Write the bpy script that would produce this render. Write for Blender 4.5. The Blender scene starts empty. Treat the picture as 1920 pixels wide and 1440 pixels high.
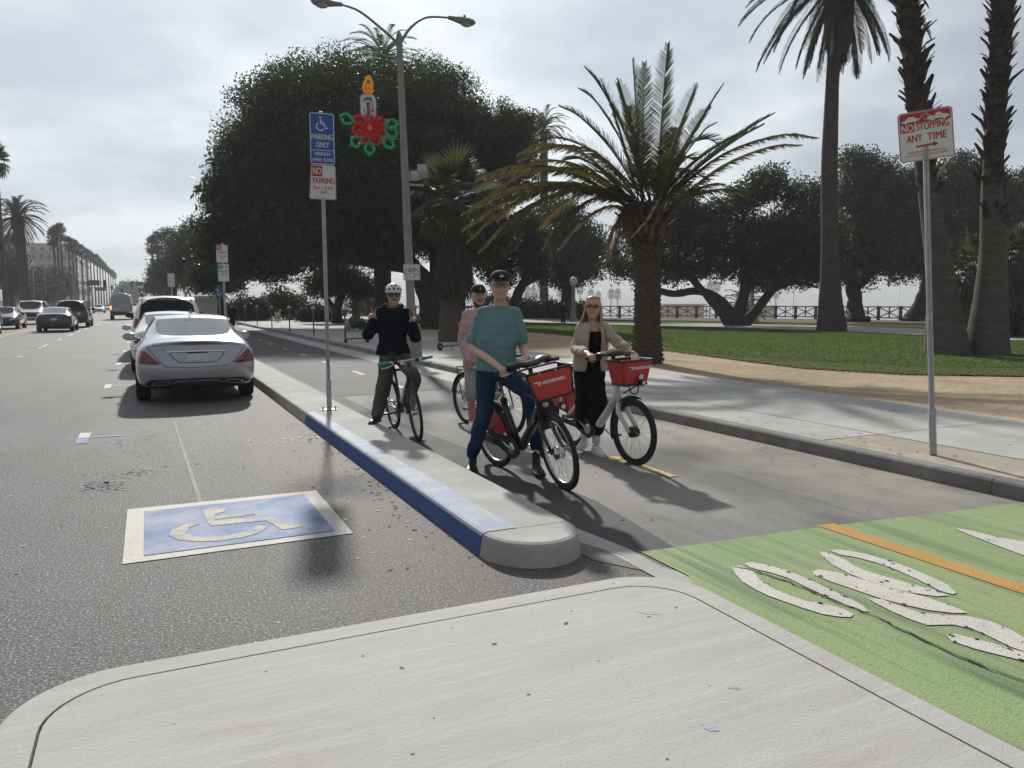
import bpy, bmesh, math, random
import numpy as np
from mathutils import Vector, Matrix, noise as mnoise
from mathutils.geometry import delaunay_2d_cdt
from mathutils.bvhtree import BVHTree

random.seed(7)
RNG = np.random.default_rng(11)
SC = bpy.context.scene
COL = SC.collection
R = math.radians
PI = math.pi

# ---------------------------------------------------------------- camera
CAM_H = 1.60
CAM_YAW, CAM_PITCH = 25.287, 5.986          # degrees right of the street axis (+Y), degrees down
cd_ = bpy.data.cameras.new('camera')
cam = bpy.data.objects.new('camera', cd_)
COL.objects.link(cam)
cam.location = (0, 0, CAM_H)
cam.rotation_euler = (R(90 - CAM_PITCH), 0, R(-CAM_YAW))
cd_.sensor_width = 36.0
cd_.lens = 27.0
cd_.clip_start = 0.05
cd_.clip_end = 12000
SC.camera = cam

# ---------------------------------------------------------------- sky, sun, exposure
SUN_EL, SUN_AZ = 33.0, 12.3                 # azimuth measured from +Y towards +X
world = bpy.data.worlds.new('World')
SC.world = world
world.use_nodes = True
wn, wl = world.node_tree.nodes, world.node_tree.links
wn.clear()


def wnode(t, **kw):
    n = wn.new(t)
    for k, v in kw.items():
        setattr(n, k, v)
    return n


SUN_DIR = Vector((math.sin(R(SUN_AZ)) * math.cos(R(SUN_EL)), math.cos(R(SUN_AZ)) * math.cos(R(SUN_EL)), math.sin(R(SUN_EL))))
sky = wnode('ShaderNodeTexSky', sky_type='NISHITA', sun_disc=False, sun_elevation=R(SUN_EL), sun_rotation=R(SUN_AZ))
sky.air_density, sky.dust_density, sky.ozone_density = 1.0, 0.5, 1.5
tc = wnode('ShaderNodeTexCoord')
sep = wnode('ShaderNodeSeparateXYZ')
wl.new(tc.outputs['Generated'], sep.inputs[0])
zc = wnode('ShaderNodeMath', operation='MAXIMUM')
zc.inputs[1].default_value = 0.0
wl.new(sep.outputs[2], zc.inputs[0])
za = wnode('ShaderNodeMath', operation='ADD')
za.inputs[1].default_value = 0.22
wl.new(zc.outputs[0], za.inputs[0])
vd = wnode('ShaderNodeVectorMath', operation='DIVIDE')
cz = wnode('ShaderNodeCombineXYZ')
for i in range(3):
    wl.new(za.outputs[0], cz.inputs[i])
wl.new(tc.outputs['Generated'], vd.inputs[0])
wl.new(cz.outputs[0], vd.inputs[1])
nz = wnode('ShaderNodeTexNoise')
nz.inputs['Scale'].default_value = 1.5
nz.inputs['Detail'].default_value = 5
nz.inputs['Roughness'].default_value = 0.5
wl.new(vd.outputs[0], nz.inputs['Vector'])
ramp = wnode('ShaderNodeValToRGB')
ramp.color_ramp.elements[0].position = 0.39
ramp.color_ramp.elements[0].color = (0.66, 0.68, 0.71, 1)
ramp.color_ramp.elements[1].position = 0.60
ramp.color_ramp.elements[1].color = (1.0, 1.0, 1.0, 1)
wl.new(nz.outputs['Fac'], ramp.inputs[0])
# the thin cloud sheet: brighter round the veiled sun, thinner (bluer) away from it
dt = wnode('ShaderNodeVectorMath', operation='DOT_PRODUCT')
dt.inputs[1].default_value = SUN_DIR
wl.new(tc.outputs['Generated'], dt.inputs[0])
mr = wnode('ShaderNodeMapRange')
mr.inputs['From Min'].default_value = -0.30
mr.inputs['From Max'].default_value = 1.0
wl.new(dt.outputs['Value'], mr.inputs[0])
pw = wnode('ShaderNodeMath', operation='POWER')
pw.inputs[1].default_value = 2.6
wl.new(mr.outputs[0], pw.inputs[0])
gl = wnode('ShaderNodeMath', operation='MULTIPLY_ADD')
gl.inputs[1].default_value = 8.6
gl.inputs[2].default_value = 3.7
wl.new(pw.outputs[0], gl.inputs[0])
cm = wnode('ShaderNodeMix', data_type='RGBA', blend_type='MULTIPLY')
cm.inputs[0].default_value = 1
wl.new(ramp.outputs[0], cm.inputs[6])
wl.new(gl.outputs[0], cm.inputs[7])
tint = wnode('ShaderNodeMix', data_type='RGBA', blend_type='MULTIPLY')
tint.inputs[0].default_value = 1
tint.inputs[7].default_value = (0.955, 1.0, 1.05, 1)
wl.new(cm.outputs[2], tint.inputs[6])
ad = wnode('ShaderNodeMix', data_type='RGBA', blend_type='MIX')
cov = wnode('ShaderNodeMapRange')             # cloud cover: whole near the sun and low down, thinner elsewhere
cov.inputs['From Min'].default_value = 0.42
cov.inputs['From Max'].default_value = 0.62
cov.inputs['To Min'].default_value = 0.82
cov.inputs['To Max'].default_value = 1.0
wl.new(nz.outputs['Fac'], cov.inputs[0])
wl.new(cov.outputs[0], ad.inputs[0])
wl.new(sky.outputs[0], ad.inputs[6])
wl.new(tint.outputs[2], ad.inputs[7])
bg = wnode('ShaderNodeBackground')
bg.inputs[1].default_value = 0.10
wl.new(ad.outputs[2], bg.inputs[0])
wo = wnode('ShaderNodeOutputWorld')
wl.new(bg.outputs[0], wo.inputs[0])

sl = bpy.data.lights.new('sun', 'SUN')
sl.energy = 4.9
sl.angle = R(1.9)
sl.color = (1.0, 0.965, 0.905)
sun = bpy.data.objects.new('sun', sl)
COL.objects.link(sun)
sun.location = (30, 60, 60)
sun.rotation_euler = (-SUN_DIR).to_track_quat('-Z', 'Y').to_euler()

vs = SC.view_settings
vs.view_transform = 'Standard'
vs.look = 'None'
vs.exposure = -0.10
vs.gamma = 1.0
vs.use_curve_mapping = False
SC.cycles.use_denoising = True
SC.cycles.max_bounces = 6
SC.cycles.diffuse_bounces = 3
SC.cycles.glossy_bounces = 3
SC.cycles.adaptive_threshold = 0.02
SC.cycles.transparent_max_bounces = 16
SC.cycles.volume_bounces = 0
SC.cycles.caustics_reflective = False
SC.cycles.caustics_refractive = False

# ---------------------------------------------------------------- materials
MATS = {}


def mat(name, col, rough=0.7, metal=0.0, var=0.0, scale=5.0, bump=0.0, bscale=None, spec=0.5, col2=None, coat=0.0,
        stretch=None, detail=6.0, trans=0.0, emit=0.0, alpha=1.0, transl=None):
    """Principled material with a noise-driven second colour and relief (object coordinates)."""
    if name in MATS:
        return MATS[name]
    m = bpy.data.materials.new(name)
    m.use_nodes = True
    n, l = m.node_tree.nodes, m.node_tree.links
    b = n['Principled BSDF']
    c = (col[0], col[1], col[2], 1)
    b.inputs['Base Color'].default_value = c
    b.inputs['Roughness'].default_value = rough
    b.inputs['Metallic'].default_value = metal
    b.inputs['Specular IOR Level'].default_value = spec
    if coat:
        b.inputs['Coat Weight'].default_value = coat
        b.inputs['Coat Roughness'].default_value = 0.06
    if trans:
        b.inputs['Transmission Weight'].default_value = trans
    if emit:
        b.inputs['Emission Color'].default_value = c
        b.inputs['Emission Strength'].default_value = emit
    if var or bump or col2:
        t = n.new('ShaderNodeTexCoord')
        mp = n.new('ShaderNodeMapping')
        l.new(t.outputs['Object'], mp.inputs[0])
        if stretch:
            mp.inputs['Scale'].default_value = stretch
        nt = n.new('ShaderNodeTexNoise')
        nt.inputs['Scale'].default_value = scale
        nt.inputs['Detail'].default_value = detail
        nt.inputs['Roughness'].default_value = 0.62
        l.new(mp.outputs[0], nt.inputs['Vector'])
        if var or col2:
            rp = n.new('ShaderNodeValToRGB')
            e = rp.color_ramp.elements
            e[0].position, e[1].position = 0.30, 0.70
            a = [max(0, x * (1 - var)) for x in col] if not col2 else col2
            z = [min(1, x * (1 + var)) for x in col] if not col2 else col
            e[0].color = (*a, 1)
            e[1].color = (*z, 1)
            l.new(nt.outputs['Fac'], rp.inputs[0])
            l.new(rp.outputs[0], b.inputs['Base Color'])
        if bump:
            nb = n.new('ShaderNodeTexNoise')
            nb.inputs['Scale'].default_value = bscale or scale * 4
            nb.inputs['Detail'].default_value = 4
            l.new(mp.outputs[0], nb.inputs['Vector'])
            bp = n.new('ShaderNodeBump')
            bp.inputs['Strength'].default_value = bump
            bp.inputs['Distance'].default_value = 0.02
            l.new(nb.outputs['Fac'], bp.inputs['Height'])
            l.new(bp.outputs[0], b.inputs['Normal'])
    if transl:
        tr = n.new('ShaderNodeBsdfTranslucent')
        tr.inputs[0].default_value = (*transl[:3], 1)
        mx = n.new('ShaderNodeMixShader')
        mx.inputs[0].default_value = transl[3]
        l.new(b.outputs[0], mx.inputs[1])
        l.new(tr.outputs[0], mx.inputs[2])
        l.new(mx.outputs[0], n['Material Output'].inputs[0])
    MATS[name] = m
    return m


def glass_mat(name, tint, mixt):
    """thin window glass: mirror-like reflection over a tinted see-through pane"""
    if name in MATS:
        return MATS[name]
    m = bpy.data.materials.new(name)
    m.use_nodes = True
    n, l = m.node_tree.nodes, m.node_tree.links
    n.remove(n['Principled BSDF'])
    tr = n.new('ShaderNodeBsdfTransparent')
    tr.inputs[0].default_value = (*tint, 1)
    gs = n.new('ShaderNodeBsdfGlossy')
    gs.inputs['Roughness'].default_value = 0.03
    fr = n.new('ShaderNodeFresnel')
    fr.inputs[0].default_value = 1.5
    ma = n.new('ShaderNodeMath')
    ma.operation = 'ADD'
    ma.inputs[1].default_value = mixt
    l.new(fr.outputs[0], ma.inputs[0])
    mx = n.new('ShaderNodeMixShader')
    l.new(ma.outputs[0], mx.inputs[0])
    l.new(tr.outputs[0], mx.inputs[1])
    l.new(gs.outputs[0], mx.inputs[2])
    l.new(mx.outputs[0], n['Material Output'].inputs[0])
    MATS[name] = m
    return m


# ---------------------------------------------------------------- mesh builder
def link(name, me, parent=None):
    o = bpy.data.objects.new(name, me)
    COL.objects.link(o)
    if parent is not None:
        o.parent = parent
    return o


def tag(o, label=None, cat=None, group=None, kind=None):
    if label:
        o['label'] = label
    if cat:
        o['category'] = cat
    if group:
        o['group'] = group
    if kind:
        o['kind'] = kind
    return o


def thing(name, label, cat, loc=(0, 0, 0), rz=0.0, group=None):
    o = bpy.data.objects.new(name, None)
    o.empty_display_size = 0.1
    COL.objects.link(o)
    o.location = loc
    o.rotation_euler = (0, 0, rz)
    return tag(o, label, cat, group)


def copy_tree(o, parent=None):
    c = o.copy()
    COL.objects.link(c)
    c.parent = parent
    for ch in list(o.children):
        copy_tree(ch, c)
    return c


def frame_of(d):
    d = Vector(d).normalized()
    up = Vector((0, 0, 1)) if abs(d.z) < 0.95 else Vector((1, 0, 0))
    s = d.cross(up).normalized()
    return d, s, s.cross(d).normalized()


class MB:
    def __init__(s, M=None):
        s.v, s.f, s.sm = [], [], []
        s.M = M

    def add(s, vs, fs, smooth=False, M=None):
        o = len(s.v)
        if M is not None:
            vs = [M @ Vector(p) for p in vs]
        s.v += [tuple(p) for p in vs]
        s.f += [tuple(i + o for i in f) for f in fs]
        s.sm += [smooth] * len(fs)
        return s

    def box(s, c, d, rz=0, M=None, taper=1.0):
        x, y, z = d[0] / 2, d[1] / 2, d[2] / 2
        vs = [Vector((a * x * (taper if k > 0 else 1), b * y * (taper if k > 0 else 1), k * z)) for k in (-1, 1) for a, b in ((-1, -1), (1, -1), (1, 1), (-1, 1))]
        T = Matrix.Translation(c) @ Matrix.Rotation(rz, 4, 'Z')
        if M is not None:
            T = M @ T
        return s.add([T @ p for p in vs], [(3, 2, 1, 0), (4, 5, 6, 7), (0, 1, 5, 4), (1, 2, 6, 5), (2, 3, 7, 6), (3, 0, 4, 7)])

    def tube(s, pts, rad, n=8, cap=True, smooth=True, flat=1.0, M=None):
        """swept round tube; rad: number or list; flat squeezes the section's second axis"""
        pts = [Vector(p) for p in pts]
        k = len(pts)
        if not hasattr(rad, '__len__'):
            rad = [rad] * k
        vs, fs = [], []
        prev = None
        for i, p in enumerate(pts):
            d = (pts[min(i + 1, k - 1)] - pts[max(i - 1, 0)])
            if d.length < 1e-9:
                d = Vector((0, 0, 1))
            d.normalize()
            if prev is None:
                _, a, b = frame_of(d)
            else:
                a = prev - d * prev.dot(d)
                a = a.normalized() if a.length > 1e-6 else frame_of(d)[1]
                b = a.cross(d)
            prev = a
            for j in range(n):
                t = 2 * PI * j / n
                vs.append(p + a * (math.cos(t) * rad[i]) + b * (math.sin(t) * rad[i] * flat))
        for i in range(k - 1):
            for j in range(n):
                fs.append((i * n + j, i * n + (j + 1) % n, (i + 1) * n + (j + 1) % n, (i + 1) * n + j))
        if cap:
            fs.append(tuple(range(n - 1, -1, -1)))
            fs.append(tuple((k - 1) * n + j for j in range(n)))
        return s.add(vs, fs, smooth, M)

    def lathe(s, prof, n=16, c=(0, 0, 0), axis='Z', smooth=True, M=None, close=False):
        vs, fs = [], []
        k = len(prof)
        for r, h in prof:
            for j in range(n):
                t = 2 * PI * j / n
                x, y = r * math.cos(t), r * math.sin(t)
                p = (x, y, h) if axis == 'Z' else ((h, x, y) if axis == 'X' else (y, h, x))
                vs.append((p[0] + c[0], p[1] + c[1], p[2] + c[2]))
        for i in range(k if close else k - 1):
            for j in range(n):
                i2 = (i + 1) % k
                fs.append((i * n + j, i * n + (j + 1) % n, i2 * n + (j + 1) % n, i2 * n + j))
        if not close:
            if prof[0][0] > 1e-6:
                fs.append(tuple(range(n - 1, -1, -1)))
            if prof[-1][0] > 1e-6:
                fs.append(tuple((k - 1) * n + j for j in range(n)))
        return s.add(vs, fs, smooth, M)

    def loft(s, secs, smooth=True, cap=True, M=None):
        """closed sections (lists of equal length) joined in order"""
        n = len(secs[0])
        vs = [p for sec in secs for p in sec]
        fs = []
        for i in range(len(secs) - 1):
            for j in range(n):
                fs.append((i * n + j, i * n + (j + 1) % n, (i + 1) * n + (j + 1) % n, (i + 1) * n + j))
        if cap:
            fs.append(tuple(range(n - 1, -1, -1)))
            fs.append(tuple((len(secs) - 1) * n + j for j in range(n)))
        return s.add(vs, fs, smooth, M)

    def ell(s, c, r, n=12, m=8, M=None, rot=None):
        vs, fs = [], []
        for i in range(m + 1):
            a = PI * i / m
            for j in range(n):
                t = 2 * PI * j / n
                p = Vector((r[0] * math.sin(a) * math.cos(t), r[1] * math.sin(a) * math.sin(t), r[2] * math.cos(a)))
                if rot is not None:
                    p = rot @ p
                vs.append(p + Vector(c))
        for i in range(m):
            for j in range(n):
                fs.append((i * n + j, (i + 1) * n + j, (i + 1) * n + (j + 1) % n, i * n + (j + 1) % n))
        return s.add(vs, fs, True, M)

    def poly(s, pts, z=0.0, h=0.0, M=None):
        """flat polygon (x, y) at z, or a prism of height h (hole-free outline, tessellated)"""
        n = len(pts)
        r = delaunay_2d_cdt([Vector(p[:2]) for p in pts], [(i, (i + 1) % n) for i in range(n)], [], 1, 1e-6)
        vv = [(p.x, p.y, z + h) for p in r[0]]
        s.add(vv, [tuple(f) for f in r[2]], False, M)
        if h:
            s.add([(p.x, p.y, z) for p in r[0]], [tuple(reversed(f)) for f in r[2]], False, M)
            o = [(p[0], p[1], z) for p in pts] + [(p[0], p[1], z + h) for p in pts]
            ccw = sum(pts[i][0] * pts[(i + 1) % n][1] - pts[(i + 1) % n][0] * pts[i][1] for i in range(n)) > 0
            fs = [(i, (i + 1) % n, n + (i + 1) % n, n + i) for i in range(n)]
            s.add(o, fs if ccw else [tuple(reversed(f)) for f in fs], False, M)
        return s

    def mesh(s, name):
        me = bpy.data.meshes.new(name)
        vs = s.v if s.M is None else [tuple(s.M @ Vector(p)) for p in s.v]
        me.from_pydata(vs, [], s.f)
        me.polygons.foreach_set('use_smooth', s.sm)
        me.update()
        return me

    def build(s, name, m, parent=None, bevel=0.0, seg=2, clean=False):
        me = s.mesh(name)
        if clean:
            b = bmesh.new()
            b.from_mesh(me)
            bmesh.ops.remove_doubles(b, verts=b.verts, dist=1e-5)
            bmesh.ops.recalc_face_normals(b, faces=b.faces)
            b.to_mesh(me)
            b.free()
        me.materials.append(m)
        o = link(name, me, parent)
        if bevel:
            md = o.modifiers.new('bevel', 'BEVEL')
            md.width = bevel
            md.segments = seg
            md.limit_method = 'ANGLE'
            md.angle_limit = R(35)
        return o


def np_mesh(name, V, Fq, m, parent=None, smooth=False):
    """big mesh from numpy arrays: V (n,3), Fq (k,3|4)"""
    me = bpy.data.meshes.new(name)
    nv, nf, c = len(V), len(Fq), Fq.shape[1]
    me.vertices.add(nv)
    me.vertices.foreach_set('co', np.ascontiguousarray(V, dtype=np.float32).ravel())
    me.loops.add(nf * c)
    me.loops.foreach_set('vertex_index', np.ascontiguousarray(Fq, dtype=np.int32).ravel())
    me.polygons.add(nf)
    me.polygons.foreach_set('loop_start', np.arange(0, nf * c, c, dtype=np.int32))
    if smooth:
        me.polygons.foreach_set('use_smooth', np.ones(nf, dtype=bool))
    me.update(calc_edges=True)
    me.validate()
    me.materials.append(m)
    return link(name, me, parent)


FONT_CACHE = {}


def text_mesh(txt, h, width=None, squeeze=1.0, extrude=0.0, space=1.0):
    """lettering as a mesh in the XY plane, centred, cap height h; squeezed to width if given"""
    cu = bpy.data.curves.new('lettering', 'FONT')
    cu.body = txt
    cu.size = h * 1.38
    cu.align_x = 'CENTER'
    cu.align_y = 'CENTER'
    cu.extrude = extrude
    cu.resolution_u = 3
    cu.space_character = space
    o = bpy.data.objects.new('lettering', cu)
    COL.objects.link(o)
    dg = bpy.context.evaluated_depsgraph_get()
    me = bpy.data.meshes.new_from_object(o.evaluated_get(dg))
    bpy.data.objects.remove(o)
    bpy.data.curves.remove(cu)
    xs = [v.co.x for v in me.vertices]
    ys = [v.co.y for v in me.vertices]
    cx, cy = (min(xs) + max(xs)) / 2, (min(ys) + max(ys)) / 2
    k = squeeze if width is None else width / (max(xs) - min(xs))
    ky = h / (max(ys) - min(ys)) if txt.upper() == txt else 1.0
    for v in me.vertices:
        v.co.x = (v.co.x - cx) * k
        v.co.y = (v.co.y - cy) * ky
    return me


def lettering(name, txt, h, M, m, parent, bold=.14, **kw):
    """raised lettering; three slightly shifted layers give a bold stroke"""
    me = text_mesh(txt, h, **kw)
    V = [v.co.copy() for v in me.vertices]
    F = [tuple(p.vertices) for p in me.polygons]
    bpy.data.meshes.remove(me)
    mb = MB(M)
    for i, dx in enumerate((-bold * h * .5, 0, bold * h * .5)):
        mb.add([(v.x + dx, v.y, v.z + i * .0004) for v in V], F)
    return mb.build(name, m, parent)


def plane_M(o, xdir, ydir):
    """matrix whose XY plane lies along xdir/ydir at point o"""
    x = Vector(xdir).normalized()
    z = x.cross(Vector(ydir)).normalized()
    y = z.cross(x)
    return Matrix(((x.x, y.x, z.x, o[0]), (x.y, y.y, z.y, o[1]), (x.z, y.z, z.z, o[2]), (0, 0, 0, 1)))


def rrect(w, h, r, n=5, c=(0, 0)):
    pts = []
    for sx, sy, a0 in ((1, 1, 0), (-1, 1, 90), (-1, -1, 180), (1, -1, 270)):
        for i in range(n + 1):
            a = R(a0 + 90 * i / n)
            pts.append((c[0] + sx * (w / 2 - r) + r * math.cos(a), c[1] + sy * (h / 2 - r) + r * math.sin(a)))
    return pts


def stroke(path, w):
    """polygon outline of a stroked open 2-D polyline (w: number or list)"""
    P = [Vector(p) for p in path]
    k = len(P)
    W = w if hasattr(w, '__len__') else [w] * k
    L, Rr = [], []
    for i in range(k):
        d = (P[min(i + 1, k - 1)] - P[max(i - 1, 0)]).normalized()
        nn = Vector((-d.y, d.x)) * W[i] / 2
        L.append(P[i] + nn)
        Rr.append(P[i] - nn)
    return L, Rr


def stroke_mb(mb, path, w, z=0.0, M=None):
    L, Rr = stroke(path, w)
    k = len(L)
    vs = [(p.x, p.y, z) for p in L] + [(p.x, p.y, z) for p in Rr]
    mb.add(vs, [(i, k + i, k + i + 1, i + 1) for i in range(k - 1)], False, M)


def arc(c, r, a0, a1, n=16, ry=None):
    return [(c[0] + r * math.cos(R(a0 + (a1 - a0) * i / n)), c[1] + (ry or r) * math.sin(R(a0 + (a1 - a0) * i / n))) for i in range(n + 1)]


def catmull(pts, n=6):
    P = [Vector(p) for p in pts]
    out = []
    for i in range(len(P) - 1):
        p0, p1, p2, p3 = P[max(i - 1, 0)], P[i], P[i + 1], P[min(i + 2, len(P) - 1)]
        for j in range(n):
            t = j / n
            out.append(0.5 * ((2 * p1) + (p2 - p0) * t + (2 * p0 - 5 * p1 + 4 * p2 - p3) * t * t + (3 * p1 - p0 - 3 * p2 + p3) * t ** 3))
    out.append(P[-1])
    return out

# ================================================================ ground, road, pavements
def layered(name, base, layers, rough=0.85, bumps=(), spec=0.3):
    """ground material: base colour, then (colour, noise scale, lo, hi, stretch, strength) blended over it"""
    m = bpy.data.materials.new(name)
    m.use_nodes = True
    n, l = m.node_tree.nodes, m.node_tree.links
    b = n['Principled BSDF']
    b.inputs['Roughness'].default_value = rough
    b.inputs['Specular IOR Level'].default_value = spec
    t = n.new('ShaderNodeTexCoord')
    cur = n.new('ShaderNodeRGB')
    cur.outputs[0].default_value = (*base, 1)
    cur = cur.outputs[0]
    for i, (c, sc, lo, hi, st, k) in enumerate(layers):
        mp = n.new('ShaderNodeMapping')
        mp.inputs['Scale'].default_value = st or (1, 1, 1)
        mp.inputs['Location'].default_value = (i * 7.3, i * 3.1, 0)
        l.new(t.outputs['Object'], mp.inputs[0])
        nt = n.new('ShaderNodeTexNoise')
        nt.inputs['Scale'].default_value = sc
        nt.inputs['Detail'].default_value = 5 if sc < 40 else 2
        nt.inputs['Roughness'].default_value = 0.6
        l.new(mp.outputs[0], nt.inputs['Vector'])
        r = n.new('ShaderNodeMapRange')
        r.inputs['From Min'].default_value, r.inputs['From Max'].default_value = lo, hi
        r.inputs['To Max'].default_value = k
        l.new(nt.outputs['Fac'], r.inputs[0])
        mx = n.new('ShaderNodeMix')
        mx.data_type = 'RGBA'
        l.new(r.outputs[0], mx.inputs[0])
        l.new(cur, mx.inputs[6])
        mx.inputs[7].default_value = (*c, 1)
        cur = mx.outputs[2]
    l.new(cur, b.inputs['Base Color'])
    prev = None
    for sc, st, dist in bumps:
        nb = n.new('ShaderNodeTexNoise')
        nb.inputs['Scale'].default_value = sc
        nb.inputs['Detail'].default_value = 3
        l.new(t.outputs['Object'], nb.inputs['Vector'])
        bp = n.new('ShaderNodeBump')
        bp.inputs['Strength'].default_value = st
        bp.inputs['Distance'].default_value = dist
        l.new(nb.outputs['Fac'], bp.inputs['Height'])
        if prev:
            l.new(prev, bp.inputs['Normal'])
        prev = bp.outputs[0]
    if prev:
        l.new(prev, b.inputs['Normal'])
    MATS[name] = m
    return m


M_ASPH = layered('asphalt', (0.094, 0.091, 0.087), [
    ((0.125, 0.122, 0.119), 0.35, 0.42, 0.62, None, 0.8),
    ((0.058, 0.057, 0.056), 0.9, 0.50, 0.70, (1, 0.22, 1), 0.85),
    ((0.022, 0.022, 0.022), 62, 0.49, 0.66, None, 0.85),
    ((0.44, 0.435, 0.425), 70, 0.55, 0.67, None, 0.9),
    ((0.17, 0.14, 0.11), 1.3, 0.62, 0.80, None, 0.5)],
    rough=0.72, bumps=((70, 0.8, 0.010), (240, 0.6, 0.006)), spec=0.4)
M_PATHA = layered('bike_path_asphalt', (0.145, 0.140, 0.132), [
    ((0.275, 0.262, 0.24), 0.6, 0.40, 0.60, (1, 0.45, 1), 0.9),
    ((0.075, 0.073, 0.071), 1.2, 0.58, 0.72, (1, 0.2, 1), 0.8),
    ((0.34, 0.31, 0.265), 0.9, 0.60, 0.80, None, 0.55),
    ((0.060, 0.060, 0.060), 85, 0.52, 0.70, None, 0.6),
    ((0.46, 0.45, 0.43), 110, 0.62, 0.74, None, 0.6)],
    rough=0.8, bumps=((110, 0.55, 0.008), (8, 0.2, 0.01)))
M_CONC = layered('concrete_platform', (0.44, 0.428, 0.402), [
    ((0.375, 0.355, 0.325), 1.1, 0.45, 0.66, (1, 3.0, 1), 0.6),
    ((0.50, 0.49, 0.465), 3.2, 0.48, 0.62, (0.5, 9, 1), 0.5),
    ((0.39, 0.38, 0.355), 9, 0.52, 0.66, (0.25, 9, 1), 0.28),
    ((0.33, 0.30, 0.27), 1.7, 0.60, 0.76, (0.35, 3, 1), 0.55),
    ((0.24, 0.225, 0.21), 46, 0.66, 0.74, None, 0.5)],
    rough=0.82, bumps=((60, 0.35, 0.006), (220, 0.5, 0.004)))
M_CONCD = layered('concrete_weathered', (0.40, 0.39, 0.365), [
    ((0.32, 0.31, 0.29), 1.1, 0.42, 0.66, None, 0.8),
    ((0.47, 0.46, 0.44), 2.6, 0.52, 0.70, None, 0.7),
    ((0.25, 0.24, 0.22), 0.5, 0.58, 0.74, None, 0.5),
    ((0.22, 0.21, 0.20), 70, 0.64, 0.74, None, 0.5)],
    rough=0.86, bumps=((70, 0.3, 0.006), (9, 0.15, 0.01)))
M_KERB = layered('kerb_concrete', (0.215, 0.21, 0.20), [
    ((0.13, 0.127, 0.12), 1.6, 0.42, 0.64, None, 0.8),
    ((0.30, 0.29, 0.275), 3.5, 0.55, 0.72, None, 0.7),
    ((0.16, 0.155, 0.15), 60, 0.62, 0.74, None, 0.5)],
    rough=0.86, bumps=((70, 0.3, 0.006),))
M_SAND = layered('sandy_dirt', (0.35, 0.27, 0.185), [
    ((0.43, 0.345, 0.24), 0.7, 0.42, 0.62, (1, 0.5, 1), 0.8),
    ((0.21, 0.155, 0.105), 0.9, 0.52, 0.70, (1, 0.35, 1), 0.8),
    ((0.20, 0.15, 0.11), 14, 0.60, 0.74, None, 0.55),
    ((0.44, 0.375, 0.285), 45, 0.56, 0.70, None, 0.6)],
    rough=0.95, bumps=((4, 0.9, 0.08), (22, 0.8, 0.03)), spec=0.1)
M_LAWN = layered('lawn_soil_and_grass', (0.060, 0.085, 0.026), [
    ((0.085, 0.115, 0.036), 0.5, 0.42, 0.62, None, 0.7),
    ((0.05, 0.085, 0.022), 6, 0.48, 0.66, None, 0.7),
    ((0.16, 0.14, 0.07), 0.35, 0.62, 0.76, None, 0.6)],
    rough=0.95, bumps=((30, 0.7, 0.03),), spec=0.1)
M_MULCH = layered('bark_mulch', (0.17, 0.12, 0.085), [
    ((0.24, 0.18, 0.13), 9, 0.5, 0.66, None, 0.8), ((0.09, 0.065, 0.05), 22, 0.5, 0.66, None, 0.7)],
    rough=0.95, bumps=((14, 0.8, 0.05),), spec=0.1)
M_PATHC = layered('park_path_concrete', (0.36, 0.345, 0.33), [
    ((0.28, 0.265, 0.25), 0.8, 0.45, 0.65, None, 0.7)], rough=0.9, bumps=((50, 0.2, 0.006),))


def add_dirt(m, x0, x1, col, k, lo=.35, hi=.62):
    """windblown dirt gathered towards a kerb (x1), broken up by noise"""
    n, l = m.node_tree.nodes, m.node_tree.links
    b = n['Principled BSDF']
    src = b.inputs['Base Color'].links[0].from_socket
    t = n.new('ShaderNodeTexCoord')
    sx = n.new('ShaderNodeSeparateXYZ')
    l.new(t.outputs['Object'], sx.inputs[0])
    a = n.new('ShaderNodeMapRange')
    a.inputs['From Min'].default_value, a.inputs['From Max'].default_value = x0, x1
    l.new(sx.outputs[0], a.inputs[0])
    nt = n.new('ShaderNodeTexNoise')
    nt.inputs['Scale'].default_value = 2.2
    nt.inputs['Detail'].default_value = 8
    l.new(t.outputs['Object'], nt.inputs['Vector'])
    c = n.new('ShaderNodeMapRange')
    c.inputs['From Min'].default_value, c.inputs['From Max'].default_value, c.inputs['To Max'].default_value = lo, hi, k
    l.new(nt.outputs['Fac'], c.inputs[0])
    q = n.new('ShaderNodeMath')
    q.operation = 'MULTIPLY'
    l.new(a.outputs[0], q.inputs[0])
    l.new(c.outputs[0], q.inputs[1])
    mx = n.new('ShaderNodeMix')
    mx.data_type = 'RGBA'
    l.new(q.outputs[0], mx.inputs[0])
    l.new(src, mx.inputs[6])
    mx.inputs[7].default_value = (*col, 1)
    l.new(mx.outputs[2], b.inputs['Base Color'])


add_dirt(M_ASPH, .5, 1.8, (.135, .105, .08), .75)
add_dirt(M_PATHA, 4.9, 6.3, (.33, .285, .22), .8)


def paint_mat(name, col, wear, under=(0.17, 0.165, 0.16), amount=(0.50, 0.62), sc=6, fine=0.5):
    return layered(name, col, [
        (tuple(x * 0.72 for x in col), 2.2, 0.45, 0.70, None, 0.5),
        (under, sc, amount[0], amount[1], None, wear),
        (under, 85, 0.56, 0.70, None, fine)], rough=0.7, bumps=((90, 0.6, 0.009),))


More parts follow.
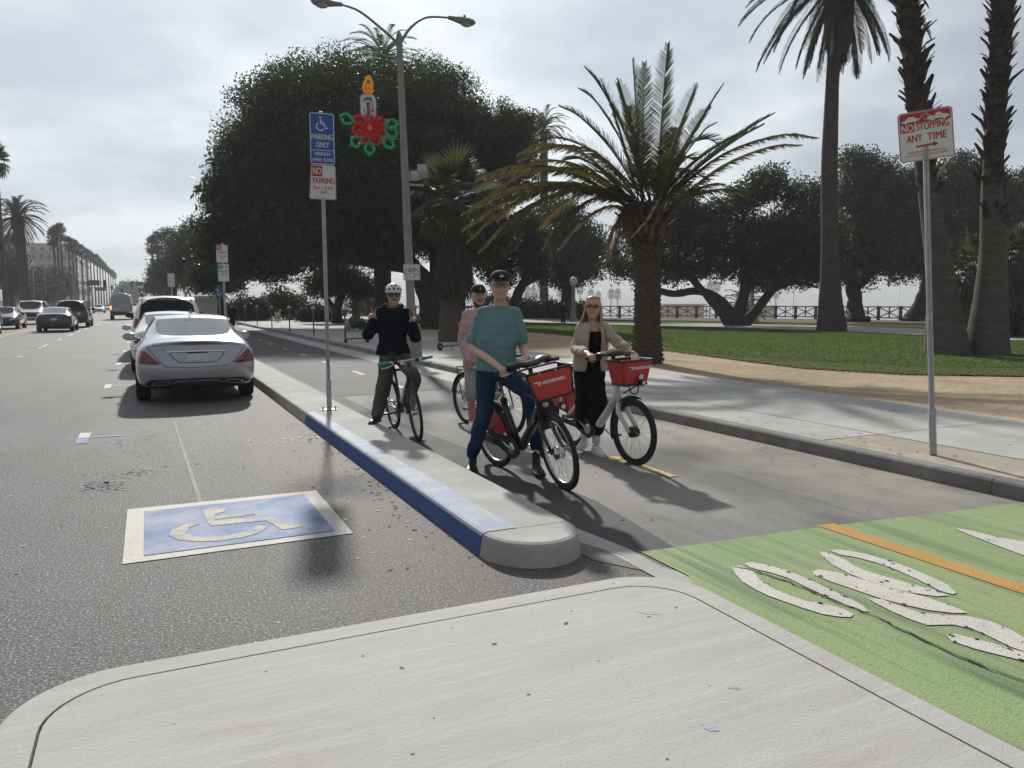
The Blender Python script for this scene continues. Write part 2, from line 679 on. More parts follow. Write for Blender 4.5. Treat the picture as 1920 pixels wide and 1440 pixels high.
M_PW = paint_mat('worn_white_paint', (0.56, 0.535, 0.485), 0.35, amount=(0.58, 0.75), fine=0.30)
M_PWC = paint_mat('worn_cream_paint', (0.50, 0.45, 0.35), 0.85, under=(0.20, 0.24, 0.33), amount=(0.44, 0.60), fine=0.5)
M_PB = paint_mat('worn_blue_paint', (0.115, 0.185, 0.37), 0.85, under=(0.31, 0.345, 0.42), amount=(0.38, 0.62), sc=3, fine=0.45)
M_PBF = paint_mat('blue_kerb_paint', (0.045, 0.10, 0.30), 0.5, under=(0.11, 0.14, 0.21), amount=(0.5, 0.75), sc=3, fine=0.15)
M_PBT = paint_mat('blue_kerb_top_paint', (0.27, 0.325, 0.43), 0.9, under=(0.41, 0.415, 0.42), amount=(0.38, 0.62), sc=4, fine=0.15)
M_PO = paint_mat('orange_paint', (0.50, 0.27, 0.07), 0.6, under=(0.35, 0.24, 0.10), amount=(0.52, 0.72))
M_PY = paint_mat('yellow_paint', (0.60, 0.40, 0.10), 0.5)
M_GREEN = layered('green_path_paint', (0.20, 0.305, 0.13), [
    ((0.25, 0.36, 0.155), 0.8, 0.42, 0.60, None, 0.8),
    ((0.30, 0.34, 0.165), 0.5, 0.40, 0.60, (1, 0.6, 1), 0.7),
    ((0.075, 0.125, 0.065), 1.6, 0.50, 0.66, (3.2, 0.16, 1), 0.75),
    ((0.30, 0.32, 0.20), 2.4, 0.50, 0.66, (1.5, 0.3, 1), 0.55),
    ((0.10, 0.145, 0.08), 5.0, 0.56, 0.70, (3.0, 0.12, 1), 0.5),
    ((0.10, 0.17, 0.08), 28, 0.58, 0.72, None, 0.4),
    ((0.09, 0.14, 0.07), 95, 0.54, 0.70, None, 0.55)],
    rough=0.75, bumps=((70, 0.5, 0.008), (200, 0.5, 0.004)))
M_DARK = mat('dark_joint_filler', (0.035, 0.034, 0.033), 0.9)


def sheet(name, pts, z, m, parent=None, kind='structure', h=0.0, sub=0):
    mb = MB().poly(pts, z, h)
    o = mb.build(name, m, parent)
    if parent is None:
        tag(o, kind=kind)
    return o


def bar2(mb, a, b, w, z0, h):
    """upright-sided strip from a to b"""
    d = (Vector(b) - Vector(a)).normalized()
    n = Vector((-d.y, d.x)) * w / 2
    mb.poly([Vector(a) + n, Vector(a) - n, Vector(b) - n, Vector(b) + n], z0, h)


FENCE_LINE = [(8, 98), (24, 79), (33, 71.5), (40.4, 67.8), (47.3, 64.5), (53.5, 60.6), (57.3, 53.0), (59.2, 45.5), (60.5, 39), (62.5, 30), (66, 12), (70, -20)]

# plateau (city and park) and, far below the bluff, the beach and sea
edge = [(x + 2.5, y + 2.2) for x, y in FENCE_LINE]
pl = [(-4000, -400), (100, -400)] + edge[::-1] + [(-40, 190), (-60, 1500), (-200, 4000), (-4000, 4000)]
sheet('ground', pl, -0.02, M_MULCH)
bl = MB()
ce = [(100, -400)] + edge[::-1] + [(-40, 190), (-60, 1500), (-200, 4000)]
k = len(ce)
vs = [(x, y, -0.02) for x, y in ce] + [(x + 14, y + 12, -26.0) for x, y in ce]
bl.add(vs, [(i, i + 1, k + i + 1, k + i) for i in range(k - 1)], True)
tag(bl.build('bluff', M_SAND), kind='structure')
sheet('beach', [(-260, -800), (420, -800), (420, 5000), (-260, 5000)], -26.0, M_SAND)
M_SEA = layered('sea_water', (0.12, 0.16, 0.19), [((0.2, 0.25, 0.28), 0.05, 0.4, 0.7, None, 0.6)], rough=0.2, bumps=((0.8, 0.4, 0.2),))
sheet('sea', [(419, -800), (5200, -800), (5200, 5000), (419, 5000)], -26.3, M_SEA)

# road
road = sheet('road', [(-13.0, -60), (6.42, -60), (6.42, 700), (-13.0, 700)], 0.0, M_ASPH)
bp_ = sheet('bike_path', [(2.80, 3.0), (6.36, 3.0), (6.36, 300), (2.80, 300)], 0.004, M_PATHA)
g1 = MB()
g1.poly([(2.44, 4.7), (2.76, 3.7), (2.78, 4.2), (2.66, 5.6), (2.60, 9), (2.60, 300), (2.48, 300)], 0.006, 0)
sheet('bike_path_edge', [(2.45, 4.0), (2.81, 3.4), (2.81, 300), (2.45, 300)], 0.0045, M_PATHA, bp_)
g1.poly([(2.62, 3.2), (2.80, 2.6), (2.80, 3.6), (2.62, 4.1)], 0.0065, 0)
gut = g1.build('gutter', M_CONCD)
tag(gut, kind='structure')
for i, (y0, y1) in enumerate([(13.2, 20), (20.02, 27), (27.02, 34), (34.02, 48), (48.02, 80)]):
    sheet('gutter_slab', [(5.55, y0), (6.345, y0), (6.345, y1), (5.55, y1)], 0.008, M_CONCD, gut)
# darker older asphalt beyond the seam in the bike path
M_OLD = layered('old_dark_asphalt', (0.065, 0.065, 0.065), [((0.095, 0.094, 0.092), 0.6, 0.42, 0.62, None, 0.8), ((0.05, 0.05, 0.05), 80, 0.52, 0.68, None, 0.7), ((0.3, 0.3, 0.29), 100, 0.62, 0.74, None, 0.6)], rough=0.8, bumps=((90, 0.6, 0.01),))
sheet('asphalt_patch', [(2.81, 13.1), (5.54, 13.5), (5.54, 300), (2.81, 300)], 0.008, M_OLD, bp_)
sheet('asphalt_patch', [(2.62, 5.2), (2.79, 3.99), (3.06, 3.97), (3.22, 5.2), (3.16, 7.0), (3.02, 9.6), (2.95, 13.0), (2.61, 13.0)], 0.008, M_OLD, bp_)

# green lane entry with bicycle symbol and orange centre line
green = sheet('green_lane', [(2.80, 3.985), (4.25, 3.90), (5.80, 3.74), (6.36, 3.70), (6.36, -8), (2.545, -8), (2.545, 2.9), (2.62, 3.2), (2.80, 3.5)], 0.012, M_GREEN)
sheet('orange_line', [(4.275, 3.93), (4.42, 3.915), (4.435, -8), (4.29, -8)], 0.016, M_PO, green)
SYM = {
    'wheel_mark': [[3.13, 3.51], [3.19, 3.5], [3.19, 3.4], [3.12, 3.26], [3.09, 3.12], [3.10, 3.0], [3.12, 2.91], [3.16, 2.86], [3.2, 2.8], [3.21, 2.73], [3.2, 2.68], [3.16, 2.66], [3.11, 2.69], [3.06, 2.75], [3.03, 2.85], [3.01, 2.95], [2.99, 3.05], [2.99, 3.15], [3.01, 3.28], [3.06, 3.4]],
    'wheel_mark.': [[3.23, 3.52], [3.29, 3.52], [3.34, 3.45], [3.38, 3.32], [3.385, 3.18], [3.37, 2.99], [3.36, 2.85], [3.34, 2.74], [3.3, 2.67], [3.27, 2.7], [3.27, 2.82], [3.27, 2.93], [3.275, 3.06], [3.29, 3.22], [3.27, 3.32], [3.24, 3.38], [3.22, 3.44]],
    'loop_mark': [[3.91, 3.49], [4.0, 3.45], [4.06, 3.33], [4.085, 3.18], [4.085, 3.03], [4.06, 2.89], [4.03, 2.76], [3.96, 2.65], [3.92, 2.64], [3.90, 2.69], [3.93, 2.81], [3.95, 2.88], [3.98, 3.04], [3.98, 3.19], [3.95, 3.31], [3.9, 3.39]],
    'loop_mark.': [[3.83, 3.49], [3.86, 3.45], [3.85, 3.3], [3.81, 3.2], [3.80, 3.11], [3.82, 2.98], [3.85, 2.84], [3.885, 2.74], [3.885, 2.64], [3.81, 2.66], [3.73, 2.76], [3.69, 2.87], [3.67, 2.98], [3.67, 3.11], [3.71, 3.28], [3.76, 3.39]],
    'bar_mark': [[3.52, 3.26], [3.57, 3.24], [3.63, 3.15], [3.67, 3.0], [3.7, 2.83], [3.74, 2.7], [3.76, 2.54], [3.75, 2.44], [3.68, 2.47], [3.6, 2.55], [3.55, 2.65], [3.51, 2.77], [3.49, 2.91], [3.47, 3.06], [3.47, 3.19]],
    'frame_mark': [[3.45, 2.8], [3.51, 2.76], [3.51, 2.66], [3.53, 2.55], [3.6, 2.48], [3.71, 2.41], [3.75, 2.32], [3.74, 2.22], [3.71, 2.14], [3.66, 2.04], [3.6, 2.0], [3.56, 2.03], [3.55, 2.1], [3.575, 2.23], [3.58, 2.31], [3.54, 2.38], [3.42, 2.43], [3.41, 2.5], [3.41, 2.61], [3.43, 2.74]],
    'frame_mark.': [[3.41, 2.32], [3.45, 2.3], [3.485, 2.22], [3.52, 2.14], [3.55, 2.04], [3.57, 1.99], [3.51, 1.94], [3.46, 1.99], [3.42, 2.07], [3.38, 2.16], [3.36, 2.26]],
    'wedge_mark': [[5.11, 3.47], [5.15, 3.38], [5.17, 3.2], [5.24, 3.06], [5.27, 2.96], [4.95, 2.76], [4.94, 2.88], [4.97, 3.02], [5.02, 3.2], [5.06, 3.35]]}
for k_, v_ in SYM.items():
    sheet('bicycle_' + k_.rstrip('.'), v_, 0.017, M_PW, green)
# cracks along the green paint
cr = MB()
pth = [(3.14, 3.5), (3.2, 3.4), (3.245, 3.2), (3.25, 3.0), (3.26, 2.85), (3.28, 2.6), (3.26, 2.4), (3.24, 2.1), (3.27, 1.8), (3.25, 1.4)]
pth = [(p.x + random.uniform(-.012, .012), p.y) for p in catmull([Vector((*p, 0)) for p in pth], 6)]
stroke_mb(cr, pth, [0.006 + 0.012 * random.random() for _ in pth], 0.0185)
cr.build('crack', M_DARK, green)
M_CHIP = mat('bare_asphalt', (0.07, 0.07, 0.068), 0.9)
ch = MB()
for i in range(90):
    key = random.choice(list(SYM))
    P = SYM[key]
    a = Vector(random.choice(P)) * 0.5 + Vector(random.choice(P)) * 0.5
    a = Vector(P[random.randrange(len(P))]).lerp(a, random.random() * .35)
    s_ = random.uniform(.003, .014)
    ch.poly([(a.x + s_ * random.uniform(.5, 1) * math.cos(t), a.y + s_ * random.uniform(.5, 1.6) * math.sin(t)) for t in (0, 1.2, 2.5, 3.8, 5)], 0.0195)
tag(ch.build('paint_chips', M_CHIP, green), kind='stuff')

# lane lines
for i in range(14):
    y0 = 32.2 + i * 5.62
    sheet('lane_dash', [(-3.66, y0), (-3.54, y0), (-3.54, y0 + 2.7), (-3.66, y0 + 2.7)], 0.004, M_PW, road)
for i in range(4):
    y0 = 30.2 + i * 5.62
    sheet('lane_dot', [(-3.64, y0 - 3), (-3.50, y0 - 3), (-3.50, y0 - 2.6), (-3.64, y0 - 2.6)], 0.004, M_PW, road)
for x0 in (-6.75, -6.50):
    sheet('centre_line', [(x0, 10), (x0 + .11, 10), (x0 + .11, 300), (x0, 300)], 0.004, M_PY, road)
for y0 in (5.66, 13.5, 16.9, 20.4, 23.9, 27.4, 30.9, 34.3):
    sheet('path_dash', [(4.27, y0), (4.37, y0), (4.38, y0 + 1.05), (4.28, y0 + 1.05)], 0.011, M_PY, bp_)
# parking bay T marks
for y0, blue in ((10.37, True), (16.75, False), (22.9, False), (29.0, False), (35.2, False)):
    t = sheet('bay_mark', [(-.82, y0 + .05), (-.70, y0 + .03), (-.70, y0 + .38), (-.82, y0 + .42)], 0.005, M_PW, road)
    sheet('bay_mark', [(-.82, y0 - .40), (-.70, y0 - .42), (-.70, y0 + .028), (-.82, y0 + .048)], 0.005, M_PB if blue else M_PW, road)
    sheet('bay_mark', [(-.69, y0 - .03), (-.33 if blue else 1.6, y0 - .03), (-.33 if blue else 1.6, y0 + .06), (-.69, y0 + .06)], 0.005, M_PB if blue else M_PW, road)
M_FADE = paint_mat('ghost_line_paint', (0.22, 0.215, 0.21), 0.8, amount=(0.4, 0.6), fine=0.5)
sheet('ghost_line', [(.30, 6.56), (.335, 6.56), (.27, 11.4), (.245, 11.4)], 0.0035, M_FADE, road)

# disabled-parking symbol: white border, blue field, chair
sy = sheet('parking_symbol', [(-.21, 5.17), (1.23, 5.20), (1.24, 6.56), (-.21, 6.57)], 0.005, M_PW, road)
sheet('blue_field', [(-.09, 5.28), (1.12, 5.30), (1.12, 6.45), (-.09, 6.43)], 0.009, M_PB, sy)
hd = [[.31, 6.26], [.39, 6.31], [.48, 6.25], [.47, 6.16], [.40, 6.11], [.38, 6.04], [.44, 6.04], [.67, 6.03], [.67, 5.97], [.42, 5.96], [.37, 5.93], [.57, 5.89], [.77, 5.84], [.83, 5.71], [.85, 5.57], [.95, 5.55], [.94, 5.49], [.79, 5.47], [.75, 5.66], [.72, 5.76], [.55, 5.78], [.34, 5.78], [.33, 5.88]]
ar = [[.27, 5.96], [.19, 5.93], [.09, 5.80], [.06, 5.67], [.12, 5.53], [.22, 5.44], [.36, 5.39], [.51, 5.40], [.63, 5.46], [.71, 5.59], [.65, 5.66], [.56, 5.54], [.44, 5.49], [.32, 5.50], [.22, 5.57], [.17, 5.68], [.20, 5.82], [.27, 5.88]]
sheet('wheelchair_figure', hd, 0.012, M_PWC, sy)
sheet('wheelchair_wheel', ar, 0.012, M_PWC, sy)

# oil stains
M_OIL = mat('oil_stain', (0.03, 0.03, 0.03), 0.55)
oil = MB()
for cx, cy, n_, sx, sy_ in ((-.42, 7.55, 190, .10, .14), (-.18, 8.0, 110, .16, .10), (-.1, 9.9, 120, .32, .30), (.1, 8.9, 60, .3, .2), (1.25, 9.2, 60, .4, .12)):
    for i in range(n_):
        x, y = random.gauss(cx, sx), random.gauss(cy, sy_)
        s_ = random.uniform(.006, .022)
        oil.poly([(x + s_ * random.uniform(.5, 1.8) * math.cos(t), y + s_ * random.uniform(.6, 1.2) * math.sin(t)) for t in (0, 1.1, 2.2, 3.3, 4.4, 5.4)], 0.0028)
for i in range(7):
    x, y = random.uniform(-4, 1.2), random.uniform(4, 15)
    P = [(x, y)]
    for q in range(16):
        P.append((P[-1][0] + random.uniform(-.05, .12), P[-1][1] + random.uniform(-.01, .14)))
    stroke_mb(oil, P, [random.uniform(.004, .014) for _ in P], .0026)
tag(oil.build('oil_stain', M_OIL, road), kind='stuff')

# kerb island between parking and bike path: cast segments, first six metres painted blue
isl = thing('kerb_island', None, None)
del_ = isl
tag(isl, kind='structure')


def isl_seg(y0, y1, nose=False):
    mb = MB()
    xl, xr = 1.86, 2.50
    prof = [(xl - .02, 0), (xl, .125), (xl + .008, .142), (xl + .03, .15), (xr - .03, .15), (xr - .008, .142), (xr, .125), (xr + .02, 0)]
    if not nose:
        a = [(x, y0 + .004, z) for x, z in prof]
        b = [(x, y1 - .004, z) for x, z in prof]
        mb.loft([a, b], smooth=False)
        o = mb.build('island_segment', M_CONCD, isl)
    else:
        cx, cy, r = (xl + xr) / 2, y1, (xr - xl) / 2
        secs = []
        for dz, dr in ((0, .02), (.122, 0), (.14, -.008), (.15, -.03)):
            pts = []
            for i in range(17):
                t = PI + PI * i / 16
                pts.append((cx + (r + dr) * math.cos(t), cy - .004 + (r * 1.12 + dr) * math.sin(t), dz))
            secs.append(pts)
        mb.loft(secs, smooth=False)
        o = mb.build('island_nose', M_CONCD, isl)
    return o


isl_seg(4.0, 4.38, True)
ys = [4.38, 7.62, 10.4, 13.4, 16.4, 19.4, 22.4, 25.4, 28.4, 31.4, 34.4, 38, 42, 46, 50, 55, 60, 66, 72, 80]
for a, b in zip(ys[:-1], ys[1:]):
    isl_seg(a, b)
for a, b in ((4.385, 7.615), (7.625, 10.38)):
    mb = MB()
    lx = lambda z: 1.86 - .02 * (1 - z / .125) - .003
    mb.add([(lx(0), a, 0.002), (lx(0), b, 0.002), (lx(.125), b, .126), (lx(.125), a, .126)], [(0, 1, 2, 3)])
    mb.build('blue_kerb_face', M_PBF, isl)
    mb = MB()
    n_ = 14
    L = [(1.857, a + (b - a) * i / n_, .127) for i in range(n_ + 1)]
    L2 = [(1.866, p[1], .1445) for p in L]
    L3 = [(1.888, p[1], .153) for p in L]
    L4 = [(2.11 - .022 * (p[1] - 4.4) + random.uniform(-.012, .012), p[1], .153) for p in L]
    q = n_ + 1
    mb.add(L + L2 + L3 + L4, [(r_ * q + i, r_ * q + i + 1, (r_ + 1) * q + i + 1, (r_ + 1) * q + i) for r_ in range(3) for i in range(n_)])
    mb.build('blue_kerb_top', M_PBT, isl)

# foreground pavement platform: kerb ring and slab
plat = thing('pavement_platform', None, None)
tag(plat, kind='structure')


def rounded(x0, x1, y0, y1, r, n=10):
    pts = [(x0, y0)]
    pts += [(x1, y0)]
    pts += [(x1 - r + r * math.cos(R(90 * i / n)), y1 - r + r * math.sin(R(90 * i / n))) for i in range(n + 1)]
    pts += [(x0 + r + r * math.cos(R(90 + 90 * i / n)), y1 - r + r * math.sin(R(90 + 90 * i / n))) for i in range(n + 1)]
    return pts


def ring(mb, A, B, z0, z1):
    """kerb between outline A (outer) and B (inner), rounded upper outer edge"""
    n = len(A)
    rows = []
    for k_, z in ((0.0, z0), (0.0, z1 - .022), (.06, z1 - .008), (.16, z1), (1.0, z1), (1.0, z0)):
        rows += [(a[0] + (b[0] - a[0]) * k_, a[1] + (b[1] - a[1]) * k_, z) for a, b in zip(A, B)]
    mb.add(rows, [(r_ * n + i, r_ * n + (i + 1), (r_ + 1) * n + (i + 1), (r_ + 1) * n + i) for r_ in range(5) for i in range(1, n - 1)] +
           [(r_ * n + n - 1, r_ * n, (r_ + 1) * n, (r_ + 1) * n + n - 1) for r_ in range(5)], False)


A = rounded(-.545, 2.535, -8, 3.36, .38)
B = rounded(-.405, 2.395, -7.9, 3.22, .30)
C_ = rounded(-.394, 2.384, -7.9, 3.209, .292)
mb = MB()
ring(mb, A, B, 0, .15)
mb.build('platform_kerb', M_CONC, plat)
MB().poly(C_, 0.02, .13).build('platform_slab', M_CONC, plat, bevel=.006)
sheet('joint_filler', B, .128, M_DARK, plat)
M_GUM = mat('gum_spots', (.10, .095, .09), .8)
gm = MB()
for i in range(34):
    x, y, s_ = random.uniform(-.35, 2.3), random.uniform(1.0, 3.3), random.uniform(.002, .009)
    gm.poly([(x + s_ * random.uniform(.6, 1.3) * math.cos(t), y + s_ * random.uniform(.6, 1.3) * math.sin(t)) for t in (0, 1.1, 2.2, 3.3, 4.4, 5.4)], .1508)
tag(gm.build('gum_spots', M_GUM, plat), kind='stuff')
sheet('paint_smear', [(2.02, 2.92), (2.06, 2.93), (2.12, 2.86), (2.10, 2.84), (2.05, 2.87)], .1512, M_PBT, plat)
sheet('paint_smear', [(1.66, 1.98), (1.71, 1.97), (1.70, 1.94), (1.67, 1.95)], .1512, M_PBT, plat)
sheet('paint_smear', [(1.92, 2.16), (1.97, 2.15), (1.96, 2.13)], .1512, M_PBT, plat)

# right-hand kerb, sidewalk slabs, sand verge
sw = thing('sidewalk', None, None)
tag(sw, kind='structure')
ys = [-6, -2, 1.2, 4.0, 6.88, 8.28, 11.3, 14.3, 17.3, 20.3, 23.3, 26.3, 29.3, 32.3, 36, 40, 44, 48, 53, 58, 64, 70, 80, 95]
for a, b in zip(ys[:-1], ys[1:]):
    pr_ = [(6.335, 0), (6.345, .118), (6.36, .135), (6.385, .14), (6.50, .14), (6.50, 0)]
    mb = MB().loft([[(x, a + .003, z) for x, z in pr_], [(x, b - .003, z) for x, z in pr_]], smooth=False)
    mb.build('kerb_stone', M_KERB, sw)
sheet('sidewalk_bed', [(6.50, -8), (10.6, -8), (11.0, 14), (11.6, 30), (12, 95), (6.50, 95)], .118, M_SAND, sw)
ys = [-4.4, .8, 5.95, 11.2, 16.4, 21.6, 26.8, 32, 37.2, 42.4, 47.6, 53, 59, 66, 75, 90]


def inner_x(y):
    return 9.92 + max(0, y - 9) * .055


for i, (a, b) in enumerate(zip(ys[:-1], ys[1:])):
    MB().poly([(7.385, a + .008), (inner_x(a), a + .008), (inner_x(b), b - .008), (7.385, b - .008)], .06, .08).build('sidewalk_slab', M_CONCD, sw, bevel=.006)
    if b > 6:
        MB().poly([(6.51, a + .008), (7.37, a + .008), (7.37, b - .008), (6.51, b - .008)], .06, .078).build('sidewalk_slab', M_CONCD, sw, bevel=.006)
M_DUST = layered('dusty_concrete', (0.34, 0.30, 0.24), [((0.38, 0.34, 0.28), 1.2, .42, .62, None, .8), ((.52, .46, .37), 3, .5, .7, None, .7), ((.27, .22, .17), 30, .6, .72, None, .5)], rough=.93, bumps=((30, .4, .012),), spec=.1)
sheet('verge_slab', [(6.51, -8), (7.37, -8), (7.37, 5.94), (6.51, 5.94)], .136, M_DUST, sw)

LAWN_EDGE = [(24, -30), (19.5, 2), (16.0, 9.5), (14.2, 10.8), (13.4, 12.9), (14.0, 16.5), (14.8, 20.2), (16.3, 25.3), (17.2, 30), (18.0, 36), (15.5, 40), (13.0, 44), (12.6, 60), (12.5, 95)]
sheet('dirt_verge', [(9.6, -30)] + [(x + 1.2, y) for x, y in LAWN_EDGE] + [(9.6, 95)], .121, M_SAND)
PATH_NEAR = [(33, -30), (31.2, 8), (30.9, 18.5), (32.6, 25.4), (32.7, 29.6), (31.6, 36), (30.4, 41.4), (26.6, 52.5), (20, 66), (16, 80), (14, 95)]
PATH_FAR = [(40, -30), (38, 8), (37.2, 22), (41.0, 31.5), (40.5, 36.7), (38.2, 43), (35.5, 48.4), (33.1, 57), (26, 74), (20, 86), (18, 95)]
lawn = sheet('lawn', LAWN_EDGE + PATH_NEAR[::-1], .150, M_LAWN)
sheet('park_path', PATH_NEAR + PATH_FAR[::-1], .146, M_PATHC)
STRIP = [(46, -30), (44, 8), (42.5, 22), (46, 33), (45.5, 40), (43.5, 48), (41, 54), (36.5, 62), (30, 76), (22, 92)]
sheet('lawn_strip', PATH_FAR + STRIP[::-1], .148, M_LAWN)
sheet('mulch_bed', STRIP + FENCE_LINE[1:-1], .140, M_MULCH)
# far kerb and pavement on the other side of the street
sheet('far_pavement', [(-13.0, -60), (-13.0, 700), (-18, 700), (-18, -60)], 0.0, M_CONCD, h=.14)
sheet('far_verge', [(-18.0, -60), (-18.0, 700), (-26, 700), (-26, -60)], 0.10, M_LAWN, h=.03)


# grass blades over the lawns
def inside(poly, P):
    x, y = P[:, 0], P[:, 1]
    r = np.zeros(len(P), bool)
    n = len(poly)
    for i in range(n):
        x1, y1 = poly[i]
        x2, y2 = poly[(i + 1) % n]
        c = ((y1 > y) != (y2 > y)) & (x < (x2 - x1) * (y - y1) / (y2 - y1 + 1e-12) + x1)
        r ^= c
    return r


def grass(name, label, poly, n, z, hmax, m, box):
    P = np.c_[RNG.uniform(box[0], box[1], n), RNG.uniform(box[2], box[3], n)]
    P = P[inside(poly, P)]
    k_ = len(P)
    a = RNG.uniform(0, 2 * PI, k_)
    h = RNG.uniform(.4, 1, k_) * hmax
    w = .012 + .012 * RNG.random(k_)
    lean = RNG.uniform(0, .7, k_) * h
    la = RNG.uniform(0, 2 * PI, k_)
    dx, dy = np.cos(a) * w, np.sin(a) * w
    V = np.stack([np.c_[P[:, 0] - dx, P[:, 1] - dy, np.full(k_, z)], np.c_[P[:, 0] + dx, P[:, 1] + dy, np.full(k_, z)],
                  np.c_[P[:, 0] + np.cos(la) * lean, P[:, 1] + np.sin(la) * lean, z + h]], 1).reshape(-1, 3)
    o = np_mesh(name, V, np.arange(3 * k_).reshape(-1, 3), m)
    return tag(o, label, 'grass', kind='stuff')


M_BLADE = mat('grass_blades', (0.078, 0.118, 0.038), 0.7, var=0.6, scale=.7, spec=.2, transl=(.15, .22, .05, .35))
M_DRY = mat('dry_grass_blades', (0.17, 0.145, 0.07), 0.8, var=0.4, scale=2.5, spec=.1, transl=(.24, .20, .08, .3))
band = [(x - .25 + .2 * math.sin(i * 2.1), y) for i, (x, y) in enumerate(LAWN_EDGE[1:11])] + [(x + (2.6 if y < 14 else 1.0), y + (1.6 if y < 14 else 0)) for x, y in LAWN_EDGE[10:0:-1]]
grass('grass', 'dry olive grass fringe between the lawn and the sandy verge', band, 75000, .135, .05, M_DRY, (12, 20, 2, 40))
LAWN_IN = [(x + (1.6 if y < 14 else .35), y + (1.1 if y < 14 else 0)) for x, y in LAWN_EDGE]
grass('grass', 'short green lawn grass in the park beyond the sandy verge', LAWN_IN + PATH_NEAR[::-1], 170000, .148, .055, M_BLADE, (13, 33, 6, 60))
grass('grass', 'sunlit grass strip between the park path and the fence', PATH_FAR + STRIP[::-1], 60000, .147, .07, M_BLADE, (30, 47, 15, 70))

# ================================================================ trees and palms
CAMC = Vector((0, 0, CAM_H))
_f = Vector((math.sin(R(CAM_YAW)) * math.cos(R(CAM_PITCH)), math.cos(R(CAM_YAW)) * math.cos(R(CAM_PITCH)), -math.sin(R(CAM_PITCH))))
_r = Vector((math.cos(R(CAM_YAW)), -math.sin(R(CAM_YAW)), 0))
_u = _r.cross(_f)


def at(px, py, depth):
    """surveyed point: bearing read in the photograph (1920 px wide) at a given distance"""
    return CAMC + (_f + _r * ((px - 960) / 1440.0) - _u * ((py - 720) / 1440.0)) * depth


M_BARK = mat('fig_bark', (0.055, 0.045, 0.038), 0.9, var=.4, scale=3, bump=.8, bscale=14, spec=.2)
M_BARK2 = mat('oak_bark', (0.045, 0.037, 0.032), 0.9, var=.4, scale=4, bump=.8, bscale=18, spec=.2)
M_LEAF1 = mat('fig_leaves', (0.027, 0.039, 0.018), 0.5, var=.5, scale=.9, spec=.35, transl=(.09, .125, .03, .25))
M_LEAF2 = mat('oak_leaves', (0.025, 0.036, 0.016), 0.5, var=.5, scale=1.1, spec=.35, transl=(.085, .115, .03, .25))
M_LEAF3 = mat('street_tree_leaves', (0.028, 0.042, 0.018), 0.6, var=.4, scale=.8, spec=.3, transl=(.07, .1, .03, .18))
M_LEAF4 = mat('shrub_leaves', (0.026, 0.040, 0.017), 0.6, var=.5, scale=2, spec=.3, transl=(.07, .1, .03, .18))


def leaf_cloud(lobes, ncl, per, size, spread, shell=.55, seed=1, flat=.75, lump=.35):
    """lobes: (centre, (rx, ry, rz)); returns vertex array of rhombic leaves grouped in twig clusters"""
    g = np.random.default_rng(seed)
    w = np.array([l[1][0] * l[1][1] * l[1][2] for l in lobes]) ** .67
    w /= w.sum()
    idx = g.choice(len(lobes), ncl, p=w)
    C = np.array([l[0] for l in lobes])[idx]
    Rr = np.array([l[1] for l in lobes])[idx]
    d = g.normal(size=(ncl, 3))
    d /= np.linalg.norm(d, axis=1)[:, None]
    # lumpy radius so that the outline is uneven
    ph = g.uniform(0, 6.28, (4, 3))
    fq = g.uniform(1.5, 4.5, (4, 3))
    lum = np.zeros(ncl)
    for p_, q_ in zip(ph, fq):
        lum += np.sin(d[:, 0] * q_[0] * 2 + p_[0]) * np.sin(d[:, 1] * q_[1] * 2 + p_[1]) * np.sin(d[:, 2] * q_[2] * 2 + p_[2])
    rad = (shell + (1 - shell) * g.random(ncl) ** .6) * (1 + lump * .5 * lum)
    cc = C + d * Rr * rad[:, None]
    n = ncl * per
    c = np.repeat(cc, per, 0) + np.clip(g.normal(size=(n, 3)), -1.5, 1.5) * spread * np.array([1, 1, flat])
    ax = g.normal(size=(n, 3)) + np.array([0, 0, -.25])
    ax /= np.linalg.norm(ax, axis=1)[:, None]
    b = np.cross(ax, g.normal(size=(n, 3)))
    b /= np.linalg.norm(b, axis=1)[:, None]
    ln = size * g.uniform(.6, 1.35, n)[:, None]
    return np.stack([c - ax * ln * .5, c + b * ln * .24, c + ax * ln * .5, c - b * ln * .24], 1).reshape(-1, 3)


def crown(name, lobes, ncl, per, size, spread, m, parent, **kw):
    V = leaf_cloud(lobes, ncl, per, size, spread, **kw)
    inv = np.array(parent.location)
    return np_mesh(name, V - inv, np.arange(len(V)).reshape(-1, 4), m, parent)


def limb(parent, pts, rad, m, n=9, name='limb', wob=.06):
    base = parent.location
    P = catmull([Vector(p) - base for p in pts], 5)
    k = len(P)
    Rd = []
    for i in range(k):
        t = i / (k - 1) * (len(rad) - 1)
        j = min(int(t), len(rad) - 2)
        Rd.append((rad[j] + (rad[j + 1] - rad[j]) * (t - j)) * (1 + random.uniform(-.07, .07)))
    P = [p + Vector((random.uniform(-1, 1), random.uniform(-1, 1), 0)) * wob * (rad[0] if 0 < i < k - 1 else 0) for i, p in enumerate(P)]
    return MB().tube(P, Rd, n).build(name, m, parent)


def lobes_px(lst):
    """(px, py, radius px, depth[, depth radius factor]) -> world lobes"""
    out = []
    for q in lst:
        px, py, rp, d = q[:4]
        k = q[4] if len(q) > 4 else 1.0
        r = rp / 1440.0 * d
        out.append((tuple(at(px, py, d)), (r * (q[5] if len(q) > 5 else 1), r * k, r * (q[6] if len(q) > 6 else .85))))
    return out


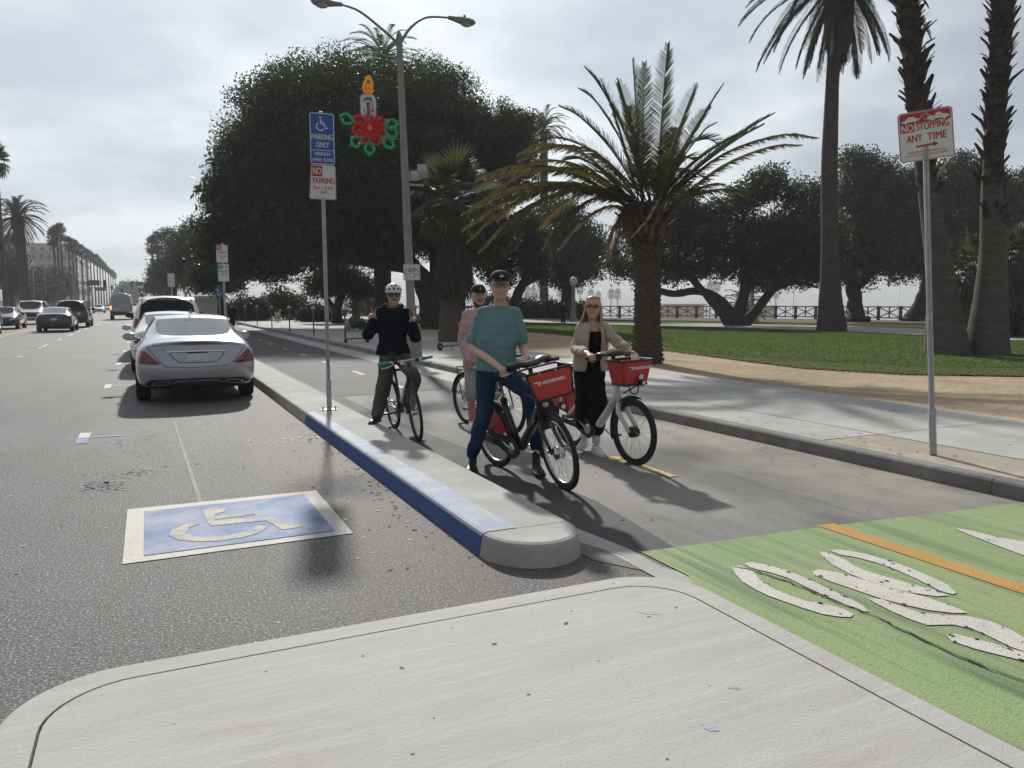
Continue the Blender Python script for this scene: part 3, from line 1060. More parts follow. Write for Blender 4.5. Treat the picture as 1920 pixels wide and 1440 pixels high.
# ---- the great fig over the bike path
fig = thing('fig_tree', 'huge dark dome-shaped fig tree spreading over the bike path and sidewalk', 'tree', (16.4, 46.5, .12))
limb(fig, [(16.4, 46.5, 0.0), at(812, 590, 49), at(800, 540, 49), at(760, 490, 48), at(700, 450, 48), at(640, 400, 48)], [1.75, .95, .72, .6, .5, .3], M_BARK, 12, 'trunk')
limb(fig, [at(812, 575, 49), at(845, 520, 49.5), at(880, 460, 50), at(900, 400, 50)], [.6, .5, .4, .2], M_BARK)
limb(fig, [at(812, 560, 49), at(820, 500, 48.5), at(815, 420, 48), at(800, 330, 48)], [.6, .5, .4, .2], M_BARK)
limb(fig, [at(765, 500, 48), at(700, 490, 47), at(630, 480, 46), at(560, 460, 46)], [.45, .42, .35, .15], M_BARK)
limb(fig, [at(714, 620, 52.5), at(714, 560, 52.4), at(713, 500, 52.4), at(712, 420, 52)], [.52, .42, .44, .4], M_BARK, name='trunk')
FIG = lobes_px([(680, 300, 235, 49, 1.0, 1.08, .80), (510, 400, 115, 48, 1), (465, 325, 68, 48), (560, 210, 88, 48), (640, 185, 72, 48), (800, 215, 110, 50), (915, 300, 100, 51),
                (950, 250, 55, 51), (425, 455, 62, 47), (600, 420, 130, 46, 1, 1, .6), (840, 400, 110, 50, 1, 1, .6), (412, 365, 32, 48), (485, 262, 50, 48), (730, 430, 120, 47, 1, 1, .5), (500, 490, 90, 48, 1, 1, .4), (880, 440, 90, 50, 1, 1, .6)])
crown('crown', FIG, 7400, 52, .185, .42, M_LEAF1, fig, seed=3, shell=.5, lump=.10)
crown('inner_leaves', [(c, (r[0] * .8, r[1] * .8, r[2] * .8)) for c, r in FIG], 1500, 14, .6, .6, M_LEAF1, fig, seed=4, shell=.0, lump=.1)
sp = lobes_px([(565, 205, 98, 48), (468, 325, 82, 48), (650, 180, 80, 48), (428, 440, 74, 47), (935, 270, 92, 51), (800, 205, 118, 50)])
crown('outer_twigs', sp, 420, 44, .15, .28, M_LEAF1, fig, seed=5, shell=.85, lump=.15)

# ---- spreading trees in the park
oak = thing('park_tree', 'multi-stemmed park tree with low spreading limbs left of the tall smooth palm', 'tree', (33.7, 38.6, .12), group='spreading dark trees in the park')
D = 51.2
limb(oak, [at(1372, 614, D), at(1352, 585, D), at(1322, 550, D), at(1290, 515, D), at(1262, 470, D)], [.42, .33, .27, .22, .1], M_BARK2, name='stem')
limb(oak, [at(1376, 612, D), at(1366, 580, D), at(1335, 553, D), at(1300, 546, D), at(1262, 551, D), at(1222, 538, D), at(1195, 510, D)], [.40, .33, .28, .26, .24, .2, .1], M_BARK2, name='stem')
limb(oak, [at(1380, 614, D), at(1384, 585, D), at(1396, 545, D), at(1400, 500, D), at(1385, 440, D), at(1380, 400, D)], [.5, .42, .36, .3, .2, .1], M_BARK2, name='stem')
limb(oak, [at(1390, 612, D), at(1420, 580, D), at(1446, 545, D), at(1470, 515, D), at(1500, 470, D)], [.42, .34, .28, .24, .1], M_BARK2, name='stem')
limb(oak, [at(1446, 546, D), at(1475, 533, D), at(1505, 530, D), at(1535, 540, D - .5)], [.2, .17, .14, .06], M_BARK2)
limb(oak, [at(1385, 430, D), at(1410, 380, D), at(1440, 345, D)], [.14, .1, .05], M_BARK2)
OAK = lobes_px([(1180, 490, 48, D), (1240, 440, 60, D), (1310, 430, 62, D), (1350, 480, 52, D), (1420, 450, 62, D), (1480, 440, 62, D), (1395, 375, 36, D), (1440, 345, 40, D), (1515, 375, 46, D),
                (1540, 450, 55, D), (1500, 505, 42, D), (1270, 380, 42, D), (1260, 500, 36, D), (1430, 505, 48, D), (1300, 505, 30, D), (1350, 400, 34, D), (1550, 500, 44, D), (1215, 515, 30, D)])
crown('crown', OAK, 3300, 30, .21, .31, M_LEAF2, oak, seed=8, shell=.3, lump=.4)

oak2 = thing('park_tree', 'tall broad-crowned park tree just right of the tall smooth palm', 'tree', (48.9, 42.0, .12), group='spreading dark trees in the park')
D = 61.8
limb(oak2, [at(1604, 606, D), at(1606, 590, D), at(1602, 560, D), at(1600, 530, D), at(1612, 490, D), at(1618, 430, D)], [1.3, .65, .55, .52, .42, .2], M_BARK2, 10, 'trunk')
limb(oak2, [at(1606, 540, D), at(1632, 515, D), at(1660, 500, D), at(1690, 470, D)], [.34, .28, .22, .1], M_BARK2)
limb(oak2, [at(1600, 530, D), at(1580, 500, D), at(1560, 460, D)], [.3, .24, .1], M_BARK2)
OAK2 = lobes_px([(1620, 320, 44, D), (1660, 350, 55, D), (1600, 370, 48, D), (1700, 390, 55, D), (1590, 440, 62, D), (1650, 440, 66, D), (1720, 460, 48, D), (1560, 490, 50, D), (1610, 500, 46, D), (1690, 495, 44, D), (1745, 410, 40, D), (1600, 300, 26, D), (1720, 340, 34, D)])
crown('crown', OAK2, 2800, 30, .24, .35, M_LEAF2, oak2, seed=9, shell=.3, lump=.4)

oak3 = thing('park_tree', 'dark leaning park tree behind the two shaggy palm trunks', 'tree', (53.2, 36.5, .12), group='spreading dark trees in the park')
D = 64.0
limb(oak3, [at(1712, 606, D), at(1722, 580, D), at(1735, 545, D), at(1742, 510, D), at(1770, 460, D), at(1800, 400, D)], [1.0, .62, .5, .46, .36, .15], M_BARK2, 10, 'trunk')
limb(oak3, [at(1742, 515, D), at(1700, 480, D), at(1680, 440, D)], [.3, .24, .1], M_BARK2)
OAK3 = lobes_px([(1770, 350, 48, D), (1830, 340, 48, D), (1800, 400, 60, D), (1880, 390, 60, D), (1760, 440, 55, D), (1840, 460, 55, D), (1910, 460, 60, D), (1760, 500, 42, D), (1930, 350, 45, D), (1800, 310, 30, D), (1900, 520, 50, D), (1860, 540, 40, D)])
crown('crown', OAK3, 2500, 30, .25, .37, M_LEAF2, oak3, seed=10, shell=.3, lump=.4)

oak4 = thing('park_tree', 'dark round-crowned park tree above the walking figure in black', 'tree', tuple(at(1066, 594, 74)), group='spreading dark trees in the park')
D = 74.0
limb(oak4, [at(1066, 594, D), at(1065, 570, D), at(1064, 540, D), at(1060, 500, D), at(1055, 440, D)], [.95, .72, .62, .5, .2], M_BARK2, 10, 'trunk')
OAK4 = lobes_px([(1080, 450, 52, D), (1030, 470, 50, D), (1095, 500, 36, D), (1045, 410, 48, D), (1060, 515, 36, D), (1115, 470, 28, D), (1010, 430, 40, D), (1000, 500, 34, D)])
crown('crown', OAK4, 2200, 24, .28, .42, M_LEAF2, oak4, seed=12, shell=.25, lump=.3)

oak5 = thing('park_tree', 'dark leaning park tree behind the man in the teal shirt', 'tree', tuple(at(950, 596, 62)), group='spreading dark trees in the park')
D = 62.0
limb(oak5, [at(950, 596, D), at(962, 575, D), at(974, 545, D), at(988, 515, D), at(1000, 470, D)], [.6, .45, .4, .34, .15], M_BARK2, 10, 'trunk')
limb(oak5, [at(976, 540, D), at(1005, 522, D), at(1025, 512, D)], [.2, .16, .06], M_BARK2)
OAK5 = lobes_px([(960, 450, 48, D), (920, 480, 44, D), (1000, 480, 34, D), (940, 515, 30, D), (990, 430, 36, D), (900, 440, 40, D), (1010, 515, 18, D)])
crown('crown', OAK5, 1500, 24, .25, .36, M_LEAF2, oak5, seed=13, shell=.2, lump=.35)

t8 = thing('park_tree', 'small low rounded tree beyond the shopping cart under the fig', 'tree', tuple(at(633, 606, 58)), group='spreading dark trees in the park')
D = 58.0
limb(t8, [at(633, 606, D), at(632, 580, D), at(640, 555, D), at(650, 530, D)], [.5, .36, .28, .12], M_BARK2, 9, 'trunk')
limb(t8, [at(632, 585, D), at(612, 560, D), at(600, 535, D)], [.26, .2, .08], M_BARK2)
crown('crown', lobes_px([(640, 525, 36, D, 1, 1.3, .8), (600, 535, 28, D), (675, 540, 30, D, 1, 1.2, .7), (620, 505, 26, D)]), 800, 20, .22, .34, M_LEAF3, t8, seed=14, shell=.3)

rowpx = [(415, 590, 62, [(405, 470, 34), (425, 520, 30), (395, 520, 30)]), (372, 592, 82, [(365, 470, 40), (345, 500, 34), (385, 510, 36), (365, 440, 30)]),
         (328, 592, 104, [(325, 490, 32), (310, 515, 26), (345, 520, 28), (330, 460, 24), (318, 440, 16)]), (300, 590, 132, [(298, 525, 22), (285, 540, 16), (310, 540, 18), (300, 505, 18)])]
rl = ['street tree in the row left of the fig, nearest the fig', 'street tree in the row left of the fig, second from the fig', 'street tree in the row left of the fig, third from the fig', 'farthest street tree in the row left of the fig, above the white van']
for i, (bx, by, d, lb) in enumerate(rowpx):
    b = at(bx, by, d)
    b.z = .1
    t = thing('street_tree', rl[i], 'tree', tuple(b), group='street trees beyond the fig')
    top = at(bx, lb[0][1], d)
    limb(t, [b, b.lerp(top, .35), b.lerp(top, .7), top], [.34, .28, .22, .1], M_BARK2, 8, 'trunk')
    crown('crown', lobes_px([(x, y, r, d) for x, y, r in lb]), 700, 20, .30, .5, M_LEAF3, t, seed=20 + i, shell=.3)

# understorey shrubs and far hedges
shrubs = [(470, 585, 66, 34, 'dark shrub behind the parking meters nearest the silver sedan'), (530, 575, 70, 44, 'tall dark shrub behind the third and fourth parking meters'), (590, 590, 62, 22, 'low dark shrub beside the pale dog'),
          (690, 588, 95, 34, 'distant hedge seen left of the helmeted cyclist'), (985, 582, 76, 26, 'shrub against the fence right of the man in the teal shirt'), (1030, 584, 76, 24, 'shrub against the fence left of the walking figure'),
          (1092, 584, 77, 20, 'shrub against the fence right of the walking figure'), (930, 580, 80, 34, 'shrub against the fence behind the man in the teal shirt'), (1830, 590, 38, 36, 'dark shrub between the two shaggy palm trunks'), (1905, 590, 34, 44, 'dark shrub at the right edge behind the shaggy palm')]
for i, (px, py, d, rp, lab) in enumerate(shrubs):
    b = at(px, py, d)
    b.z = .12
    s_ = thing('shrub', lab, 'shrub', tuple(b), group='dark shrubs in the park')
    r_ = rp / 1440 * d
    L = [((b.x + dx * r_, b.y, .12 + r_ * k), (r_ * .8, r_ * .7, r_ * .62)) for dx, k in ((-.5, .5), (.45, .5), (0, .75))]
    crown('foliage', L, 260, 18, .2 + .0015 * d, .22 + .002 * d, M_LEAF4, s_, seed=40 + i, shell=.2)
    st = MB()
    for q in range(5):
        a = q * 1.25
        st.tube([(0, 0, 0), (math.cos(a) * r_ * .3, math.sin(a) * r_ * .2, r_ * .8)], [.05, .02], 5)
    st.build('stems', M_BARK2, s_)
left = [(20, 594, 112, [(15, 510, 40), (45, 530, 26), (-20, 500, 44)], 'dark tree behind the oncoming cars at the left edge'), (72, 594, 150, [(70, 530, 24), (92, 540, 20), (58, 545, 20)], 'dark tree between the large street palm and the traffic signal pole'),
        (108, 590, 190, [(105, 525, 20), (120, 535, 16), (92, 548, 16)], 'hazy tree behind the traffic signal mast'), (242, 588, 420, [(242, 545, 11), (236, 556, 9), (250, 557, 9)], 'far hazy tree at the end of the avenue')]
for i, (bx, by, d, lb, lab) in enumerate(left):
    b = at(bx, by, d)
    b.z = .1
    t = thing('street_tree', lab, 'tree', tuple(b), group='trees across the street')
    top = at(bx, lb[0][1], d)
    limb(t, [b, b.lerp(top, .5), top], [.5, .35, .12], M_BARK2, 7, 'trunk')
    crown('crown', lobes_px([(x, y, r, d) for x, y, r in lb]), 420, 18, .004 * d, .006 * d, M_LEAF3, t, seed=60 + i, shell=.3)

# ---------------------------------------------------------------- palms
M_PTRUNK = mat('palm_trunk', (0.080, 0.065, 0.055), 0.95, var=.35, scale=3, bump=.7, bscale=9, spec=.15, stretch=(1, 1, 3))
M_PTRUNK2 = mat('palm_trunk_grey', (0.105, 0.092, 0.082), 0.95, var=.3, scale=2, bump=.6, bscale=7, spec=.15, stretch=(1, 1, 4))
M_SCAR = mat('palm_leaf_base', (0.085, 0.070, 0.056), 0.95, var=.45, scale=6, bump=.6, bscale=25, spec=.15)
M_BOOT = mat('palm_boot', (0.075, 0.063, 0.054), 0.95, var=.5, scale=4, bump=.6, bscale=25, spec=.15)
M_FRG = mat('palm_frond_green', (0.052, 0.066, 0.034), 0.6, var=.3, scale=1.2, spec=.35, transl=(.12, .14, .05, .3))
M_FRY = mat('palm_frond_yellowing', (0.088, 0.080, 0.040), 0.7, var=.4, scale=1.2, spec=.25, transl=(.17, .145, .05, .35))
M_FRB = mat('palm_frond_dead', (0.105, 0.085, 0.065), 0.9, var=.35, scale=2, spec=.1, transl=(.19, .14, .085, .3))
M_FRD = mat('palm_frond_dark', (0.036, 0.044, 0.026), 0.6, var=.3, scale=1.2, spec=.3, transl=(.08, .09, .04, .2))
M_RACH = mat('palm_rachis', (0.23, 0.20, 0.11), 0.7, var=.2, scale=3)


def frond_mesh(P, leaf, n, width=.022, fold=.35, hang=.0, start=.14, rr=.022, ragged=.0, g=None, up=None):
    """pinnate leaf along polyline P (Vectors): thin rachis and paired leaflets"""
    g = g or random
    mb = MB()
    k = len(P)
    mb.tube(P, [rr * (1 - .85 * i / (k - 1)) for i in range(k)], 5, cap=False)
    Ls = [0]
    for i in range(1, k):
        Ls.append(Ls[-1] + (P[i] - P[i - 1]).length)
    tot = Ls[-1]
    vs, fs = [], []
    for i in range(n):
        t = start + (1 - start) * (i + .5) / n
        s = t * tot
        j = max(q for q in range(k - 1) if Ls[q] <= s + 1e-9)
        a = (s - Ls[j]) / max(Ls[j + 1] - Ls[j], 1e-6)
        p = P[j].lerp(P[j + 1], a)
        T = (P[j + 1] - P[j]).normalized()
        U = up if up is not None else Vector((0, 0, 1))
        S = T.cross(U)
        S = S.normalized() if S.length > .05 else Vector((1, 0, 0))
        N = S.cross(T).normalized()
        ll = leaf * (math.sin(PI * min(1, .12 + .80 * t ** .8)) ** .6) * (.55 if t > .93 else 1)
        for sd in (-1, 1):
            if ragged and g.random() < ragged:
                continue
            fwd = .55 + .75 * t + g.uniform(-.12, .12)
            dr = (S * sd + T * fwd + N * (fold + g.uniform(-.12, .12))).normalized()
            q1 = p + dr * ll * .5 + Vector((0, 0, -hang * ll * .12))
            q2 = p + dr * ll * g.uniform(.85, 1.08) + Vector((0, 0, -hang * ll * .6))
            wv = (N * .8 + T * .6).normalized() * width
            o = len(vs)
            vs += [p - wv * .5, p + wv * .5, q1 + wv * .5, q1 - wv * .5, q2]
            fs += [(o, o + 1, o + 2, o + 3), (o + 3, o + 2, o + 4)]
    mb.add(vs, fs)
    return mb


def rings_trunk(P, rad, n=20, amp=.03, step=.10):
    """palm trunk with ring scars"""
    C = catmull(P, 8)
    pts, rr = [], []
    L = 0
    tot = sum((C[i + 1] - C[i]).length for i in range(len(C) - 1))
    ns = int(tot / step) * 2
    cum = [0]
    for i in range(len(C) - 1):
        cum.append(cum[-1] + (C[i + 1] - C[i]).length)
    for q in range(ns + 1):
        s = tot * q / ns
        j = max(i for i in range(len(C) - 1) if cum[i] <= s + 1e-9)
        a = (s - cum[j]) / (cum[j + 1] - cum[j])
        pts.append(C[j].lerp(C[j + 1], a))
        t = s / tot * (len(rad) - 1)
        i = min(int(t), len(rad) - 2)
        r = rad[i] + (rad[i + 1] - rad[i]) * (t - i)
        rr.append(r * (1 + (amp if q % 2 else -amp) * random.uniform(.5, 1.3)))
    return MB().tube(pts, rr, n)


# ---- the near date palm, windblown
DP = Vector((11.13, 15.75, .12))
dp = thing('date_palm', 'young date palm with windblown fronds and scaly trunk on the sandy verge', 'palm tree', DP)
Dd = 19.05
ctr = at(1216, 415, Dd) - DP
MB().tube(catmull([Vector((0, 0, -.05)), Vector((0, 0, .25)), ctr * .3, ctr * .65, ctr * .93, ctr * 1.03], 5), [.42, .42, .40, .37, .35, .33, .31, .30, .295, .29, .285, .28, .28, .28, .28, .28, .285, .29, .31, .33, .37, .42, .44, .44, .38, .2], 16).build('trunk', M_PTRUNK, dp)
me_sc = MB().add([(-.085, 0, .0), (0, .02, -.055), (.085, 0, 0), (0, .075, .045), (-.05, -.02, .10), (.05, -.02, .10)], [(0, 1, 3), (1, 2, 3), (0, 3, 4), (3, 2, 5), (3, 5, 4)]).mesh('leaf_base')
me_sc.materials.append(M_SCAR)
for row in range(26):
    h = .08 + row * .112
    rr_ = .40 - .12 * min(1, h / 1.0) ** .7 + (.03 if h > 2.6 else 0)
    for c_ in range(11):
        a = 2 * PI * (c_ + .5 * (row % 2)) / 11 + random.uniform(-.05, .05)
        o = link('leaf_base', me_sc, dp)
        o.location = (ctr.x * h / ctr.z + math.cos(a) * rr_, ctr.y * h / ctr.z + math.sin(a) * rr_, h)
        o.rotation_euler = (random.uniform(-.1, .15), 0, a - PI / 2)
        o.scale = (1.25, 1.0, 1.0 + random.uniform(-.2, .3))
# stubs of cut fronds around the crown's foot
me_st = MB().tube([(0, 0, 0), (0, .16, .10), (0, .30, .26)], [.055, .05, .03], 6, flat=.5).mesh('frond_stub')
me_st.materials.append(M_BOOT)
for i in range(64):
    a = i * 2.4
    o = link('frond_stub', me_st, dp)
    h = 2.85 + (i / 64) * .9
    o.location = (ctr.x * h / ctr.z + math.cos(a) * .36, ctr.y * h / ctr.z + math.sin(a) * .36, h)
    o.rotation_euler = (random.uniform(-.2, .5), 0, a - PI / 2)
    o.scale = [random.uniform(.8, 1.5)] * 3
TIPS = [  # px, py of tips, depth offset of the tip, bow (upwards), kind
    (1252, 82, .2, .10, 'g'), (1186, 112, -.5, .05, 'g'), (1208, 118, .6, .03, 'g'), (1098, 128, .3, .20, 'g'), (1128, 150, -.8, .15, 'g'), (1088, 168, .9, .25, 'g'), (1050, 200, -.3, .25, 'g'), (1160, 150, 1.2, .05, 'g'),
    (1355, 160, .2, .10, 'g'), (1305, 158, .9, .06, 'g'), (1450, 214, .3, .10, 'g'), (1430, 235, -1.1, .12, 'g'), (1530, 258, .2, .28, 'b'), (1500, 272, 1.0, .22, 'b'),
    (1340, 232, -1.0, .3, 'g'), (1358, 282, .8, .55, 'g'), (1325, 338, -.4, .6, 'g'), (1355, 345, .6, .25, 'b'), (1400, 362, -.6, .30, 'b'), (972, 288, .4, .45, 'y'), (1000, 268, -1.0, .40, 'g'), (985, 312, 1.1, .35, 'y'), (975, 300, -1.6, .45, 'y'),
    (895, 336, -.4, .35, 'b'), (880, 358, .5, .35, 'b'), (868, 400, -.9, .30, 'b'), (885, 388, 1.2, .3, 'y'), (878, 452, -.6, .45, 'y'), (900, 470, .4, .5, 'b'), (868, 430, .9, .35, 'b'), (940, 440, -1.5, .45, 'y'), (1020, 465, -.8, .55, 'b'),
    (1050, 462, .5, .55, 'b'), (1010, 430, 1.4, .5, 'y'), (1150, 478, -.5, .75, 'd'), (1140, 455, .4, .7, 'd'), (1165, 440, -1.0, .6, 'd'), (1040, 330, 1.6, .35, 'g'), (1060, 300, -2.0, .3, 'g'), (1180, 200, -2.2, .15, 'g'),
    (1270, 240, 2.4, .2, 'g'), (1300, 300, -2.2, .4, 'g'), (1290, 330, 2.0, .4, 'b'), (1330, 200, 1.5, .1, 'g'), (1395, 250, .9, .15, 'g'), (925, 360, -1.4, .4, 'y'), (935, 410, .9, .5, 'b')]
for i, (px, py, dd, bow, kd) in enumerate(TIPS):
    a0 = 2 * PI * random.random()
    b = ctr + Vector((math.cos(a0) * .16, math.sin(a0) * .16, random.uniform(-.15, .18)))
    tip = at(px, py, Dd + dd) - DP
    L = (tip - b).length
    mid = b.lerp(tip, .45) + Vector((0, 0, bow * L * .55))
    m1 = b.lerp(tip, .15) + Vector((0, 0, bow * L * .30))
    m3 = b.lerp(tip, .78) + Vector((0, 0, bow * L * .38))
    P = catmull([b, m1, mid, m3, tip], 4)
    dead = kd in 'bd'
    mm = {'g': M_FRG, 'y': M_FRY, 'b': M_FRB if random.random() < .6 else M_FRY, 'd': M_FRB}[kd]
    O_ = Vector((tip.x - b.x, tip.y - b.y, 0))
    O_ = O_.normalized() if O_.length > .05 else Vector((1, 0, 0))
    mb = frond_mesh(P, .56 if kd == 'g' else .52, int(72 * max(.7, L / 3.2)), width=.029, up=Vector((0, 0, 1)) - O_ * .6, fold=.45 if kd == 'g' else .0, hang=.15 if kd == 'g' else (.55 if kd != 'd' else .9), start=.20, rr=.026, ragged=.04 if kd == 'g' else .12)
    mb.build('frond', mm, dp)
MB().tube(catmull([at(1232, 375, Dd - .5) - DP, at(1216, 408, Dd - .75) - DP, at(1196, 432, Dd - .8) - DP, at(1178, 452, Dd - .8) - DP], 4), [.05, .05, .045, .045, .04, .04, .035, .035, .03, .03, .03, .025, .02], 7, flat=.5).build('dead_frond_stalk', mat('dead_stalk', (.30, .22, .15), .85, var=.2, scale=6), dp)


# ---- canary palms: generic crown of pinnate fronds
def droop_curve(L, el, droop, n=12):
    """frond in the XZ plane leaving the crown at elevation el and arching down"""
    P = [Vector((0, 0, 0))]
    a = el
    for i in range(n):
        P.append(P[-1] + Vector((math.cos(a), 0, math.sin(a))) * L / n)
        a -= droop / n * (.5 + 1.1 * i / n)
    return P


def canary(name, lab, base, trunk, radii, crown_z, L, nf, els, m, group=None, boss=None, lean=0, leaf=.42, nl=44, dens=1, step=.2):
    t = thing(name, lab, 'palm tree', base, group=group)
    bv = Vector(base)
    P = [Vector(p) - bv for p in trunk]
    rings_trunk(P, radii, 18, .03, step).build('trunk', M_PTRUNK, t)
    top = P[-1]
    if boss:
        MB().lathe([(boss[0] * .55, -boss[1]), (boss[0] * .95, -boss[1] * .62), (boss[0], -.2), (boss[0] * .9, .35), (boss[0] * .5, .8)], 18, c=top).build('crown_boss', M_BOOT, t)
    ms = []
    for q in range(8):
        el = els[0] + (els[1] - els[0]) * q / 7
        mb = frond_mesh(droop_curve(L * (1 - .1 * (q < 2)), R(el), R(14 + 92 * (el + 78) / 156 + random.uniform(-6, 6))), leaf, nl, width=.03 * dens, fold=.3, hang=.3, start=.1, rr=.035)
        me = mb.mesh('frond')
        me.materials.append(m)
        ms.append(me)
    for i in range(nf):
        q = int(8 * ((i + .5) / nf))
        o = link('frond', ms[min(q, 7)], t)
        o.location = top + Vector((0, 0, .25))
        o.rotation_euler = (random.uniform(-.12, .12), random.uniform(-.1, .1), i * 2.399963)
        o.scale = [random.uniform(.88, 1.1)] * 3
    return t


D = 43.9
D *= (CAM_H - .1) / (CAM_H - at(1559, 622, D).z)
b0 = at(1559, 622, D)
canary('canary_palm', 'tall smooth-trunked palm rising out of the top of the picture', b0,
       [b0, at(1559, 600, D), at(1557, 560, D), at(1556, 470, D), at(1555, 330, D), at(1558, 220, D), at(1563, 110, D), at(1566, 92, D), at(1571, 30, D), at(1576, -36, D)],
       [.80, .62, .50, .45, .43, .43, .42, .40, .37, .34, .32, .36, .5, .6], 0, 5.6, 96, (-80, 78), M_FRD, boss=(.78, 4.2), leaf=.62, nl=80, dens=1.7, step=.16)
D = 62.
canary('canary_palm', 'palm crown poking up behind the top of the fig tree', tuple(at(722, 580, D) * 1), [at(722, 580, D), at(722, 350, D), at(718, 118, D)], [.5, .45, .42], 0, 3.6, 44, (-20, 80), M_FRG, leaf=.5, nl=30, dens=1.6, step=.5)
D = 86.
canary('canary_palm', 'hazy palm standing behind the right shoulder of the fig tree', tuple(at(1020, 585, D)), [at(1020, 585, D), at(1020, 400, D), at(1020, 245, D)], [.5, .45, .42], 0, 3.3, 50, (-55, 80), M_FRG, leaf=.5, nl=30, dens=1.8, step=.5)
bl_ = Vector((-14.3, 118, .1))
canary('canary_palm', 'stout feather palm across the street above the oncoming cars', bl_, [bl_, bl_ + Vector((0, 0, 4)), bl_ + Vector((-.2, 0, 10)), bl_ + Vector((-.3, 0, 12.2))], [.85, .62, .60, .62], 0, 4.1, 74, (-62, 80), M_FRD, boss=(.8, 1.6), leaf=.6, nl=36, dens=2, step=.4)


# ---- fan palms
def fan_leaf(n=16, rad=.75, pet=.75, droop=.25, open_=300, hang=.3, w=.04):
    """palmate leaf: petiole along +X then a pleated fan whose tips droop"""
    mb = MB()
    mb.tube([(0, 0, 0), (pet * .5, 0, .03), (pet, 0, 0)], [.022, .017, .012], 4, cap=False)
    vs, fs = [], []
    for i in range(n):
        a = R(-open_ / 2 + open_ * (i + .5) / n)
        d = Vector((math.cos(a), math.sin(a), 0))
        s = Vector((-d.y, d.x, 0))
        l = rad * (.78 + .22 * math.cos(a)) * random.uniform(.92, 1.06)
        p0 = Vector((pet, 0, 0))
        p1 = p0 + d * l * .55 + Vector((0, 0, .05 - droop * .12))
        p2 = p0 + d * l * (1 - hang * .3) + Vector((0, 0, -droop * l - hang * l * .5))
        wd = math.pi * rad * (open_ / 360) / n
        z = Vector((0, 0, .02))
        o = len(vs)
        vs += [p0, p1 + s * wd * .46 - z, p1 + z, p1 - s * wd * .46 - z, p2]
        fs += [(o, o + 1, o + 2), (o, o + 2, o + 3), (o + 1, o + 4, o + 2), (o + 2, o + 4, o + 3)]
    mb.add(vs, fs)
    return mb


def fan_crown(t, top, nleaf, rad, pet, m, dead=0, mdead=None, zs=.0, scale=1.0, lo=-60, skirt=None):
    ms = []
    for q in range(4):
        me = fan_leaf(22, rad, pet, .0 + .06 * q, open_=250, hang=.02 + .14 * q).mesh('fan_leaf')
        me.materials.append(m)
        ms.append(me)
    for i in range(nleaf):
        k = (i + .5) / nleaf
        el = R(82 - (82 - lo) * k ** .9 + random.uniform(-8, 8))
        o = link('fan_leaf', ms[min(3, int(k * 4))], t)
        o.location = top + Vector((0, 0, zs * (1 - k)))
        o.rotation_euler = (random.uniform(-.25, .25), -el, i * 2.399963 + random.uniform(-.2, .2))
        o.scale = [random.uniform(.85, 1.12) * scale] * 3
    if skirt:
        ztop, zbot, r0, r1, ns = skirt
        dm = []
        for q in range(4):
            mb = MB()
            mb.tube([(0, 0, 0), (.10, 0, -.45), (.12, 0, -.9)], [.02, .016, .01], 4, cap=False)
            for b in range(9):
                y = (b - 4) * .035
                e = Vector((.14 + random.uniform(-.05, .09), y * 2.2 + random.uniform(-.05, .05), -1.5 + random.uniform(-.25, .25)))
                p = Vector((.11, y * .3, -.8))
                m_ = p.lerp(e, .5) + Vector((.05, y * .5, 0))
                s = Vector((0, .028, 0))
                mb.add([p, m_ - s, m_ + s, e], [(0, 1, 2), (1, 3, 2)])
            me = mb.mesh('dead_fan_leaf')
            me.materials.append(mdead)
            dm.append(me)
        for i in range(ns):
            k = i / ns
            h = ztop + (zbot + 1.2 - ztop) * k
            r = r0 + (r1 - r0) * k
            a = i * 2.399963
            o = link('dead_fan_leaf', dm[i % 4], t)
            o.location = Vector((top.x + math.cos(a) * r, top.y + math.sin(a) * r, h))
            o.rotation_euler = (random.uniform(-.1, .1), random.uniform(-.05, .22), a)
            o.scale = [random.uniform(.85, 1.2)] * 3


FP = Vector((10.67, 27.9, .12))
fp = thing('fan_palm', 'fan palm with a thatched skirt of dead leaves right of the lamp post', 'palm tree', FP)
rings_trunk([Vector((0, 0, -.05)), Vector((0, 0, .6)), Vector((0, 0, 2.4)), Vector((0, 0, 5.3))], [.62, .46, .42, .40], 16, .02, .12).build('trunk', M_PTRUNK2, fp)
M_FAN = mat('fan_leaf_green', (0.048, 0.062, 0.034), 0.55, var=.3, scale=1.5, spec=.35, transl=(.10, .125, .05, .28))
M_FAND = mat('fan_leaf_dead', (0.105, 0.085, 0.068), 0.9, var=.4, scale=2.5, spec=.1, transl=(.2, .15, .1, .2))
fan_crown(fp, Vector((.05, 0, 5.25)), 34, 1.0, 1.05, M_FAN, zs=.25, lo=-48, mdead=M_FAND, skirt=(5.05, 1.85, .25, .62, 230))

# two shaggy trunks at the right
me_bt = []
for q in range(3):
    w_ = random.uniform(.9, 1.15)
    me = MB().add([(-.10 * w_, .0, 0), (.10 * w_, 0, 0), (.055 * w_, .06, .22), (-.055 * w_, .06, .22), (-.02, .14 + .05 * q, .42), (.03, .15 + .05 * q, .42), (0, .035, .0), (0, .085, .22)],
                  [(0, 6, 7, 3), (6, 1, 2, 7), (3, 7, 5, 4), (7, 2, 5), (0, 3, 4, 5, 2, 1)]).mesh('leaf_boot')
    me.materials.append(M_BOOT)
    me_bt.append(me)


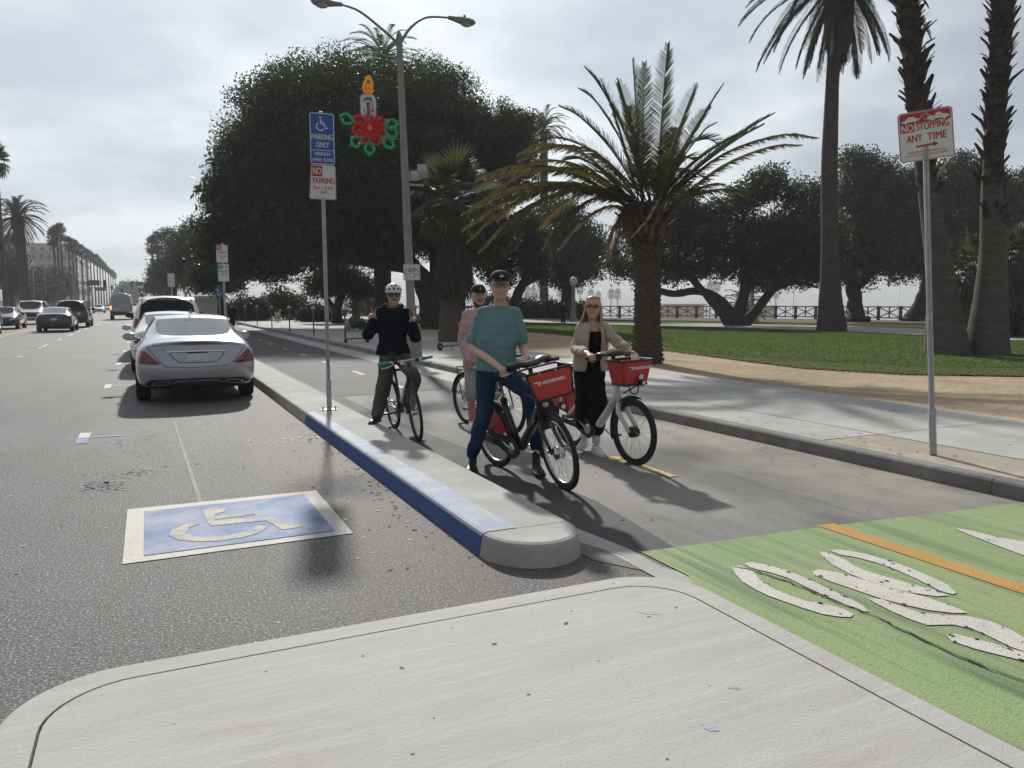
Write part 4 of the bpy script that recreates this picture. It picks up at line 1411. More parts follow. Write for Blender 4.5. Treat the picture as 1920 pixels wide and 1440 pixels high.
def shaggy(lab, base, pts, radii, boot_from, nrow, ncol, topleaf):
    t = thing('shaggy_palm', lab, 'palm tree', base)
    bv = Vector(base)
    P = [Vector(p) - bv for p in pts]
    rings_trunk(P, radii, 18, .015, .18).build('trunk', M_PTRUNK2, t)
    C = catmull(P, 8)
    C = [c for c in C if c.z > boot_from]
    tot = C[-1].z - C[0].z
    k = 0
    for r_ in range(nrow):
        z = boot_from + tot * (r_ + .5) / nrow
        j = max(i for i in range(len(C) - 1) if C[i].z <= z + 1e-6 or i == 0)
        c = C[j].lerp(C[j + 1], max(0, min(1, (z - C[j].z) / max(C[j + 1].z - C[j].z, 1e-6))))
        rad = .215
        for q in range(ncol):
            a = 2 * PI * (q + .5 * (r_ % 2)) / ncol + random.uniform(-.15, .15)
            o = link('leaf_boot', random.choice(me_bt), t)
            hang = random.random() < (.55 if z < boot_from + 2.2 else .12)
            o.location = (c.x + math.cos(a) * rad, c.y + math.sin(a) * rad, z)
            o.rotation_euler = (random.uniform(2.5, 3.0) if hang else random.uniform(-.35, .12), random.uniform(-.3, .3), a - PI / 2)
            sc = random.uniform(.8, 1.35)
            o.scale = (sc * random.uniform(1.1, 1.6), sc * .8, sc * random.uniform(.8, 1.3))
    fan_crown(t, P[-1], 26, 1.0, 1.2, M_FAN, zs=.3, lo=-30)
    return t


D1, D2 = 21.3, 21.3
r1 = at(1776, 668, D1)
D1 = D2 = 21.3 * (CAM_H - .08) / (CAM_H - r1.z)
r1 = at(1776, 668, D1)
shaggy('shaggy leaning palm trunk behind the no stopping sign', r1, [r1 + Vector((0, 0, -.05)), at(1774, 640, D1), at(1768, 560, D1), at(1758, 480, D1), at(1742, 370, D1), at(1724, 230, D1), at(1710, 100, D1), at(1698, -10, D1), at(1690, -240, D1)], [.64, .45, .35, .29, .26, .235, .225, .22, .22, .22, .22], 4.5, 34, 13, None)
r2 = at(1851, 669, D2)
shaggy('shaggy palm trunk nearest the right edge of the picture', r2, [r2 + Vector((0, 0, -.05)), at(1851, 640, D2), at(1857, 560, D2), at(1862, 470, D2), at(1860, 370, D2), at(1866, 230, D2), at(1874, 100, D2), at(1882, -10, D2), at(1890, -240, D2)], [.62, .45, .35, .29, .26, .24, .235, .23, .23, .23], 3.5, 36, 13, None)
s1 = at(1815, 600, 36)
s1.z = .12
sp1 = thing('fan_palm', 'low green fan palm behind the two shaggy trunks', 'palm tree', s1)
rings_trunk([Vector((0, 0, 0)), Vector((0, 0, 1.5)), Vector((.1, 0, 2.9))], [.4, .32, .3], 14, .03, .2).build('trunk', M_PTRUNK2, sp1)
fan_crown(sp1, Vector((.1, 0, 3.0)), 40, .85, 1.0, M_FAN, zs=.2, lo=-45, mdead=M_FAND, skirt=(2.8, .6, .25, .5, 60))
s2 = at(1900, 600, 40)
s2.z = .12
sp2 = thing('fan_palm', 'fan palm behind the shaggy trunk at the right edge', 'palm tree', s2)
rings_trunk([Vector((0, 0, 0)), Vector((0, 0, 1.5)), Vector((.1, 0, 3.6))], [.4, .32, .3], 14, .03, .2).build('trunk', M_PTRUNK2, sp2)
fan_crown(sp2, Vector((.1, 0, 3.7)), 40, .9, 1.05, M_FAN, zs=.2, lo=-45, mdead=M_FAND, skirt=(3.4, 1.0, .25, .5, 60))

# far avenue of skyduster palms
far_me = []
for q in range(3):
    t_ = MB()
    for i in range(34):
        el = R(84 - 140 * ((i + .5) / 34) ** .95 + random.uniform(-8, 8))
        Mx = Matrix.Rotation(i * 2.399963, 4, 'Z') @ Matrix.Rotation(-el, 4, 'Y')
        lf = fan_leaf(9, .95, .85, .12, open_=250, hang=.28)
        t_.add(lf.v, lf.f, False, Mx)
    me = t_.mesh('crown')
    me.materials.append(M_FRD)
    far_me.append(me)
tr_me = MB().tube([(0, 0, 0), (.0, 0, .04), (0, 0, .5), (0, 0, 1)], [.55, .36, .27, .22], 10).mesh('trunk')
tr_me.materials.append(M_PTRUNK)


def skyduster(px, X, ht, i, lab, group, Y=None, sc=1.0, z0=.1):
    if Y is None:
        Y = X / math.tan(math.atan((px - 960) / 1440.0 / 1.0) + R(CAM_YAW))
    t = thing('skyduster_palm', lab, 'palm tree', (X, Y, z0), group=group)
    o = link('trunk', tr_me, t)
    o.scale = (sc, sc, ht)
    o = link('crown', far_me[i % 3], t)
    o.location = (0, 0, ht)
    o.rotation_euler = (0, 0, random.uniform(0, 6.28))
    k = sc * random.uniform(.92, 1.15)
    o.scale = (k, k, k * random.uniform(1.35, 1.7))
    return t


ORD = 'first second third fourth fifth sixth seventh eighth ninth tenth eleventh twelfth thirteenth fourteenth fifteenth sixteenth seventeenth eighteenth'.split()
for i, (px, ht) in enumerate([(112, 13.2), (119, 14.6), (125, 15.2), (139, 14.2), (146, 14.4), (152, 14.6), (162, 15.0), (171, 15.2), (178, 15.6), (184, 15.6), (190, 16), (195, 16), (200, 16), (205, 16), (210, 16), (214, 16), (218, 16), (222, 16)]):
    lab = ORD[i] + ' slender palm from the near end of the long avenue row'
    if i < 3:
        lab = ['lowest of the three clustered slender palms at the near end of the avenue row', 'middle palm of the three clustered at the near end of the avenue row', 'tallest of the three clustered slender palms at the near end of the avenue row'][i]
    skyduster(px, -14.8, ht, i, lab, 'slender palms in the avenue row', sc=.78)
skyduster(8, -14.4, 17.2, 1, 'very tall slender palm at the left edge of the picture', 'slender palms in the avenue row', Y=103, sc=.85)
skyduster(80, -26, 13.5, 0, 'shaggy hazy palm in front of the pale building', 'slender palms in the avenue row', Y=196, sc=1.2)
for i, (px, Y, ht) in enumerate([(300, 150, 13.0), (290, 165, 13.6)]):
    P = at(px, 569, Y)
    skyduster(px, P.x, ht, i, ['nearer of two slender palms above the street trees right of the avenue', 'farther of two slender palms above the street trees right of the avenue'][i], 'slender palms right of the avenue', Y=P.y)
# beach palms beyond the bluff, standing far below
for i, (px, py, d) in enumerate(sorted([(988, 545, 420), (1000, 548, 430), (1012, 540, 460), (1050, 548, 440), (1072, 545, 450), (1018, 556, 430), (1087, 543, 420), (1108, 552, 440), (1122, 556, 430), (1146, 552, 420), (1158, 552, 430), (1332, 540, 380), (1345, 538, 420), (1455, 550, 400), (640, 548, 260), (676, 545, 280), (1004, 556, 460)])):
    d *= 2.1 if px > 700 else 1.6
    P = at(px, py, d)
    skyduster(px, P.x, P.z + 26, i, ORD[i] + ' from the left among the pale hazy palms beyond the park', 'hazy beach palms', Y=P.y, sc=3.0 if px > 700 else 2.0, z0=-26.0)
# feather-leaved palm seedling behind the multi-stemmed tree
s3 = at(1392, 606, 60)
s3.z = .12
canary('feather_palm', 'small feathery palm behind the stems of the multi-stemmed tree', s3, [s3, s3 + Vector((0, 0, .9))], [.3, .28], 0, 2.1, 34, (-20, 80), M_FRG, leaf=.4, nl=26, dens=1.5, step=.3)
s4 = at(668, 600, 72)
s4.z = .12
canary('feather_palm', 'hazy feathery palm left of the helmeted cyclist', s4, [s4, s4 + Vector((0, 0, 2.4))], [.4, .38], 0, 3.0, 40, (-30, 80), M_FRG, leaf=.45, nl=26, dens=1.8, step=.3)

# ================================================================ vehicles
M_SILVER = mat('silver_paint', (0.39, 0.405, 0.44), 0.30, metal=.85, coat=1.0)
M_WHITEP = mat('white_car_paint', (0.78, 0.79, 0.80), 0.3, coat=1.0)
M_DARKP = mat('charcoal_paint', (0.030, 0.032, 0.036), 0.3, metal=.3, coat=1.0)
M_BLACKP = mat('black_car_paint', (0.018, 0.019, 0.021), 0.3, coat=1.0)
M_GREYP = mat('grey_car_paint', (0.20, 0.205, 0.21), 0.3, metal=.4, coat=1.0)
M_TRIM = mat('black_plastic', (0.022, 0.022, 0.024), 0.55)
M_TYRE = mat('tyre_rubber', (0.022, 0.022, 0.022), 0.85, bump=.2, scale=30)
M_RIM = mat('alloy_rim', (0.45, 0.46, 0.47), 0.35, metal=.9)
M_CHROME = mat('chrome', (0.75, 0.76, 0.78), 0.12, metal=1.0)
M_RED = mat('red_lens', (0.24, 0.006, 0.010), 0.12, coat=1.0, spec=.6)
M_REDD = mat('dark_red_lens', (0.10, 0.006, 0.010), 0.12, coat=1.0)
M_LENS = mat('clear_lens', (0.62, 0.64, 0.66), 0.08, coat=1.0, metal=.3)
M_AMBER = mat('lit_indicator', (1.0, 0.33, 0.08), 0.3, emit=2.5)
M_PLATE = mat('licence_plate', (0.60, 0.59, 0.60), 0.45, var=.3, scale=9, stretch=(1, 1, 2))
M_SEAT = mat('car_seat', (0.055, 0.057, 0.06), 0.8)
M_GLASS = glass_mat('car_glass_clear', (0.80, 0.86, 0.84), 0.22)
M_GLASSD = glass_mat('car_glass_tinted', (0.06, 0.065, 0.07), 0.03)


def car_body(stations, glass, W=1.0):
    """stations: (y, [(x, z)] * 8) from the rear; glass: {(station, col)} -> material slot. Returns evaluated mesh"""
    bm = bmesh.new()
    K = len(stations[0][1])
    rows = []
    for y, pts in stations:
        dy = [0] * K
        if len(pts[0]) == 3:
            dy = [p[2] for p in pts]
        left = [bm.verts.new((-p[0] * W, y + d, p[1])) for p, d in zip(pts, dy)]
        right = [left[i] if pts[i][0] == 0 else bm.verts.new((pts[i][0] * W, y + dy[i], pts[i][1])) for i in range(K)]
        rows.append((left, right))
    for s in range(len(rows) - 1):
        for c in range(K - 1):
            for side in (0, 1):
                a, b = rows[s][side], rows[s + 1][side]
                q = [a[c], b[c], b[c + 1], a[c + 1]]
                if side:
                    q.reverse()
                f = bm.faces.new(q)
                f.smooth = True
                f.material_index = glass.get((s, c), 0)
    for s, flip in ((0, False), (len(rows) - 1, True)):
        L, Rr = rows[s]
        for c in range(K - 1):
            q = []
            for v in (L[c], L[c + 1], Rr[c + 1], Rr[c]):
                if v not in q:
                    q.append(v)
            if len(q) > 2:
                if flip:
                    q.reverse()
                f = bm.faces.new(q)
                f.smooth = True
    cl = bm.edges.layers.float.new('crease_edge')
    for e in bm.edges:
        if len(e.link_faces) == 2 and e.link_faces[0].material_index != e.link_faces[1].material_index:
            e[cl] = .75
    bmesh.ops.recalc_face_normals(bm, faces=bm.faces)
    me = bpy.data.meshes.new('body')
    bm.to_mesh(me)
    bm.free()
    for i in range(6):
        me.materials.append(M_TRIM)
    o = link('body', me)
    md = o.modifiers.new('s', 'SUBSURF')
    md.levels = md.render_levels = 3
    dg = bpy.context.evaluated_depsgraph_get()
    ev = bpy.data.meshes.new_from_object(o.evaluated_get(dg))
    bpy.data.objects.remove(o)
    bpy.data.meshes.remove(me)
    return ev


def split_mesh(ev, names, mats, parent):
    V = np.empty(len(ev.vertices) * 3, np.float32)
    ev.vertices.foreach_get('co', V)
    V = V.reshape(-1, 3)
    faces = {}
    for p in ev.polygons:
        faces.setdefault(p.material_index, []).append(tuple(p.vertices))
    out = {}
    for k, fs in faces.items():
        used = sorted({i for f in fs for i in f})
        mp = {v: i for i, v in enumerate(used)}
        me = bpy.data.meshes.new(names[k])
        me.from_pydata([tuple(V[i]) for i in used], [], [tuple(mp[i] for i in f) for f in fs])
        me.polygons.foreach_set('use_smooth', [True] * len(fs))
        me.materials.append(mats[k])
        out[k] = link(names[k], me, parent)
    return out


class Caster:
    def __init__(s, ev):
        s.t = BVHTree.FromPolygons([v.co.copy() for v in ev.vertices], [tuple(p.vertices) for p in ev.polygons])

    def hit(s, u, v, face):
        if face == 'rear':
            h = s.t.ray_cast(Vector((u, -6, v)), Vector((0, 1, 0)))
        elif face == 'front':
            h = s.t.ray_cast(Vector((u, 12, v)), Vector((0, -1, 0)))
        elif face == 'right':
            h = s.t.ray_cast(Vector((6, u, v)), Vector((-1, 0, 0)))
        elif face == 'left':
            h = s.t.ray_cast(Vector((-6, u, v)), Vector((1, 0, 0)))
        else:
            h = s.t.ray_cast(Vector((u, v, 6)), Vector((0, 0, -1)))
        return h[0], h[1]

    def patch(s, name, outline, face, m, parent, off=.006, step=.05, thick=.012):
        """panel following the bodywork inside a 2-D outline, standing a few millimetres proud"""
        O = []
        n = len(outline)
        for i in range(n):
            a, b = Vector(outline[i]), Vector(outline[(i + 1) % n])
            k = max(1, int((b - a).length / step))
            O += [a.lerp(b, j / k) for j in range(k)]
        xs = [p.x for p in O]
        ys = [p.y for p in O]
        pts = list(O)
        nO = len(O)
        gx = min(xs) + step / 2
        pl = np.array([(p.x, p.y) for p in O])
        cand = []
        while gx < max(xs):
            gy = min(ys) + step / 2
            while gy < max(ys):
                cand.append((gx, gy))
                gy += step
            gx += step
        if cand:
            ins = inside([(p.x, p.y) for p in O], np.array(cand))
            for c, t in zip(cand, ins):
                if t and min((Vector(c) - p).length for p in O) > step * .4:
                    pts.append(Vector(c))
        r = delaunay_2d_cdt(pts, [(i, (i + 1) % nO) for i in range(nO)], [], 1, 1e-6)
        vs, ok = [], []
        for p in r[0]:
            h, nn = s.hit(p.x, p.y, face)
            ok.append(h is not None)
            if h is None:
                vs.append(Vector((0, 0, 0)))
            else:
                d = {'rear': Vector((0, -1, 0)), 'front': Vector((0, 1, 0)), 'right': Vector((1, 0, 0)), 'left': Vector((-1, 0, 0)), 'top': Vector((0, 0, 1))}[face]
                vs.append(h + d * off)
        fs = [tuple(f) for f in r[2] if all(ok[i] for i in f)]
        mb = MB().add(vs, fs, True)
        return mb.build(name, m, parent, clean=True)

    def line(s, name, path, w, face, m, parent, off=.005):
        L, Rr = stroke(path, w)
        vs = []
        d = {'rear': Vector((0, -1, 0)), 'front': Vector((0, 1, 0)), 'right': Vector((1, 0, 0)), 'left': Vector((-1, 0, 0)), 'top': Vector((0, 0, 1))}[face]
        for p in L + Rr:
            h, _ = s.hit(p.x, p.y, face)
            vs.append((h if h is not None else Vector((p.x, 0, p.y))) + d * off)
        k = len(L)
        return MB().add(vs, [(i, k + i, k + i + 1, i + 1) for i in range(k - 1)], True).build(name, m, parent, clean=True)


WHEEL_ME = {}


def wheel(parent, x, y, r, w, rim=M_RIM):
    key = (r, w, rim.name)
    if key not in WHEEL_ME:
        ty = MB().lathe([(r * .66, -w / 2 + .01), (r * .93, -w / 2), (r * .985, -w / 2 + .03), (r, -w / 4), (r, w / 4), (r * .985, w / 2 - .03), (r * .93, w / 2), (r * .66, w / 2 - .01)], 28, axis='X', close=True).mesh('tyre')
        ty.materials.append(M_TYRE)
        rm = MB()
        rm.lathe([(r * .67, -w / 2 + .02), (r * .67, w / 2 - .02)], 28, axis='X')
        rm.lathe([(.0, w / 2 - .03), (r * .14, w / 2 - .025), (r * .16, w / 2 - .05)], 14, axis='X')
        rm.lathe([(r * .66, w / 2 - .02), (r * .68, w / 2 - .005), (r * .60, w / 2 - .03)], 28, axis='X')
        for q in range(10):
            a = 2 * PI * q / 10
            rm.tube([(w / 2 - .03, r * .1 * math.cos(a), r * .1 * math.sin(a)), (w / 2 - .035, r * .64 * math.cos(a), r * .64 * math.sin(a))], [r * .07, r * .05], 5)
        rm = rm.mesh('rim')
        rm.materials.append(rim)
        WHEEL_ME[key] = (ty, rm)
    ty, rm = WHEEL_ME[key]
    o = link('wheel', ty, parent)
    o.location = (x, y, r)
    p = link('rim', rm, o)
    if x < 0:
        p.rotation_euler = (0, 0, PI)
    return o


def S8(y, fl, sill, low, mid, sh, gb, up, top):
    return (y, [(0, fl), sill, low, mid, sh, gb, up, (0, top)])


SEDAN = [
    (0.0, [(0, .30, .05), (.55, .30, .06), (.66, .40, .05), (.70, .60, .03), (.66, .80, .07), (.58, .94, .11), (.32, .985, .08), (0, 1.0, .07)]),
    (.10, [(0, .23, .02), (.78, .25, .04), (.85, .42, .02), (.875, .60, 0), (.84, .82, .03), (.75, .955, .05), (.42, 1.015, .02), (0, 1.03, .02)]),
    S8(.34, .20, (.84, .21), (.895, .42), (.905, .62), (.885, .85), (.80, .975), (.60, 1.025), 1.05),
    S8(.62, .20, (.84, .20), (.90, .42), (.905, .64), (.885, .87), (.80, 1.0), (.635, 1.05), 1.075),
    S8(1.34, .20, (.84, .20), (.90, .42), (.905, .66), (.885, .90), (.825, .985), (.575, 1.335), 1.375),
    S8(1.80, .20, (.84, .20), (.90, .42), (.905, .66), (.885, .90), (.83, .965), (.60, 1.375), 1.43),
    S8(2.36, .20, (.84, .20), (.90, .42), (.905, .66), (.88, .90), (.83, .955), (.60, 1.375), 1.44),
    S8(2.46, .20, (.84, .20), (.90, .42), (.905, .66), (.88, .90), (.83, .955), (.60, 1.375), 1.44),
    S8(2.98, .20, (.84, .20), (.90, .42), (.905, .66), (.875, .89), (.825, .945), (.56, 1.33), 1.40),
    S8(3.62, .20, (.84, .20), (.90, .42), (.90, .64), (.86, .86), (.76, .93), (.60, .97), .985),
    S8(4.15, .20, (.82, .20), (.88, .42), (.885, .62), (.83, .80), (.70, .86), (.45, .89), .905),
    (4.50, [(0, .20), (.74, .22), (.80, .40), (.80, .58), (.74, .72), (.62, .77), (.40, .80), (0, .815)]),
    (4.66, [(0, .26), (.52, .26), (.58, .38), (.58, .52), (.52, .62), (.44, .67), (.28, .69), (0, .70)])]
SEDAN_GL = {(3, 6): 1, (8, 6): 2, (4, 5): 3, (5, 5): 3, (7, 5): 3, (6, 5): 4}

SUV = [
    (0.0, [(0, .42, .06), (.62, .42, .07), (.74, .55, .04), (.80, .75, .02), (.80, 1.02, .06), (.76, 1.12, .10), (.68, 1.72, .30), (0, 1.78, .28)]),
    S8(.12, .32, (.84, .34), (.95, .52), (.97, .75), (.96, 1.05), (.92, 1.14), (.79, 1.72), 1.80),
    S8(.42, .30, (.92, .30), (.99, .52), (1.0, .75), (.985, 1.06), (.95, 1.14), (.80, 1.76), 1.86),
    S8(.55, .30, (.92, .30), (.99, .52), (1.0, .75), (.985, 1.06), (.95, 1.14), (.80, 1.76), 1.87),
    S8(1.55, .30, (.92, .30), (.99, .52), (1.0, .75), (.985, 1.06), (.95, 1.14), (.80, 1.79), 1.89),
    S8(1.65, .30, (.92, .30), (.99, .52), (1.0, .75), (.985, 1.06), (.95, 1.14), (.80, 1.79), 1.89),
    S8(2.55, .30, (.92, .30), (.99, .52), (1.0, .75), (.985, 1.06), (.95, 1.13), (.80, 1.79), 1.88),
    S8(2.65, .30, (.92, .30), (.99, .52), (1.0, .75), (.985, 1.06), (.95, 1.13), (.80, 1.78), 1.88),
    S8(3.35, .30, (.92, .30), (.99, .52), (1.0, .75), (.98, 1.05), (.94, 1.13), (.74, 1.72), 1.82),
    S8(4.0, .30, (.92, .30), (.99, .52), (.995, .75), (.96, 1.02), (.88, 1.12), (.66, 1.16), 1.18),
    S8(4.7, .30, (.90, .30), (.97, .50), (.975, .75), (.93, .98), (.84, 1.06), (.60, 1.09), 1.10),
    (5.05, [(0, .32), (.86, .32), (.92, .48), (.93, .72), (.88, .90), (.78, .99), (.50, 1.03), (0, 1.04)]),
    (5.18, [(0, .40), (.66, .40), (.74, .50), (.75, .68), (.70, .82), (.60, .90), (.40, .93), (0, .94)])]
SUV_GL = {(3, 5): 3, (2, 5): 4, (4, 5): 4, (5, 5): 3, (6, 5): 4, (7, 5): 3, (8, 6): 2}

VAN = [
    (0.0, [(0, .50, .02), (.80, .50, .02), (.90, .62, .0), (.94, .95, 0), (.94, 1.35, .01), (.93, 1.45, .01), (.80, 2.55, .10), (0, 2.64, .10)]),
    S8(.10, .42, (.92, .42), (.99, .60), (1.0, .95), (1.0, 1.36), (.99, 1.45), (.88, 2.54), 2.66),
    S8(.6, .42, (.94, .42), (1.0, .60), (1.01, .95), (1.01, 1.36), (1.0, 1.45), (.90, 2.56), 2.70),
    S8(3.6, .42, (.94, .42), (1.0, .60), (1.01, .95), (1.01, 1.36), (1.0, 1.45), (.90, 2.56), 2.70),
    S8(4.3, .42, (.94, .42), (1.0, .60), (1.01, .95), (1.0, 1.30), (.98, 1.40), (.82, 2.45), 2.56),
    S8(5.1, .42, (.94, .42), (1.0, .60), (1.0, .95), (.97, 1.22), (.92, 1.32), (.72, 1.42), 1.46),
    S8(5.7, .42, (.90, .42), (.95, .60), (.95, .85), (.9, 1.05), (.82, 1.12), (.6, 1.17), 1.2),
    (5.9, [(0, .48), (.7, .48), (.76, .60), (.76, .80), (.7, .92), (.62, .98), (.4, 1.0), (0, 1.02)])]
VAN_GL = {(4, 6): 2, (3, 5): 3}


def car(kind, lab, paint, rear, heading, group=None, glass=M_GLASSD, scale=1.0, detail=None, name=None, mirrors=True):
    """rear: world position of the rear bumper centre; heading: +1 drives away from the camera, -1 comes towards it"""
    st, gl, r, tw, ax = {'sedan': (SEDAN, SEDAN_GL, .325, .22, (.98, 3.82)), 'suv': (SUV, SUV_GL, .385, .26, (1.12, 4.15)), 'van': (VAN, VAN_GL, .36, .23, (1.0, 4.7))}[kind]
    t = thing(name or {'sedan': 'sedan_car', 'suv': 'suv_car', 'van': 'delivery_van'}[kind], lab, {'sedan': 'car', 'suv': 'car', 'van': 'van'}[kind], (rear[0], rear[1], 0), 0 if heading > 0 else PI, group)
    ev = car_body(st, gl)
    C = Caster(ev)
    split_mesh(ev, {0: 'body', 1: 'rear_window', 2: 'windscreen', 3: 'side_window', 4: 'door_pillar'}, {0: paint, 1: glass, 2: glass, 3: glass, 4: M_TRIM}, t)
    hw = .905 if kind == 'sedan' else 1.0
    for y in ax:
        for sx in (-1, 1):
            face = 'left' if sx < 0 else 'right'
            ra = r * 1.18
            out = [(y + ra * math.cos(R(a)), max(.24, r + ra * math.sin(R(a)))) for a in range(0, 360, 15)]
            C.patch('wheel_arch', out, face, M_TRIM, t, off=.004, step=.08)
            wheel(t, sx * (hw - tw / 2 + .012), y, r, tw)
    if mirrors:
        my = {'sedan': 3.05, 'suv': 3.45, 'van': 4.35}[kind]
        mz = {'sedan': .98, 'suv': 1.22, 'van': 1.5}[kind]
        for sx in (-1, 1):
            mb = MB()
            mb.ell((sx * (hw + .12), my, mz), (.12, .07, .075 if kind == 'sedan' else .10), 12, 8)
            mb.tube([(sx * (hw - .1), my, mz - .06), (sx * (hw + .06), my, mz - .03)], .03, 6)
            o = mb.build('side_mirror', paint if kind == 'sedan' else M_TRIM, t)
            MB().add([(sx * (hw + .12) + a * .10, my - .068, mz + b * .06) for a, b in ((-.9, -.8), (.9, -.8), (1, 0), (.8, .9), (-.8, .9))], [(0, 1, 2, 3, 4)]).build('mirror_glass', M_LENS if kind == 'sedan' else M_TRIM, o)
    # cabin floor and seats, seen through the glass
    L = st[-1][0]
    zf = {'sedan': .5, 'suv': .8, 'van': .9}[kind]
    MB().box((0, L * .5, zf), (hw * 1.7, L * .62, .04)).build('cabin_floor', M_TRIM, t)
    if glass is M_GLASS:
        for y, zz in ((L * .36, .58), (L * .57, .56)):
            for sx in (-.36, .36):
                sb = MB()
                sb.loft([[(sx + a * w_, y + dy + b * .06, z) for a, b in ((-1, -1), (1, -1), (1, 1), (-1, 1))] for z, w_, dy in ((zz - .08, .24, .06), (zz + .3, .24, -.02), (zz + .5, .20, -.06))], smooth=False)
                sb.loft([[(sx + a * w_, y - .09 + b * .045, z) for a, b in ((-1, -1), (1, -1), (1, 1), (-1, 1))] for z, w_ in ((zz + .52, .10), (zz + .56, .13), (zz + .68, .12), (zz + .71, .08))], smooth=False)
                sb.build('seat', M_SEAT, t, bevel=.03)
        MB().box((0, .86, .985), (1.2, .5, .03)).build('parcel_shelf', M_SEAT, t)
    return t, C


def std_rear(t, C, kind, plate=True):
    if kind == 'sedan':
        for s in (-1, 1):
            C.patch('tail_light', [(s * .40, .80), (s * .84, .84), (s * .82, .70), (s * .45, .73)], 'rear', M_REDD, t)
        C.patch('bumper_insert', [(-.70, .26), (.70, .26), (.66, .38), (-.66, .38)], 'rear', M_TRIM, t)
    if kind == 'suv':
        C.patch('rear_window', [(-.80, 1.12), (.80, 1.12), (.70, 1.71), (-.70, 1.71)], 'rear', M_GLASSD2, t)
        for s in (-1, 1):
            C.patch('tail_light', [(s * .78, .80), (s * .955, .80), (s * .94, 1.16), (s * .80, 1.14)], 'rear', M_RED, t, step=.03)
    if plate:
        C.patch('licence_plate', [(-.16, .66), (.16, .66), (.16, .80), (-.16, .80)] if kind == 'sedan' else [(-.16, .80), (.16, .80), (.16, .95), (-.16, .95)], 'rear', M_PLATE, t, off=.012)


def std_front(t, C, kind):
    if kind == 'sedan':
        C.patch('grille', [(-.40, .46), (.40, .46), (.46, .62), (-.46, .62)], 'front', M_TRIM, t)
        C.patch('lower_intake', [(-.62, .26), (.62, .26), (.56, .38), (-.56, .38)], 'front', M_TRIM, t)
        for s in (-1, 1):
            C.patch('headlight', [(s * .50, .58), (s * .76, .60), (s * .78, .70), (s * .52, .66)], 'front', M_LENS, t, step=.04)
        C.patch('licence_plate', [(-.16, .40), (.16, .40), (.16, .50), (-.16, .50)], 'front', M_PLATE, t, off=.012)
    else:
        C.patch('grille', [(-.62, .58), (.62, .58), (.62, .92), (-.62, .92)], 'front', M_TRIM, t)
        C.patch('lower_intake', [(-.7, .36), (.7, .36), (.66, .50), (-.66, .50)], 'front', M_TRIM, t)
        for s in (-1, 1):
            C.patch('headlight', [(s * .66, .74), (s * .88, .76), (s * .88, .92), (s * .66, .92)], 'front', M_LENS, t, step=.04)


M_GLASSD2 = mat('dark_tinted_pane', (0.006, 0.007, 0.009), 0.08, spec=.25)

# ---- the silver sedan parked by the island
mc, C = car('sedan', 'silver sedan parked at the kerb island, seen from behind', M_SILVER, (.69, 13.15), 1, glass=M_GLASS)
for s in (-1, 1):
    tl = C.patch('tail_light', [(s * .872, .80), (s * .84, .865), (s * .76, .855), (s * .66, .765), (s * .535, .655), (s * .60, .64), (s * .86, .66)], 'rear', M_RED, mc, off=.008, step=.03)
    C.patch('light_bar', [(s * .868, .70), (s * .67, .69), (s * .575, .67), (s * .60, .645), (s * .86, .665)], 'rear', M_REDD, tl, off=.012, step=.03)
    C.patch('light_bar', [(s * .868, .765), (s * .72, .755), (s * .69, .735), (s * .868, .74)], 'rear', M_REDD, tl, off=.012, step=.03)
    ex = C.patch('exhaust_trim', [(s * .66, .365), (s * .46, .385), (s * .40, .37), (s * .45, .315), (s * .64, .305), (s * .69, .33)], 'rear', M_CHROME, mc, off=.022, step=.04)
    C.patch('exhaust_pipe', [(s * .645, .358), (s * .47, .373), (s * .425, .364), (s * .46, .325), (s * .63, .316), (s * .665, .335)], 'rear', M_TRIM, ex, off=.028, step=.04)
C.patch('diffuser', [(-.76, .26), (.76, .26), (.78, .34), (.70, .405), (.0, .415), (-.70, .405), (-.78, .34)], 'rear', M_TRIM, mc, off=.01)
C.line('chrome_strip', [(-.38, .335), (-.30, .372), (0, .378), (.30, .372), (.38, .335)], .012, 'rear', M_CHROME, mc, off=.018)
C.line('boot_seam', catmull([Vector((-.74, .935, 0)), Vector((-.64, .80, 0)), Vector((-.52, .66, 0)), Vector((-.42, .605, 0)), Vector((0, .59, 0)), Vector((.42, .605, 0)), Vector((.52, .66, 0)), Vector((.64, .80, 0)), Vector((.74, .935, 0))], 5) and
       [(p.x, p.y) for p in catmull([Vector((-.74, .935, 0)), Vector((-.64, .80, 0)), Vector((-.52, .66, 0)), Vector((-.42, .605, 0)), Vector((0, .59, 0)), Vector((.42, .605, 0)), Vector((.52, .66, 0)), Vector((.64, .80, 0)), Vector((.74, .935, 0))], 5)], .009, 'rear', M_TRIM, mc, off=.004)
C.line('boot_lip', [(x / 10 * .70, .955 - .02 * abs(x / 10) ** 2) for x in range(-10, 11)], .016, 'rear', M_GREYP, mc, off=.004)
pr0 = C.patch('plate_recess', [(-.42, .835), (.42, .835), (.36, .735), (.26, .66), (-.26, .66), (-.36, .735)], 'rear', M_TRIM, mc, off=.004)
C.patch('recess_panel', [(-.40, .825), (.40, .825), (.345, .735), (.255, .67), (-.255, .67), (-.345, .735)], 'rear', mat('recess_grey', (.52, .53, .57), .45), pr0, off=.008)
C.line('chrome_strip', [(-.44, .842), (0, .848), (.44, .842)], .018, 'rear', M_CHROME, mc, off=.014)
lp = C.patch('licence_plate', [(-.155, .675), (.155, .675), (.155, .825), (-.155, .825)], 'rear', M_PLATE, mc, off=.018, step=.08)
C.line('plate_frame', [(-.155, .82), (.155, .82)], .014, 'rear', M_TRIM, lp, off=.022)
h, _ = C.hit(0, .895, 'rear')
em = MB(plane_M(h + Vector((0, -.012, 0)), (1, 0, 0), (0, -.12, 1)))
